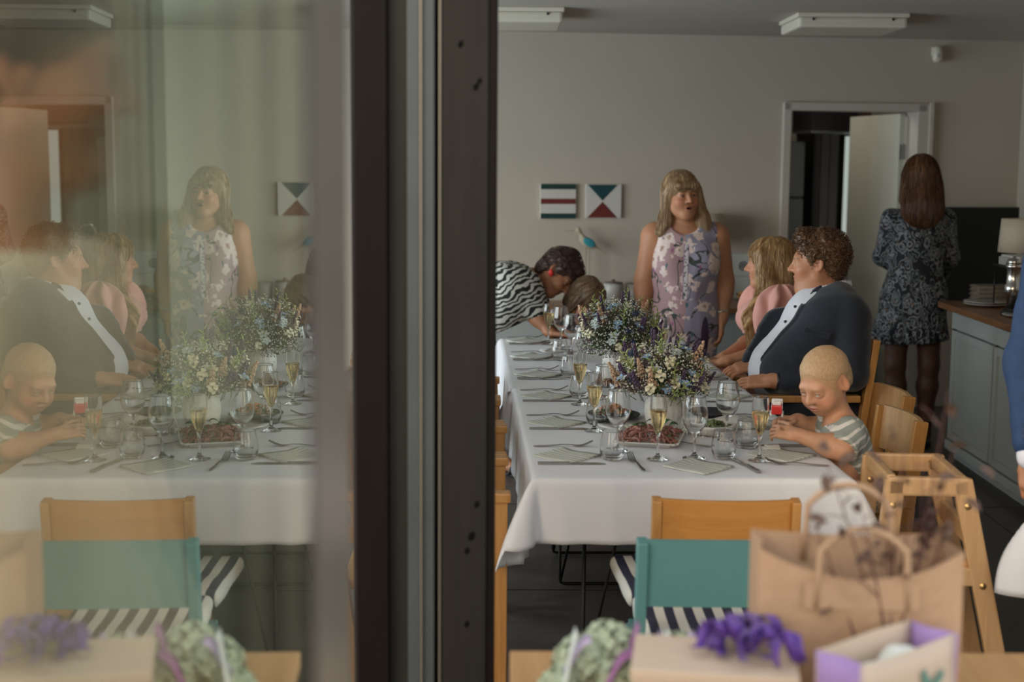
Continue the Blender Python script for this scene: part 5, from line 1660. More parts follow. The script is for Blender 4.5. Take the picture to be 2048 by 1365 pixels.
# ------------------------------------------------------------------ woman in the paisley dress, from behind
def paisley_woman():
    base = A3(2.36, 8.33, 0)
    root = person('woman seen from behind with long auburn hair in a dark paisley dress by the counter', base)
    fc = Face((2.372, 8.34, 1.600), (.12, .98, -.12), (0, 0, 1), 1.0)
    S = Sdf(); fc.build(S)
    S.cap((2.372, 8.32, 1.52), (2.365, 8.31, 1.40), .052, .056, k=.03)
    S.ell((2.36, 8.33, 1.25), (.155, .105, .18), k=.06)
    S.ell((2.36, 8.33, 1.05), (.135, .10, .15), k=.07)
    S.ell((2.36, 8.32, .88), (.165, .13, .14), k=.07)
    arm(S, (2.205, 8.32, 1.355), (2.18, 8.38, 1.13), (2.29, 8.56, 1.06), (.046, .038, .036, .025))
    arm(S, (2.525, 8.32, 1.355), (2.572, 8.36, 1.13), (2.575, 8.52, 1.01), (.046, .038, .036, .025))
    hand(S, (2.575, 8.52, 1.01), (.05, .9, -.2), (.3, 0, 1), 1, .95, .6)
    hand(S, (2.29, 8.56, 1.06), (.5, .8, -.1), (0, 0, 1), -1, .95, .6)
    leg(S, (2.275, 8.32, .84), (2.262, 8.31, .50), (2.29, 8.33, .09), (2.29, 8.50, .028), (.085, .060, .060, .038))
    leg(S, (2.445, 8.32, .84), (2.462, 8.31, .50), (2.455, 8.33, .09), (2.47, 8.50, .028), (.085, .060, .060, .038))
    def colr(P):
        c = fc.color(P, SKINS['tan']); low = P[:, 2] < .80
        c[low] = (.105, .050, .030); return c
    F = fc.F
    V, Q = S.mesh(.0065)
    sdf_obj('body', [(V, Q)], M_SKIN, root, base, color=colr)
    fc.eyes(root, base)
    D = Sdf()
    D.ecap((2.225, 8.325, 1.345), (2.505, 8.325, 1.345), .060, .060, .9, (0, 1, 0), k=.05)
    D.ell((2.36, 8.325, 1.25), (.172, .120, .18), k=.06)
    D.ell((2.36, 8.325, 1.08), (.155, .118, .16), k=.07)
    D.ell((2.36, 8.315, .90), (.180, .145, .14), k=.07)
    D.ecap((2.355, 8.315, .92), (2.34, 8.31, .68), .175, .222, .75, (0, 1, 0), k=.06)
    D.cut((2.36, 0, .640), (.06, 0, -1))
    D.cap((2.37, 8.30, 1.47), (2.37, 8.31, 1.41), .06, .06, op='-', k=.01)
    D.cap((2.205, 8.32, 1.355), (2.178, 8.385, 1.13), .058, .050, k=.04); D.cap((2.178, 8.385, 1.13), (2.27, 8.53, 1.065), .048, .036, k=.03)
    D.cap((2.525, 8.32, 1.355), (2.574, 8.365, 1.13), .058, .050, k=.04); D.cap((2.574, 8.365, 1.13), (2.576, 8.50, 1.02), .050, .040, k=.03)
    def ruffle(P):
        ang = np.arctan2(P[:, 0] - 2.35, P[:, 1] - 8.31)
        w = np.clip((.80 - P[:, 2]) / .14, 0, 1)
        return folds(.006, (12, 12, 9))(P) + w * .013 * np.sin(ang * 26 + vnoise(P * 7) * 2.5)
    D.disp = ruffle; D.disp_pad = .016
    sdf_obj('dress', [D.mesh(.0075)], M_PAISLEY, root, base)
    H = Sdf()
    H.ell((0, -.018, .036), (.090, .110, .094), k=.02, F=F)
    H.cap((0, -.05, .0), (0, -.085, -.15), .085, .080, k=.05, F=F)
    H.ecap(F.p((0, -.08, -.08)), F.p((0, -.105, -.185)), .112, .118, .45, F.d((0, 1, 0)), k=.04)
    for x in (-1, 1): H.cap((x * .078, -.01, .0), (x * .092, -.04, -.14), .028, .03, k=.03, F=F)
    H.ell((0, .110, -.05), (.065, .075, .092), op='-', k=.02, F=F)
    H.cut(F.p((0, 0, -.235)), (0, 0, -1))
    H.disp = groove(F, .008, 75, 3); H.disp_pad = .01
    ho = sdf_obj('hair', [H.mesh(.0055)], M_HAIR_PAISLEY, root, base)
    hair_strands(H, F, ho, root, base, M_HAIR_PAISLEY, 1100, 16, .26, .0013, seed=9)
    for a, t in (((2.29, 8.33, .09), (2.29, 8.50, .028)), ((2.455, 8.33, .09), (2.47, 8.50, .028))):
        shoe(root, base, a, t, M_BLACK_LEATHER)

# ------------------------------------------------------------------ man in the blue suit at the right edge (his sleeve shows)
def suit_man():
    base = A3(1.77, 4.15, 0)
    root = person('person in a royal blue suit standing at the right edge, arm hanging', base)
    fc = Face((1.77, 4.13, 1.69), (.35, .93, 0), (0, 0, 1), 1.04, male=True)
    S = Sdf(); fc.build(S)
    S.cap((1.77, 4.13, 1.62), (1.77, 4.15, 1.48), .06, .068, k=.03)
    S.ell((1.77, 4.15, 1.30), (.19, .12, .20), k=.06); S.ell((1.77, 4.15, 1.02), (.16, .12, .2), k=.07); S.ell((1.77, 4.15, .90), (.17, .13, .12), k=.07)
    arm(S, (1.565, 4.12, 1.40), (1.508, 4.08, 1.12), (1.482, 3.98, .875), (.055, .045, .042, .03))
    arm(S, (1.975, 4.15, 1.40), (2.02, 4.18, 1.10), (2.02, 4.10, .85), (.055, .045, .042, .03))
    hand(S, (1.482, 3.98, .865), (-.04, -.10, -1), (-.95, -.3, 0), -1, 1.05, .7)
    hand(S, (2.02, 4.10, .84), (.04, -.10, -1), (.95, -.3, 0), 1, 1.05, .7)
    leg(S, (1.68, 4.15, .88), (1.67, 4.13, .50), (1.68, 4.17, .09), (1.66, 4.0, .03)); leg(S, (1.86, 4.15, .88), (1.87, 4.13, .50), (1.86, 4.17, .09), (1.88, 4.0, .03))
    finish_body(S, fc, root, base, SKINS['fair'], hb=.0075, hh=.006)
    J = Sdf()
    J.ell((1.77, 4.15, 1.30), (.22, .15, .22), k=.07); J.ell((1.77, 4.15, 1.02), (.20, .155, .26), k=.08)
    J.cap((1.60, 4.13, 1.43), (1.77, 4.14, 1.47), .075, .07, k=.05); J.cap((1.94, 4.15, 1.43), (1.77, 4.14, 1.47), .075, .07, k=.05)
    J.cut((0, 0, .74), (0, 0, -1))
    J.cap((1.565, 4.12, 1.405), (1.505, 4.08, 1.12), .082, .070, k=.05); J.cap((1.505, 4.08, 1.12), (1.482, 3.99, .905), .070, .052, k=.04)
    J.cap((1.975, 4.15, 1.405), (2.02, 4.18, 1.10), .082, .070, k=.05); J.cap((2.02, 4.18, 1.10), (2.02, 4.11, .89), .070, .052, k=.04)
    J.cap((1.77, 4.10, 1.62), (1.77, 4.14, 1.47), .07, .08, op='-', k=.01)
    J.disp = folds(.006, (10, 10, 12)); J.disp_pad = .007
    jk = sdf_obj('jacket', [J.mesh(.009)], M_BLUE, root, base)
    C = Sdf(); C.cap((1.4825, 3.985, .90), (1.4815, 3.977, .862), .040, .040, k=.01)
    sdf_obj('shirt_cuff', [C.mesh(.005)], M_SHIRT, root, base)
    for i in range(4):
        bm = bmesh.new(); lathe(bm, [(0, .003), (.007, .003), (.008, 0), (0, -.002)], 10)
        obj('cuff_button', bm, M_BUTTON, jk, loc=A3(1.452, 3.948, .925 + i * .02) - base, rot=(R(80), 0, R(-35)))
    T = Sdf()
    T.ell((1.77, 4.15, .88), (.185, .145, .13), k=.06)
    T.cap((1.68, 4.15, .86), (1.68, 4.16, .08), .10, .075, k=.04); T.cap((1.86, 4.15, .86), (1.86, 4.16, .08), .10, .075, k=.04)
    sdf_obj('trousers', [T.mesh(.011)], M_BLUE, root, base)
    for a, t in (((1.68, 4.17, .09), (1.66, 4.0, .03)), ((1.86, 4.17, .09), (1.88, 4.0, .03))):
        shoe(root, base, a, t, M_BLACK_LEATHER)
    H = Sdf(); F = fc.F
    H.ell((0, -.02, .042), (.086, .106, .094), k=.02, F=F); H.ell((0, .10, -.05), (.085, .08, .095), op='-', k=.02, F=F)
    for x in (-1, 1): H.ell((x * .09, -.004, -.018), (.022, .026, .036), op='-', k=.01, F=F)
    H.disp = lambda P: .004 * vnoise(P * 80); H.disp_pad = .006
    sdf_obj('hair', [H.mesh(.007)], M_HAIR_DARK, root, base)

# ------------------------------------------------------------------ guest seen through the door glass
def glass_guest():
    base = A3(-.56, 1.62, 0)
    root = person('guest in beige linen standing behind the glass door leaf at the left edge', base)
    fc = Face((-0.535, 1.60, 1.795), (.93, .25, -.10), (.05, 0, 1), 1.02)
    S = Sdf(); fc.build(S)
    S.cap((-0.555, 1.61, 1.72), (-0.570, 1.62, 1.58), .056, .062, k=.03)
    S.ell((-0.570, 1.62, 1.38), (.11, .17, .2), k=.06); S.ell((-0.560, 1.62, 1.12), (.11, .15, .2), k=.07); S.ell((-0.560, 1.62, .96), (.12, .17, .12), k=.07)
    arm(S, (-0.560, 1.42, 1.50), (-0.520, 1.36, 1.22), (-0.400, 1.40, 1.02), (.055, .045, .042, .03))
    arm(S, (-0.560, 1.82, 1.50), (-0.540, 1.88, 1.22), (-0.440, 1.86, 1.02), (.055, .045, .042, .03))
    hand(S, (-0.400, 1.40, 1.015), (.4, .3, -.8), (.3, -.9, 0), 1, 1.0, .6)
    hand(S, (-0.440, 1.86, 1.015), (.4, -.2, -.8), (.3, .9, 0), -1, 1.0, .6)
    leg(S, (-0.560, 1.54, .92), (-0.550, 1.54, .50), (-0.570, 1.54, .09), (-0.400, 1.53, .03)); leg(S, (-0.560, 1.72, .92), (-0.550, 1.72, .50), (-0.570, 1.72, .09), (-0.400, 1.73, .03))
    finish_body(S, fc, root, base, SKINS['tan'], hb=.0085, hh=.0055)
    fc.eyes(root, base)
    D = Sdf()
    D.ell((-0.570, 1.62, 1.40), (.14, .20, .21), k=.07); D.ell((-0.560, 1.62, 1.12), (.15, .19, .24), k=.08)
    D.ecap((-0.560, 1.62, 1.0), (-0.560, 1.62, .50), .17, .22, .9, (1, 0, 0), k=.06); D.cut((0, 0, .46), (0, 0, -1))
    D.cap((-0.560, 1.44, 1.51), (-0.520, 1.36, 1.22), .085, .07, k=.05); D.cap((-0.520, 1.36, 1.22), (-0.410, 1.40, 1.05), .07, .05, k=.04)
    D.cap((-0.560, 1.80, 1.51), (-0.540, 1.88, 1.22), .085, .07, k=.05); D.cap((-0.540, 1.88, 1.22), (-0.450, 1.86, 1.05), .07, .05, k=.04)
    D.disp = folds(.008, (8, 8, 8)); D.disp_pad = .008
    sdf_obj('dress', [D.mesh(.011)], M_BEIGE, root, base)
    H = Sdf(); F = fc.F
    H.ell((0, -.025, .042), (.092, .112, .096), k=.02, F=F); H.ell((0, -.08, -.03), (.08, .06, .10), k=.04, F=F); H.ell((0, .10, -.05), (.090, .085, .098), op='-', k=.02, F=F)
    H.disp = groove(F, .006, 60, 5); H.disp_pad = .008
    sdf_obj('hair', [H.mesh(.007)], M_HAIR_DARK, root, base)

PEOPLE = [floral_woman, zebra_woman, far_child, pink_woman, seated_man, toddler, paisley_woman, suit_man, glass_guest]
import time as _t
for fn in PEOPLE:
    _t0 = _t.time()
    fn()
    print('person', fn.__name__, round(_t.time() - _t0, 2))
# ------------------------------------------------------------------ banquet tables, cloths
YT = R(1.97)
TO = Vector((.544, 4.148, 0))       # middle of the near table edge
cT, sT = math.cos(YT), math.sin(YT)
def T(u, v, z=.753): return Vector((TO.x + u * cT - v * sT, TO.y + u * sT + v * cT, z))
M_CLOTH = principled('white_damask', (.60, .60, .61), .75, sheen=.1)
_v = texco(M_CLOTH)
_n = noise(M_CLOTH, _v, 3.5, 3); _n2 = noise(M_CLOTH, _v, 420, 2)
setcol(M_CLOTH, ramp(M_CLOTH, _n.outputs[0], [(.3, (.61, .61, .625)), (.7, (.66, .66, .67))]))
bump(M_CLOTH, math_(M_CLOTH, 'ADD', math_(M_CLOTH, 'MULTIPLY', _n.outputs[0], 2.0), math_(M_CLOTH, 'MULTIPLY', _n2.outputs[0], .08)), .25, .006)
def cloth(name, label, W, L, drops, origin, rz, ztop=.752, step=.016, seed=0, flare=.05, curl=.45, creases=((), ())):
    """drops: left, right, near, far overhang"""
    dl, dr, dn, df = drops
    nu = int((W + dl + dr) / step) + 1; nv = int((L + dn + df) / step) + 1
    us = np.linspace(-W / 2 - dl, W / 2 + dr, nu); vs = np.linspace(-dn, L + df, nv)
    U, V = np.meshgrid(us, vs, indexing='ij')
    a = np.where(U < -W / 2, -W / 2 - U, np.where(U > W / 2, U - W / 2, 0)); b = np.where(V < 0, -V, np.where(V > L, V - L, 0))
    sx = np.where(U < 0, -1, 1); sy = np.where(V < L / 2, -1, 1)
    th = np.arctan2(b, a); r = np.where((a > 0) & (b > 0), np.maximum(a, b) * (1 + .14 * np.sin(2 * th) ** 2), np.hypot(a, b))
    both = (a > 0) & (b > 0)
    f = np.where(both, np.sin(2 * th), 0)
    # pleats along straight hangs, stronger near the corners
    along = np.where(b > 0, U, V)
    wav = .30 * np.sin(along * 21 + seed) + .35 * np.sin(along * 9.3 + 1.7 + seed)
    nearc = np.exp(-np.minimum(np.abs(np.abs(U) - W / 2), 9) / .10) * (b > 0) + np.exp(-np.minimum(np.abs(V), np.abs(V - L)) / .10) * ((a > 0) & (b == 0))
    k = flare + .045 * wav * (1 - f) * (r > 0) + curl * f ** 1.0 + .10 * nearc * np.sin(along * 46 + seed) * (1 - f)
    k = np.clip(k, 0.0, .8)
    h = r * k * np.where(both, 1.35 - 1.3 * r, 1.0)
    dz = r * np.sqrt(np.clip(1 - k * k, .2, 1))
    hy = np.maximum(np.hypot(a, b), 1e-9); ca = a / hy; cb = b / hy
    X = np.clip(U, -W / 2, W / 2) + sx * ca * h; Y = np.clip(V, 0, L) + sy * cb * h
    # rounded table edge
    e = .010
    Z = ztop - np.where(r < e * 1.6, r * r / (e * 3.2), dz - e * .8)
    X += np.where(r > 0, sx * ca * e * .7, 0); Y += np.where(r > 0, sy * cb * e * .7, 0)
    for c in creases[0]: Z += np.where(r == 0, .0016 * np.exp(-((U - c) / .010) ** 2), 0); X += np.where((b > 0) & (a == 0), 0, 0); Y += np.where((b > 0) & (a == 0), sy * .0035 * np.exp(-((U - c) / .012) ** 2), 0)
    for c in creases[1]: Z += np.where(r == 0, .0016 * np.exp(-((V - c) / .010) ** 2), 0)
    P = np.stack([X, Y, Z], -1)
    o = grid_mesh(name, P, M_CLOTH, None, .0022)
    o.location = origin; o.rotation_euler = (0, 0, rz)
    bv = tag(o, label, 'tablecloth', 'white tablecloths')
    return o
cloth('tablecloth', 'white tablecloth draped over the near half of the banquet table', .945, 1.66, (.27, .27, .205, .20), T(0, 0, 0), YT, .752, seed=.4, creases=((-.235, .235, 0), (.55, 1.1)))
cloth('tablecloth', 'white tablecloth draped over the far half of the banquet table', .955, 1.60, (.26, .26, .02, .22), T(-.012, 1.675, 0), YT, .749, seed=2.2, creases=((-.24, .24), (.5, 1.05)))
M_TOP = wood('table_board', (.35, .24, .13), (.45, .32, .18), .5, 'Y')
def wire_table(label, v0, L, frames):
    t = thing('banquet_table', label, 'table', T(0, v0, 0), YT, 'banquet tables')
    obj('table_top', B((0, L / 2, .731), (.93, L - .02, .030), bev=.004), M_TOP, t)
    for y in frames:
        bm = bmesh.new()
        tube(bm, [(-.30, y, .716), (-.30, y, .03), (-.295, y, .014), (-.28, y, .009), (.28, y, .009), (.295, y, .014), (.30, y, .03), (.30, y, .716)], .0065, 8)
        fr = obj('wire_leg', bm, M_BLACKMETAL, t)
        for s in (-1, 1):
            bm = bmesh.new(); tube(bm, [(s * .296, y, .02), (s * .15, y, .716)], .005, 8); obj('wire_strut', bm, M_BLACKMETAL, fr)
    return t
wire_table('near banquet table on black wire legs under the white cloth', 0, 1.66, (.27, 1.37))
wire_table('far banquet table on black wire legs under the white cloth', 1.675, 1.60, (.14, 1.36))
# another laid table just outside the right edge
cloth('tablecloth', 'white tablecloth whose hanging corner shows at the right edge', 1.2, .46, (.28, .28, .02, .13), (2.085, 3.40, 0), R(0), .752, seed=1.1, step=.02)
t2 = thing('banquet_table', 'side table at the right edge under a white cloth', 'table', (2.085, 3.40, 0), R(0), None)
obj('table_top', B((0, .23, .731), (1.18, .44, .030), bev=.004), M_TOP, t2)
for sx in (-1, 1):
    for sy in (0, 1): obj('leg', B((sx * .5, .06 + sy * .34, .36), (.04, .04, .716), bev=.003), M_BLACKMETAL, t2)

# ------------------------------------------------------------------ glassware
M_GLASSW = principled('clear_glass', (.97, .98, .98), 0.0, trans=1.0, ior=1.47)
M_FIZZ = principled('sparkling_wine', (.90, .74, .42), 0.0, trans=1.0, ior=1.33)
M_WATER = principled('still_water', (.95, .97, .96), 0.0, trans=1.0, ior=1.33)
def wall(prof, t):
    """closed shell profile from an outer profile (bottom to top) with wall thickness t"""
    return prof + [(max(r - t, 0.0004), z) for r, z in prof[::-1]]
def mk_flute(fill):
    t = thing('champagne_flute', 'champagne flute', 'glass')
    bm = bmesh.new()
    out = [(0, 0), (.030, .0), (.0338, .0), (.0345, .0006), (.0342, .0016), (.030, .0026), (.020, .005), (.0075, .012), (.0045, .022), (.0042, .066), (.006, .080), (.0135, .098), (.0215, .122), (.0262, .150), (.0268, .175), (.0250, .203), (.0248, .205)]
    inn = [(.0239, .205), (.0240, .203), (.0256, .175), (.0250, .150), (.0203, .122), (.0123, .099), (.004, .086), (0, .084)]
    lathe(bm, out + inn, 36); bmesh.ops.recalc_face_normals(bm, faces=bm.faces); obj('glass_body', bm, M_GLASSW, t)
    if fill:
        bm = bmesh.new(); lathe(bm, [(0, .0838), (.0042, .0858), (.0126, .0988), (.0206, .122), (.0252, .148), (.0256, .158), (0, .158)], 36); bmesh.ops.recalc_face_normals(bm, faces=bm.faces); obj('sparkling_wine', bm, M_FIZZ, t)
    return t
def mk_wine():
    t = thing('wine_glass', 'wine glass', 'glass')
    bm = bmesh.new()
    out = [(0, 0), (.033, .0), (.0368, .0), (.0375, .0006), (.0372, .0016), (.033, .0026), (.020, .005), (.0075, .013), (.0046, .024), (.0044, .066), (.0075, .078), (.022, .090), (.0345, .108), (.0402, .130), (.0398, .155), (.0355, .180), (.0325, .198), (.0322, .200)]
    inn = [(.0313, .200), (.0315, .198), (.0344, .180), (.0387, .155), (.0391, .130), (.0334, .109), (.0205, .0915), (.006, .0825), (0, .081)]
    lathe(bm, out + inn, 40); bmesh.ops.recalc_face_normals(bm, faces=bm.faces); obj('glass_body', bm, M_GLASSW, t)
    return t
def mk_tumbler(level):
    t = thing('water_tumbler', 'tumbler', 'glass')
    bm = bmesh.new()
    out = [(0, 0), (.022, 0), (.027, .0004), (.031, .003), (.0375, .018), (.0395, .035), (.0378, .058), (.0335, .080), (.0316, .0900), (.0312, .092)]
    inn = [(.0302, .092), (.0304, .0900), (.0322, .080), (.0365, .058), (.0382, .035), (.0360, .020), (.026, .0105), (0, .009)]
    lathe(bm, out + inn, 36); bmesh.ops.recalc_face_normals(bm, faces=bm.faces); obj('glass_body', bm, M_GLASSW, t)
    return t
FL, FLE, WG, TB = mk_flute(True), mk_flute(False), mk_wine(), mk_tumbler(0)
_used = set()
def put(proto, p, label, group):
    if proto.name not in _used:
        _used.add(proto.name); proto.location = p; proto['label'] = label; o = proto
    else:
        o = dup(proto, p, random.uniform(0, 6), label)
    o['group'] = group
    return o
GF, GW, GT = 'champagne flutes on the table', 'wine glasses on the table', 'water tumblers on the table'
ZT = .7545
def XYZ(x, y): return Vector((x, y, ZT))
put(FL, XYZ(.462, 4.405), 'filled champagne flute in front of the meat platter at the near end', GF)
put(FL, XYZ(.781, 4.394), 'filled champagne flute nearest the toddler', GF)
put(FL, XYZ(.288, 4.866), 'filled champagne flute on the left, left of the meat platter', GF)
put(FL, XYZ(.262, 5.40), 'filled champagne flute second along the left row', GF)
put(WG, XYZ(.345, 4.53), 'empty wine glass on the left behind the near-left tumbler', GW)
put(WG, XYZ(.580, 4.424), 'empty wine glass at the near end right of the filled flute', GW)
put(WG, XYZ(.727, 4.72), 'empty wine glass above the green salad bowl', GW)
put(WG, XYZ(.335, 5.08), 'empty wine glass left of the near white vase', GW)
put(WG, XYZ(.70, 5.42), 'empty wine glass right of the near bouquet', GW)
put(TB, XYZ(.318, 4.40), 'clear tumbler at the near end left of the meat platter', GT)
put(TB, XYZ(.674, 4.428), 'clear tumbler at the near end beside the flute nearest the toddler', GT)
put(TB, XYZ(.775, 4.60), 'clear tumbler behind the flute nearest the toddler', GT)
put(TB, XYZ(.305, 5.00), 'clear tumbler behind the third flute on the left', GT)
put(TB, XYZ(.268, 5.56), 'clear tumbler beside the second flute of the left row', GT)
put(TB, XYZ(.250, 6.10), 'clear tumbler in the left row level with the far bouquet', GT)
put(FL, XYZ(.185, 7.18), 'filled champagne flute farthest away on the left', GF)
put(WG, XYZ(.245, 7.10), 'empty wine glass beside the farthest flute', GW)
put(WG, XYZ(.285, 6.75), 'empty wine glass in the left row beyond the far bouquet', GW)
put(WG, XYZ(.32, 6.25), 'empty wine glass just left of the far bouquet', GW)
put(TB, XYZ(.225, 6.62), 'clear tumbler in the left row by the far menu cards', GT)
put(FL, XYZ(.705, 6.55), 'filled champagne flute in front of the floral dress', GF)
put(FLE, XYZ(.665, 6.10), 'empty champagne flute right of the far bouquet', GF)
put(TB, XYZ(.76, 6.02), 'clear tumbler right of the far bouquet near the seated man', GT)
put(WG, XYZ(.67, 6.72), 'empty wine glass beside the flute in front of the floral dress', GW)

# ------------------------------------------------------------------ cutlery, menu cards
M_STEEL = principled('cutlery_steel', (.36, .34, .31), .22, metal=1.0)
def spoonline(bm, pts, ws, th=.0022):
    """flat ribbon of metal through pts with half widths ws"""
    A, Bq = [], []
    n = len(pts)
    rows = []
    for i, (p, w) in enumerate(zip(pts, ws)):
        p = Vector(p)
        rows.append([bm.verts.new(p + Vector((0, s * w, z))) for s, z in ((-1, 0), (1, 0), (1, th), (-1, th))])
    for r0, r1 in zip(rows, rows[1:]):
        for k in range(4): bm.faces.new((r0[k], r0[(k + 1) % 4], r1[(k + 1) % 4], r1[k]))
    bm.faces.new(rows[0][::-1]); bm.faces.new(rows[-1])
def mk_fork():
    t = thing('fork', 'fork', 'cutlery')
    bm = bmesh.new()
    spoonline(bm, [(0, 0, .002), (.012, 0, .002), (.05, 0, .003), (.10, 0, .007), (.125, 0, .006), (.138, 0, .003), (.150, 0, .002)], [.003, .0055, .0045, .003, .0028, .008, .011])
    obj('fork_handle', bm, M_STEEL, t)
    for k in range(4):
        y = -.0092 + k * .00613
        bm = bmesh.new(); spoonline(bm, [(.149, y, .002), (.165, y, .005), (.180, y, .011), (.196, y * .95, .019)], [.0020, .0019, .0017, .0009], .0018)
        obj('tine', bm, M_STEEL, t)
    return t
def mk_knife():
    t = thing('knife', 'knife', 'cutlery')
    bm = bmesh.new(); spoonline(bm, [(0, 0, 0), (.01, 0, 0), (.05, 0, 0), (.095, 0, .001), (.10, 0, .001)], [.005, .0075, .0068, .005, .0045], .007); obj('knife_handle', bm, M_STEEL, t)
    bm = bmesh.new(); spoonline(bm, [(.099, 0, .002), (.11, .001, .0025), (.16, .003, .0025), (.19, .002, .0025), (.212, -.003, .0025)], [.004, .008, .0095, .0085, .001], .0018); obj('knife_blade', bm, M_STEEL, t)
    return t
FK, KN = mk_fork(), mk_knife()
M_CARD = principled('striped_card', (.55, .56, .48), .7)
_v = texco(M_CARD); _s = sepxyz(M_CARD, _v)
_l = math_(M_CARD, 'LESS_THAN', math_(M_CARD, 'FRACT', math_(M_CARD, 'MULTIPLY', math_(M_CARD, 'ADD', _s[1], math_(M_CARD, 'MULTIPLY', noise(M_CARD, _v, 18, 2).outputs[0], .006)), 45.0)), .13)
setcol(M_CARD, mixc(M_CARD, _l, (.57, .58, .51), (.10, .09, .08)))
def mk_card():
    t = thing('napkin', 'napkin', 'napkin')
    n = 10; w = .158
    P = np.zeros((n, n, 3))
    for i in range(n):
        for j in range(n):
            x = (i / (n - 1) - .5) * w; y = (j / (n - 1) - .5) * w
            P[i, j] = (x, y, .003 + .004 * math.exp(-((abs(x) - w / 2) ** 2) / .0006) * (1 if j > 5 else .3) + .0012 * math.sin(x * 60))
    grid_mesh('napkin_sheet', P, M_CARD, t, .0014)
    P2 = P.copy(); P2[:, :, 2] = .0016 ; P2[:, :, 0] += .002
    grid_mesh('napkin_under_layer', P2, M_CARD, t, .0012)
    return t
CD = mk_card()
def setting(v, k, side, lab):
    """side -1: left table edge (handles to the left), +1: right edge"""
    u = -.475 + .115 if side < 0 else .475 - .115
    a = YT if side < 0 else YT + PI
    f0, c0, k0 = v + .15, v, v - .115
    g = 'place settings along the table'
    jl = [random.uniform(-.03, .03) for _ in range(3)]
    s = -side
    o = put(FK, T(u - s * .095, f0), 'steel fork of the %s' % lab, 'forks on the table'); o.rotation_euler = (0, 0, a + jl[0])
    o = put(KN, T(u - s * .095, k0), 'steel knife of the %s' % lab, 'knives on the table'); o.rotation_euler = (0, 0, a + jl[1])
    o = put(CD, T(u + s * .005, c0), 'green-lined cream napkin of the %s' % lab, 'striped napkins on the table'); o.rotation_euler = (0, 0, R(-42) + jl[2])
L_ = ['first setting from the camera on the left side', 'second setting from the camera on the left side', 'third setting from the camera on the left side', 'fourth setting from the camera on the left side', 'fifth setting from the camera on the left side', 'sixth setting from the camera on the left side']
for k in range(6): setting(.31 + k * .568, k, -1, L_[k])
R_ = ['setting beside the toddler', 'second setting from the camera on the right side', 'third setting from the camera on the right side', 'setting before the seated man', 'setting before the woman in pink']
for k in range(5):
    if k == 0: continue
    setting(.31 + k * .568, k, 1, R_[k])
def lay(proto, x, y, ang, lab, g):
    o = put(proto, XYZ(x, y), lab, g); o.rotation_euler = (0, 0, R(ang)); return o
lay(FK, .405, 4.225, 99, 'steel fork pointing away at the near table end', 'forks on the table')
lay(CD, .577, 4.295, -44, 'green-lined cream napkin at the near table end', 'striped napkins on the table')
lay(KN, .752, 4.215, 104, 'steel knife pointing away at the near table end', 'knives on the table')
lay(FK, .985, 4.32, 171, 'steel fork at the right corner of the near table end', 'forks on the table')
lay(CD, .865, 4.475, -46, 'green-lined cream napkin in front of the toddler', 'striped napkins on the table')
lay(KN, .985, 4.625, 180, 'steel knife under the toddler\'s arm', 'knives on the table')

# ------------------------------------------------------------------ food
M_PLATE = mottled('white_stoneware', (.62, .60, .56), .03, 8, .3, .03, 60)
M_DARKPLATE = mottled('black_stoneware', (.018, .018, .022), .1, 20, .4, .1, 60)
M_HAM = mottled('cured_meat', (.27, .115, .085), .35, 45, .5, .3, 90)
M_LEAF = mottled('salad_leaf', (.045, .10, .025), .3, 40, .5, .2, 60)
M_CARROT = mottled('roast_carrot', (.50, .16, .035), .25, 40, .5, .2, 60)
M_SALADG = mottled('pale_green_salad', (.16, .20, .09), .35, 60, .55, .3, 90)
def heap(name, parent, n, fn, m):
    bm = bmesh.new()
    for _ in range(n): fn(bm)
    return tag(obj(name, bm, m, parent, smooth=True), kind='stuff')
def sq_platter(name, label, loc, rz, w, d):
    t = thing(name, label, 'platter', loc, rz)
    rim = .018
    prof = []
    bm = bmesh.new()
    def ring(s, z, x=0): return [bm.verts.new((sx * (w / 2 + s), sy * (d / 2 + s), z)) for sx, sy in ((-1, -1), (1, -1), (1, 1), (-1, 1))]
    rs = [ring(-.02, .001), ring(0, .014), ring(.003, .018), ring(.0, .020), ring(-.016, .008), ring(-.03, .007)]
    bm.faces.new(rs[0][::-1]); bm.faces.new(rs[-1])
    for a, b in zip(rs, rs[1:]):
        for k in range(4): bm.faces.new((a[k], a[(k + 1) % 4], b[(k + 1) % 4], b[k]))
    bmesh.ops.bevel(bm, geom=[e for e in bm.edges if abs((e.verts[0].co - e.verts[1].co).z) > .0005], offset=.010, segments=3, affect='EDGES')
    bmesh.ops.recalc_face_normals(bm, faces=bm.faces)
    obj('plate_body', bm, M_PLATE, t, smooth=False)
    return t
pl1 = sq_platter('meat_platter', 'rectangular white platter of sliced cured meat and leaves', T(-.055, .575), YT + R(-14), .215, .30)
bm = bmesh.new()
for _ in range(150):
    x, y = random.uniform(-.088, .088), random.uniform(-.13, .13)
    z = .010 + .030 * (1 - (x / .1) ** 2) * (1 - (y / .15) ** 2) * random.uniform(.4, 1)
    a = random.uniform(0, PI); L = random.uniform(.022, .045)
    pts = [(x + math.cos(a) * L * (q - .5), y + math.sin(a) * L * (q - .5), z + .008 * math.sin(q * PI) + random.uniform(-.002, .002)) for q in (0, .33, .66, 1)]
    rr = random.uniform(.0025, .0045)
    tube(bm, pts, [rr * .7, rr * 1.3, rr * 1.3, rr * .6], 5)
tag(obj('meat_slices', bm, M_HAM, pl1), kind='stuff')
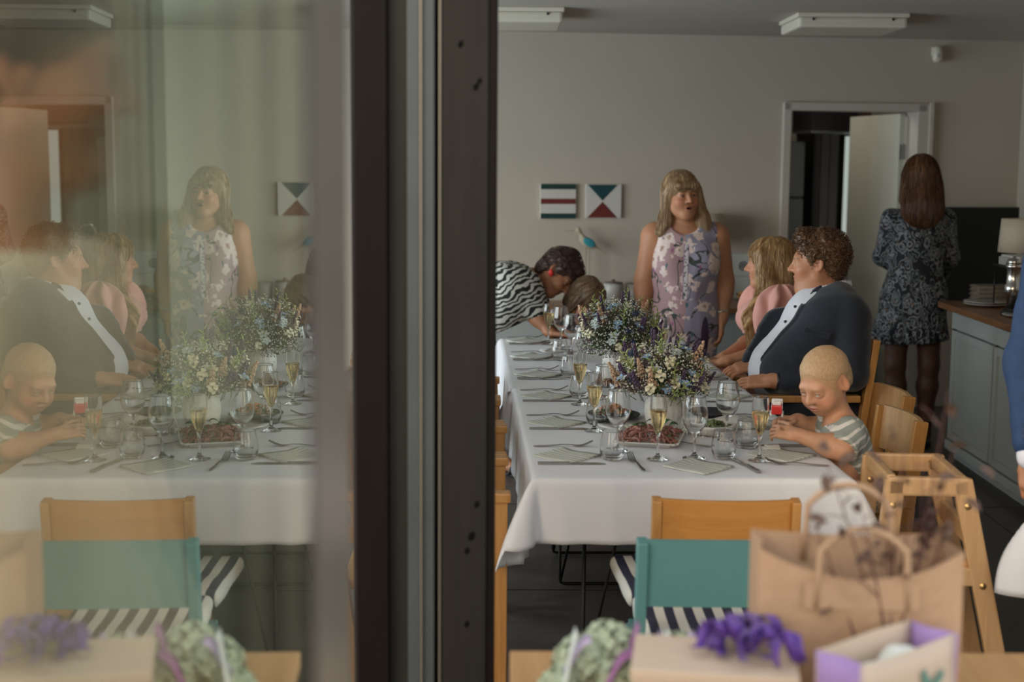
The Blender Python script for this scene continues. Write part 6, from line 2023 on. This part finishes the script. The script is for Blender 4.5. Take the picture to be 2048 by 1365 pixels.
def leaf_mesh(L=.04, w=.022, bend=.01):
    bm = bmesh.new(); n = 6; rows = []
    for i in range(n + 1):
        q = i / n; ww = w * .5 * math.sin(PI * min(1, q * .92 + .06)) ** .8
        z = bend * math.sin(q * PI) ; rows.append([bm.verts.new((q * L, s * ww, z + abs(s) * .25 * ww)) for s in (-1, 0, 1)])
    for a, b in zip(rows, rows[1:]):
        for k in range(2): bm.faces.new((a[k], b[k], b[k + 1], a[k + 1]))
    return bm
lf0 = obj('leaf', leaf_mesh(), M_LEAF, pl1, smooth=True)
_s = lf0.modifiers.new('thickness', 'SOLIDIFY'); _s.thickness = .0008
lf0.location = (-.03, .09, .042)
for k, (x, y, z) in enumerate(((.04, .05, .046), (.06, -.03, .044), (-.05, .02, .046), (.02, -.07, .044), (.0, .03, .05), (-.03, -.03, .05), (.05, .1, .03), (.07, -.08, .03), (-.07, .10, .03))):
    instance('leaf', lf0, pl1, (x, y, z), (random.uniform(-.4, .4), random.uniform(-.3, .2), random.uniform(0, 6)), random.uniform(.6, 1.0))
# dark plate with carrots
dp = lathe_thing('vegetable_plate', 'round black plate of roast carrots and greens left of the near vase', 'plate', T(-.14, .98), (('plate_body', [(0, 0), (.05, 0), (.098, .014), (.100, .018), (.096, .018), (.05, .006), (0, .006)], M_DARKPLATE),))
def carrot(bm):
    a = random.uniform(0, 6.28); r = random.uniform(0, .065); z = .016 + .034 * (1 - r / .08) * random.random()
    b = random.uniform(0, PI); L = random.uniform(.012, .02)
    c = Vector((r * math.cos(a), r * math.sin(a), z)); d = Vector((math.cos(b), math.sin(b), random.uniform(-.3, .3))) * L
    tube(bm, [c - d, c, c + d], [.004, .0065, .003], 5)
heap('carrot_pieces', dp, 60, carrot, M_CARROT)
def greens(bm):
    a = random.uniform(0, 6.28); r = random.uniform(0, .075); z = .014 + .034 * (1 - r / .08) * random.random()
    c = Vector((r * math.cos(a), r * math.sin(a), z)); b = random.uniform(0, 6.28)
    tube(bm, [c, c + Vector((math.cos(b), math.sin(b), .3)) * .012, c + Vector((math.cos(b + .6), math.sin(b + .6), .1)) * .024], [.002, .004, .001], 4)
heap('salad_greens', dp, 70, greens, M_LEAF)
lathe_thing('side_plate', 'round white plate under the edge of the black plate', 'plate', T(-.12, .80), (('plate_body', [(0, 0), (.05, 0), (.092, .008), (.094, .010), (.05, .004), (0, .004)], M_PLATE),))
lathe_thing('saucer', 'white saucer beside the farthest flutes on the left', 'saucer', T(-.235, 2.72), (('saucer_dish', [(0, 0), (.04, 0), (.082, .010), (.084, .012), (.04, .004), (0, .004)], M_PLATE),))
dd = lathe_thing('dark_dish', 'small black dish between the two bouquets', 'dish', T(-.085, 1.62), (('dish_body', [(0, 0), (.05, 0), (.085, .018), (.087, .022), (.083, .022), (.05, .006), (0, .006)], M_DARKPLATE),))
heap('roast_pieces', dd, 40, carrot, mottled('roast_bits', (.20, .08, .04), .3, 40, .5, .2, 60))
d3 = lathe_thing('dark_dish', 'small black dish on the right behind the green salad bowl', 'dish', T(.22, 1.02), (('dish_body', [(0, 0), (.05, 0), (.085, .016), (.087, .020), (.083, .020), (.05, .006), (0, .006)], M_DARKPLATE),))
# tongue-shaped salad bowl
sb = thing('salad_bowl', 'white wavy-rimmed bowl of green salad at the near right', 'bowl', T(.175, .66), YT + R(20))
n1, n2 = 28, 8
P = np.zeros((n1, n2, 3))
for i in range(n1):
    a = 2 * PI * i / n1
    for j in range(n2):
        q = j / (n2 - 1)
        rx = .035 + .055 * q; ry = .03 + .045 * q
        P[i, j] = (rx * math.cos(a), ry * math.sin(a), .004 + .036 * q ** 2 + (.026 * q ** 3 * max(0, math.cos(a)) ** 2))
o = grid_mesh('bowl_body', P, M_PLATE, sb, .004, closed_u=True)
bm = bmesh.new(); lathe(bm, [(0, 0), (.034, 0), (.036, .006), (0, .006)], 24); obj('bowl_foot', bm, M_PLATE, sb)
def speck(bm):
    a = random.uniform(0, 6.28); r = random.uniform(0, .058) 
    c = Vector((r * math.cos(a) * 1.15, r * math.sin(a) * .9, .018 + .026 * (1 - r / .07) + random.uniform(0, .008)))
    b = random.uniform(0, 6.28)
    tube(bm, [c, c + Vector((math.cos(b), math.sin(b), .4)) * .006, c + Vector((math.cos(b + .8), math.sin(b + .8), .1)) * .012], [.002, .0035, .001], 4)
heap('green_salad', sb, 150, speck, M_SALADG)
lay(FK, .66, 4.60, 152, 'serving fork resting on the edge of the meat platter', 'forks on the table')
# toy and soft thing in front of the toddler
toy = thing('toy_bus', 'red and white toy vehicle held by the toddler', 'toy', (.868, 4.585, .862), R(78))
M_TOYR = principled('toy_red', (.55, .02, .02), .35); M_TOYW = principled('toy_white', (.65, .63, .60), .4)
obj('toy_body', B((0, 0, .026), (.062, .034, .030), bev=.005), M_TOYR, toy)
for x in (-.018, .006): obj('toy_window', B((x, .0, .032), (.016, .0365, .014), bev=.002), M_TOYW, toy)
obj('toy_cab', B((.024, 0, .040), (.018, .036, .030), bev=.004), M_TOYW, toy)
for x in (-.016, .008): obj('toy_stud', B((x, 0, .046), (.014, .026, .012), bev=.003), M_TOYW, toy)
for x in (-.02, .02):
    for y in (-.018, .018):
        bm = bmesh.new(); lathe(bm, [(0, .003), (.007, .003), (.008, 0), (.007, -.003), (0, -.003)], 14); obj('toy_wheel', bm, M_TOYW, toy, loc=(x, y, .009), rot=(R(90), 0, 0))
nb = thing('folded_tissue', 'small white folded tissue under the toddler\'s hand', 'tissue', (.848, 4.56, ZT), R(15))
obj('tissue_fold', B((0, 0, .006), (.055, .032, .012), bev=.004), M_PLATE, nb)
obj('tissue_fold', B((.004, .002, .015), (.045, .028, .008), bev=.003), M_PLATE, nb)

# ------------------------------------------------------------------ bouquets
M_STEM = mottled('flower_stem', (.10, .15, .05), .3, 30, .6, .1, 60)
M_LAV = mottled('lavender', (.085, .050, .095), .35, 60, .7, .2, 60)
M_LIM = mottled('dusky_statice', (.15, .085, .10), .4, 50, .75, .2, 60)
M_DELPH = mottled('delphinium_blue', (.24, .36, .50), .2, 60, .6, .1, 60)
M_DELPH2 = mottled('pale_delphinium', (.48, .54, .53), .15, 60, .6, .1, 60)
M_THIS = mottled('sea_holly', (.035, .055, .10), .3, 80, .6, .1, 60)
M_AST = mottled('peach_astilbe', (.50, .33, .21), .25, 60, .75, .2, 60)
M_CREAM = mottled('cream_petal', (.62, .58, .40), .12, 50, .6, .1, 60)
M_GYP = mottled('gypsophila_white', (.60, .59, .50), .12, 60, .7, 0)
M_GREEN = mottled('fresh_green_sprig', (.25, .30, .09), .25, 40, .6, .1, 60)
M_FOL = mottled('foliage', (.075, .105, .040), .35, 30, .6, .1, 60)
def blob(bm, c, r, sub=1, sc=(1, 1, 1)):
    res = bmesh.ops.create_icosphere(bm, subdivisions=sub, radius=r)
    bmesh.ops.scale(bm, vec=sc, verts=res['verts']); bmesh.ops.translate(bm, vec=c, verts=res['verts'])
def octa(bm, c, r, h=1.0):
    c = Vector(c); a = random.uniform(0, 3)
    t = bm.verts.new(c + Vector((0, 0, r * h))); b = bm.verts.new(c - Vector((0, 0, r * h)))
    q = [bm.verts.new(c + Vector((r * math.cos(a + k * PI / 2), r * math.sin(a + k * PI / 2), 0))) for k in range(4)]
    for k in range(4): bm.faces.new((q[k], q[(k + 1) % 4], t)); bm.faces.new((q[(k + 1) % 4], q[k], b))
PROTO = {}
def proto(name, bms):
    """one mesh with several materials; hidden nowhere, kept as mesh data only"""
    me = bpy.data.meshes.new(name); bm = bmesh.new(); mats = []
    for b, m in bms:
        tmp = bpy.data.meshes.new('tmp'); b.to_mesh(tmp); b.free()
        n0 = len(bm.faces); bm.from_mesh(tmp); bm.faces.ensure_lookup_table()
        for f in bm.faces[n0:]: f.material_index = len(mats); f.smooth = True
        mats.append(m); bpy.data.meshes.remove(tmp)
    bm.to_mesh(me); bm.free()
    for m in mats: me.materials.append(m)
    PROTO[name] = me
b1 = bmesh.new(); tube(b1, [(0, 0, -.06), (.002, 0, 0), (0, 0, .055)], .0013, 4); b2 = bmesh.new()
for i in range(34):
    q = i / 33; a = i * 2.4; rr = .0065 * (1 - .6 * q); octa(b2, (rr * math.cos(a), rr * math.sin(a), q * .058), .0036, 1.4)
proto('lavender_spike', [(b1, M_STEM), (b2, M_LAV)])
b1 = bmesh.new(); tube(b1, [(0, 0, -.05), (.003, 0, 0)], .0014, 4); b2 = bmesh.new(); b3 = bmesh.new()
for i in range(5):
    a = i * 2 * PI / 5; d = Vector((math.cos(a), math.sin(a), 0)); n = Vector((-d.y, d.x, 0))
    vs = [b2.verts.new(v) for v in (Vector((0, 0, 0)), d * .008 + n * .0065 + Vector((0, 0, .004)), d * .016 + n * .005 + Vector((0, 0, .005)), d * .019 + Vector((0, 0, .003)), d * .016 - n * .005 + Vector((0, 0, .005)), d * .008 - n * .0065 + Vector((0, 0, .004)))]
    b2.faces.new(vs)
blob(b3, (0, 0, .005), .004, 1)
proto('delphinium_bloom', [(b1, M_STEM), (b2, M_DELPH), (b3, M_GYP)])
PROTO['pale_delphinium_bloom'] = PROTO['delphinium_bloom'].copy(); PROTO['pale_delphinium_bloom'].materials[1] = M_DELPH2
b1 = bmesh.new(); tube(b1, [(0, 0, -.06), (0, 0, 0)], .0018, 5); b2 = bmesh.new(); blob(b2, (0, 0, .006), .010, 2)
for i in range(90):
    z = 1 - 2 * (i + .5) / 90; a = i * 2.39996; s = math.sqrt(1 - z * z); d = Vector((s * math.cos(a), s * math.sin(a), z))
    if z < -.6: continue
    x = d.orthogonal().normalized(); y = d.cross(x); c = Vector((0, 0, .006))
    q = [b2.verts.new(c + d * .009 + (x * math.cos(k * 2.094) + y * math.sin(k * 2.094)) * .0014) for k in range(3)]; tp = b2.verts.new(c + d * random.uniform(.017, .022))
    for k in range(3): b2.faces.new((q[k], q[(k + 1) % 3], tp))
proto('thistle_head', [(b1, M_STEM), (b2, M_THIS)])
b1 = bmesh.new(); tube(b1, [(0, 0, -.05), (0, 0, .08)], .0016, 5); b2 = bmesh.new()
for i in range(150):
    q = random.random(); r = .020 * (1 - q) * random.random() ** .5 + .002; a = random.uniform(0, 6.28)
    octa(b2, (r * math.cos(a), r * math.sin(a), q * .088 - .01 + r * .25), random.uniform(.0022, .0042), 1.5)
proto('astilbe_plume', [(b1, M_STEM), (b2, M_AST)])
b1 = bmesh.new(); tube(b1, [(0, 0, -.05), (0, 0, 0)], .0018, 5); b2 = bmesh.new()
for i in range(7):
    a = i * 2.4; d = Vector((math.cos(a), math.sin(a), 0)); n = Vector((-d.y, d.x, 0)); o_ = d * .004 + Vector((0, 0, i * .0035))
    rows = []
    for q in range(4):
        t = q / 3; w = .009 * math.sin(PI * (.15 + .75 * t)); p = o_ + d * .014 * t + Vector((0, 0, .012 * t - .010 * t * t))
        rows.append([b2.verts.new(p + n * w * s + Vector((0, 0, .003 * abs(s) * (1 if q < 3 else -1)))) for s in (-1, 0, 1)])
    for r0, r1 in zip(rows, rows[1:]):
        for k in range(2): b2.faces.new((r0[k], r1[k], r1[k + 1], r0[k + 1]))
proto('cream_snapdragon', [(b1, M_STEM), (b2, M_CREAM)])
b1 = bmesh.new()
tube(b1, [(0, 0, -.06), (.002, 0, -.02), (.006, .002, .05)], .0015, 4)
for i in range(9):
    q = i / 8; a = i * 2.4; d = Vector((math.cos(a), math.sin(a), .8)).normalized(); c = Vector((.006 * q, 0, -.02 + .072 * q))
    tube(b1, [c, c + d * .010, c + d * .020], [.001, .003, .0012], 4)
proto('green_sprig', [(b1, M_GREEN)])
def place(name, parent, p, d, roll, sc, me=None):
    o = bpy.data.objects.new(name, PROTO[me or name]); COL.objects.link(o); o.parent = parent
    o.location = p; o.rotation_mode = 'QUATERNION'
    q = Vector((0, 0, 1)).rotation_difference(Vector(d)); o.rotation_quaternion = q @ Matrix.Rotation(roll, 3, 'Z').to_quaternion(); o.scale = (sc,) * 3
    return o
def bouquet(label, loc, seed, rx=.165, rz=.165):
    rnd = random.Random(seed)
    t = thing('bouquet', label, 'bouquet', loc, 0, 'wild flower bouquets')
    c = Vector((0, 0, .14)); base = Vector((0, 0, .07))
    def spot(zmin=-.35, zmax=1.0, rmul=1.0):
        z = rnd.uniform(zmin, zmax); a = rnd.uniform(0, 2 * PI); s = math.sqrt(max(0, 1 - z * z))
        k = rmul * rnd.uniform(.86, 1.04)
        p = c + Vector((rx * s * math.cos(a) * k, rx * s * math.sin(a) * k, rz * z * k + .03))
        return p, (p - base).normalized()
    plan = [('lavender_spike', 30, -.2, 1.0, .96, None), ('delphinium_bloom', 16, -.1, .9, 1.0, None), ('delphinium_bloom', 14, .0, .9, 1.0, 'pale_delphinium_bloom'), ('thistle_head', 7, .0, .9, .98, None),
            ('astilbe_plume', 5, -.2, .8, .92, None), ('cream_snapdragon', 24, -.4, .9, 1.0, None), ('green_sprig', 20, -.3, 1.0, 1.0, None)]
    for name, n, z0, z1, rm, me in plan:
        for _ in range(n):
            p, d = spot(z0, z1, rm); d = (d + Vector((0, 0, .9 if name in ('lavender_spike', 'astilbe_plume') else .25))).normalized(); place(name, t, p, d, rnd.uniform(0, 6), rnd.uniform(.8, 1.25), me)
    # filler masses nobody could count
    bm = bmesh.new()
    for _ in range(1500):
        p, d = spot(-.32, 1.0, rnd.uniform(.82, 1.04)); octa(bm, p, rnd.uniform(.0026, .0050))
    tag(obj('gypsophila', bm, M_GYP, t, smooth=True), kind='stuff')
    bm = bmesh.new()
    for _ in range(210):
        p, d = spot(-.32, .9, rnd.uniform(.78, 1.02))
        for _ in range(12):
            octa(bm, p + Vector((rnd.gauss(0, .009), rnd.gauss(0, .009), rnd.gauss(0, .007))), rnd.uniform(.002, .0036))
    tag(obj('statice', bm, M_LIM, t, smooth=True), kind='stuff')
    bm = bmesh.new()
    for _ in range(420):
        p, d = spot(-.35, .9, rnd.uniform(.5, .93)); x = d.orthogonal().normalized(); a = rnd.uniform(0, 6.28)
        n = (x * math.cos(a) + d.cross(x) * math.sin(a)); L = rnd.uniform(.025, .05); w = rnd.uniform(.003, .007)
        y = d.cross(n)
        v = [bm.verts.new(q) for q in (p, p + (d * .6 + n) * L * .5 + y * w, p + (d * .5 + n * .9) * L, p + (d * .6 + n) * L * .5 - y * w)]
        bm.faces.new(v)
    for _ in range(160):
        p, d = spot(-.3, .9, .9); tube(bm, [base + Vector((rnd.gauss(0, .02), rnd.gauss(0, .02), 0)), (base + p) / 2 + Vector((0, 0, .02)), p], .0011, 3, cap=False)
    tag(obj('foliage', bm, M_FOL, t), kind='stuff')
    return t
def vase(label, loc):
    t = thing('vase', label, 'vase', loc, 0, 'white ribbed vases')
    n1, n2 = 72, 14
    P = np.zeros((n1, n2, 3))
    for i in range(n1):
        a = 2 * PI * i / n1
        for j in range(n2):
            q = j / (n2 - 1); r = .046 + .018 * math.sin(PI * (.12 + .76 * q)) ; r *= 1 + .030 * abs(math.sin(a * 9)) * math.sin(PI * (.05 + .9 * q))
            P[i, j] = (r * math.cos(a), r * math.sin(a), .002 + .125 * q)
    grid_mesh('vase_body', P, M_VASE, t, .003, closed_u=True)
    bm = bmesh.new(); lathe(bm, [(0, 0), (.047, 0), (.048, .004), (0, .004)], 36); obj('vase_foot', bm, M_VASE, t)
    return t
M_VASE = mottled('speckled_white_glaze', (.60, .58, .53), .10, 90, .35, .05, 60)
vase('near white ribbed vase holding the nearer bouquet', XYZ(.535, 4.93)); bouquet('nearer bouquet of lavender, blue delphinium, thistle and white gypsophila', XYZ(.535, 4.93), 3, .158, .135)
vase('far white ribbed vase holding the farther bouquet', XYZ(.455, 6.05)); bouquet('farther bouquet with peach astilbe plumes and blue blooms', XYZ(.455, 6.05), 11, .160, .185)
# fallen gypsophila beside the near vase
bm = bmesh.new()
for _ in range(60):
    x, y = random.gauss(.60, .03), random.gauss(4.80, .035); octa(bm, (x, y, ZT + random.uniform(.003, .03)), .004)
    tube(bm, [(x, y, ZT + .012), (x + .02, y + .03, ZT + .05)], .0006, 3, cap=False)
tag(obj('fallen_gypsophila', bm, M_GYP), 'fallen gypsophila lying on the cloth beside the near vase', 'flowers', kind='stuff')
# ------------------------------------------------------------------ gift table in the foreground
M_GT = wood('light_oak_board', (.42, .24, .10), (.52, .32, .15), .45, 'Y', .7)
M_KRAFT = mottled('kraft_paper', (.45, .30, .195), .07, 5, .75, .35, 9)
M_GIFT = principled('printed_cream_paper', (.55, .45, .36), .6)
_v = texco(M_GIFT)
_c = (.55, .46, .38)
for sc, off, colr, th in ((14, (0, 0, 0), (.16, .34, .30), .17), (11, (3, 2, 1), (.42, .17, .10), .13), (12, (7, 1, 5), (.25, .13, .30), .15), (15, (1, 8, 2), (.50, .36, .08), .13)):
    _vo = M_GIFT.node_tree.nodes.new('ShaderNodeTexVoronoi'); _vo.inputs['Scale'].default_value = sc
    _mp = M_GIFT.node_tree.nodes.new('ShaderNodeMapping'); _mp.inputs['Location'].default_value = off; M_GIFT.node_tree.links.new(_v, _mp.inputs[0]); M_GIFT.node_tree.links.new(_mp.outputs[0], _vo.inputs['Vector'])
    _w = noise(M_GIFT, _v, 60, 1)
    _k = math_(M_GIFT, 'LESS_THAN', math_(M_GIFT, 'ADD', _vo.outputs['Distance'], math_(M_GIFT, 'MULTIPLY', math_(M_GIFT, 'SUBTRACT', _w.outputs[0], .5), .25)), th)
    _c = mixc(M_GIFT, math_(M_GIFT, 'MULTIPLY', _k, math_(M_GIFT, 'GREATER_THAN', sepxyz(M_GIFT, _vo.outputs['Color'])[0], .5)), _c, colr)
setcol(M_GIFT, _c)
M_CREAMP = mottled('cream_card', (.56, .46, .36), .04, 6, .6, .1, 40)
M_LILAC = mottled('lilac_card', (.36, .25, .58), .05, 8, .55, .1, 40)
M_PURPLE = principled('violet_ribbon', (.085, .028, .27), .35, sheen=.2)
M_PINKR = principled('mauve_ribbon', (.30, .13, .30), .4)
M_LILR = principled('lilac_ribbon', (.50, .42, .62), .4)
M_HYD = mottled('pale_green_hydrangea', (.42, .50, .36), .22, 40, .65, .1, 60)
M_TISSUE = mottled('white_tissue', (.62, .68, .66), .04, 20, .7, .2, 40)
M_TWIG = mottled('reddish_twig', (.11, .05, .045), .25, 40, .7, .1, 60)
M_TWLEAF = mottled('dusky_leaf', (.11, .065, .048), .35, 20, .6, .1, 60)
ZG = .752
gt = thing('gift_table', 'light wooden table in the foreground carrying the gifts', 'table', (.007, 1.85, 0), R(.5))
obj('table_top', B((.55, .40, .735), (1.10, .80, .034), bev=.004), M_GT, gt)
for x in (.06, 1.04):
    for y in (.06, .74): obj('leg', B((x, y, .359), (.05, .05, .718), bev=.004), M_GT, gt)
for y in (.06, .74): obj('apron', B((.55, y, .68), (.93, .022, .07), bev=.003), M_GT, gt)
# kraft paper bag, open top with dented rim
bag = thing('paper_bag', 'large brown kraft paper bag with twisted handles on the gift table', 'bag', (.583, 2.345, ZG), R(-3))
w, d, h = .335, .125, .308
def bag_shell(name, w, d, h, mats, parent, dent=.05, taper=.0, th=.0012, n=12, m=10, flare=0):
    pts = [(-w / 2, -d / 2)] + [(-w / 2 + w * i / n, -d / 2) for i in range(1, n)] + [(w / 2, -d / 2), (w / 2 - d * .10, 0), (w / 2, d / 2)] + [(w / 2 - w * i / n, d / 2) for i in range(1, n)] + [(-w / 2, d / 2), (-w / 2 + d * .10, 0)]
    P = np.zeros((len(pts), m, 3))
    for i, (x, y) in enumerate(pts):
        for j in range(m):
            q = j / (m - 1)
            u = x / (w / 2)
            dn = dent * (1 - u * u) * q ** 2
            z = h * q - (dn if y < -d * .3 else dn * .25) 
            yy = y * (1 + flare * q) - (.020 * (1 - u * u) * q if y < -d * .3 else -.012 * (1 - u * u) * q) + .004 * math.sin(u * 9 + q * 6) * q
            P[i, j] = (x * (1 + taper * q), yy, z)
    o = grid_mesh(name, P, mats, parent, th, closed_u=True, smooth=False)
    return o
bag_shell('bag_body', w, d, h, M_KRAFT, bag, dent=.045)
obj('bag_bottom', B((0, 0, .001), (w - .004, d - .004, .002)), M_KRAFT, bag)
for y, dz in ((-.078, -.040), (.07, 0)):
    bm = bmesh.new()
    pts = [(-.075, y, h + dz - .055), (-.072, y, h + dz)] + [(-.070 + .140 * (i / 10), y + .01 * math.sin(PI * i / 10), h + dz + .015 + .062 * math.sin(PI * (.08 + .84 * i / 10)) ** .6) for i in range(11)] + [(.072, y, h + dz), (.075, y, h + dz - .055)]
    tube(bm, pts, .006, 7); obj('handle', bm, M_KRAFT, bag)
    bm = bmesh.new(); box(bm, (0, y + (.003 if y > 0 else -.001), h + dz - .035), (.19, .003, .045), bev=.001); obj('handle_patch', bm, M_KRAFT, bag)
# twigs sticking out of the bag
tw = thing('twig_bunch', 'dry reddish twigs with dusky leaves standing in the kraft bag', 'twigs', (.62, 2.28, ZG + .02), 0)
rnd = random.Random(5)
tips = [(-.10, .02, .43), (-.055, -.02, .385), (-.015, .0, .415), (.06, .02, .425), (.10, -.01, .46), (.125, .02, .40), (.03, .03, .455), (.09, .0, .555), (.035, -.02, .37), (-.13, .0, .36)]
for tx, ty, tz in tips:
    bm = bmesh.new()
    p0 = Vector((rnd.uniform(-.02, .05), rnd.uniform(-.02, .02), 0)); p2 = Vector((tx, ty, tz)); p1 = (p0 + p2) / 2 + Vector((rnd.uniform(-.02, .02), 0, .04))
    pts = [p0 * (1 - q) ** 2 + p1 * 2 * q * (1 - q) + p2 * q * q for q in [i / 8 for i in range(9)]]
    tube(bm, pts, [.0026 - .0018 * i / 8 for i in range(9)], 5)
    for k in (4, 5, 6, 7):
        dd_ = Vector((rnd.uniform(-1, 1), rnd.uniform(-.4, .4), rnd.uniform(-.1, .6))).normalized() * rnd.uniform(.02, .055)
        tube(bm, [pts[k], pts[k] + dd_ * .6 + Vector((0, 0, .004)), pts[k] + dd_], .0010, 4)
    s_ = obj('twig', bm, M_TWIG, tw)
    for k in range(5):
        q = pts[rnd.randint(4, 8)]; lf = obj('leaf', leaf_mesh(.034, .017, .006), M_TWLEAF, s_, loc=q + Vector((rnd.uniform(-.03, .03), rnd.uniform(-.015, .015), rnd.uniform(-.01, .03))), rot=(rnd.uniform(-1, 1), rnd.uniform(-1, 1), rnd.uniform(0, 6)), smooth=True)
# printed gift bag with lilac lining
gb = thing('gift_bag', 'cream gift bag with butterfly print and lilac lining at the lower right', 'bag', (.593, 2.150, ZG), R(38))
gw, gd, gh = .242, .088, .198
def panel(name, p0, p1, m, fold=0.0):
    P = np.zeros((9, 6, 3))
    for i in range(9):
        for j in range(6):
            u, q = i / 8, j / 5
            nx, ny = p1[1] - p0[1], p0[0] - p1[0]; L = math.hypot(nx, ny)
            o_ = fold * (1 - abs(2 * u - 1)) + .004 * math.sin(u * 5 + q * 3) * q
            P[i, j] = (p0[0] + (p1[0] - p0[0]) * u - nx / L * o_, p0[1] + (p1[1] - p0[1]) * u - ny / L * o_, gh * q)
    return grid_mesh(name, P, m, gb, .0014)
a_, b_ = gw / 2, gd / 2
panel('front_panel', (-a_, -b_), (a_, -b_), M_GIFT); panel('back_panel', (a_, b_), (-a_, b_), M_CREAMP)
panel('side_gusset', (-a_, b_), (-a_, -b_), M_LILAC, .014); panel('side_gusset', (a_, -b_), (a_, b_), M_LILAC, .014)
obj('bag_bottom', B((0, 0, .001), (gw - .01, gd - .01, .002)), M_CREAMP, gb)
def butterfly(parent, x, z, k, m, rot):
    bm = bmesh.new()
    for s in (-1, 1):
        for pts in (((0, 0), (.016 * s, .016), (.020 * s, .008), (.012 * s, -.002)), ((0, 0), (.012 * s, -.003), (.013 * s, -.012), (.005 * s, -.014))):
            f0 = [bm.verts.new((px * k, 0, pz * k)) for px, pz in pts]; f1 = [bm.verts.new((px * k, -.0008, pz * k)) for px, pz in pts]
            bm.faces.new(f0); bm.faces.new(f1[::-1])
            for i in range(4): bm.faces.new((f0[i], f0[(i + 1) % 4], f1[(i + 1) % 4], f1[i]))
    bmesh.ops.recalc_face_normals(bm, faces=bm.faces)
    obj('butterfly_print', bm, m, parent, loc=(x, -gd / 2 - .007, z), rot=(0, rot, 0))
butterfly(gb, .045, .135, 1.5, principled('print_teal', (.10, .25, .22), .6), .2)
butterfly(gb, -.01, .085, 1.7, principled('print_orange', (.45, .18, .07), .6), -.3)
butterfly(gb, .05, .07, 1.6, principled('print_ochre', (.48, .32, .06), .6), .1)
ti = thing('tissue_wad', 'pale tissue paper filling the butterfly gift bag', 'tissue', (.593, 2.150, ZG + .004), R(38))
S_ = Sdf(); S_.rbox((0, 0, .07), (.090, .024, .07), rad=.02); S_.ball((-.03, 0, .145), .024, k=.03); S_.ball((.035, .0, .150), .026, k=.03)
S_.disp = lambda P: .007 * vnoise(P * 40) + .004 * vnoise(P * 90); S_.disp_pad = .012
sdf_obj('tissue_sheet', [S_.mesh(.006)], M_TISSUE, ti)
# flat wrapped present with violet ribbon curls
pb = thing('wrapped_present', 'flat present in printed cream paper at the bottom edge', 'present', (.335, 2.24, ZG), R(-8))
obj('present_box', B((0, 0, .068), (.26, .17, .136), bev=.004), M_GIFT, pb)
obj('present_lid', B((0, 0, .132), (.266, .176, .018), bev=.003), M_CREAMP, pb)
rb = thing('ribbon_bow', 'curled violet ribbon lying on the flat present', 'ribbon', (.385, 2.24, ZG + .142), R(10))
for k in range(26):
    rr_ = rnd.uniform(.008, .017); a0 = rnd.uniform(0, 6); ang = rnd.uniform(0, 2 * PI); L = rnd.uniform(.04, .10)
    n = 26; P = np.zeros((n, 2, 3)); dx, dy = math.cos(ang), math.sin(ang)
    for i in range(n):
        q = i / (n - 1); a = a0 + q * 12
        cx, cz = L * q, .018 + .030 * math.sin(PI * q) + rr_ * math.sin(a)
        off = rr_ * math.cos(a)
        for j, s in enumerate((-1, 1)):
            P[i, j] = (dx * (cx + s * .009) - dy * off, dy * (cx + s * .009) + dx * off, max(.003, cz))
    grid_mesh('ribbon_curl', P, M_PURPLE, rb, .0006)
# hydrangea posy with lilac ribbon
hp = thing('hydrangea_posy', 'pale green hydrangea posy tied with lilac ribbon on the gift table', 'posy', (.185, 2.42, ZG), R(5)); hp.scale = (1.25, 1.25, 1.25)
me = bpy.data.meshes.new('hydrangea_floret'); bm = bmesh.new()
for k in range(4):
    a = k * PI / 2; dv = Vector((math.cos(a), math.sin(a), 0)); nv_ = Vector((-dv.y, dv.x, 0))
    bm.faces.new([bm.verts.new(v) for v in (Vector(), dv * .006 + nv_ * .005 + Vector((0, 0, .002)), dv * .011 + Vector((0, 0, .003)), dv * .006 - nv_ * .005 + Vector((0, 0, .002)))])
bm.to_mesh(me); bm.free(); me.materials.append(M_HYD)
for cx, cy, cz, rr_, n in ((-.050, .0, .050, .034, 46), (-.005, .03, .058, .038, 52), (.045, -.005, .050, .032, 42), (.0, -.05, .036, .030, 36), (.095, .02, .046, .032, 42), (.135, -.01, .036, .026, 30), (-.085, -.035, .028, .024, 26)):
    for i in range(n):
        z = 1 - 1.5 * (i + .5) / n; a = i * 2.39996; s = math.sqrt(max(0, 1 - z * z)); dv = Vector((s * math.cos(a), s * math.sin(a), z))
        o = bpy.data.objects.new('hydrangea_floret', me); COL.objects.link(o); o.parent = hp
        o.location = Vector((cx, cy, cz)) + dv * rr_ * rnd.uniform(.92, 1.08); o.rotation_mode = 'QUATERNION'; o.rotation_quaternion = Vector((0, 0, 1)).rotation_difference(dv); o.scale = (rnd.uniform(.9, 1.35),) * 3
bm = bmesh.new()
for cx, cy, cz, rr_ in ((-.050, .0, .048, .028), (-.005, .03, .056, .032), (.045, -.005, .048, .027), (.0, -.05, .034, .025), (.095, .02, .044, .027), (.135, -.01, .034, .021), (-.085, -.035, .026, .019)): blob(bm, (cx, cy, cz), rr_, 2)
obj('flower_core', bm, M_FOL, hp, smooth=True)
for k, (x0, y0, x1, y1) in enumerate(((-.04, -.04, -.125, -.05), (-.06, -.04, -.105, -.095), (.03, -.02, -.03, .01), (.06, -.03, .01, -.085), (.08, .01, .0, .02), (.02, -.05, -.06, -.10), (.11, -.02, .06, -.07))):
    n = 12; P = np.zeros((n, 2, 3))
    for i in range(n):
        q = i / (n - 1); x = x0 + (x1 - x0) * q; y = y0 + (y1 - y0) * q
        for j, s in enumerate((-1, 1)): P[i, j] = (x, y + s * .012, .085 * (1 - q) ** 1.3 + .012 + .015 * math.sin(q * 8 + k) * (1 - q) + (.004 if s > 0 else 0))
    grid_mesh('ribbon_tail', P, (M_LILR, M_TISSUE, M_PINKR)[k % 3], hp, .0008)
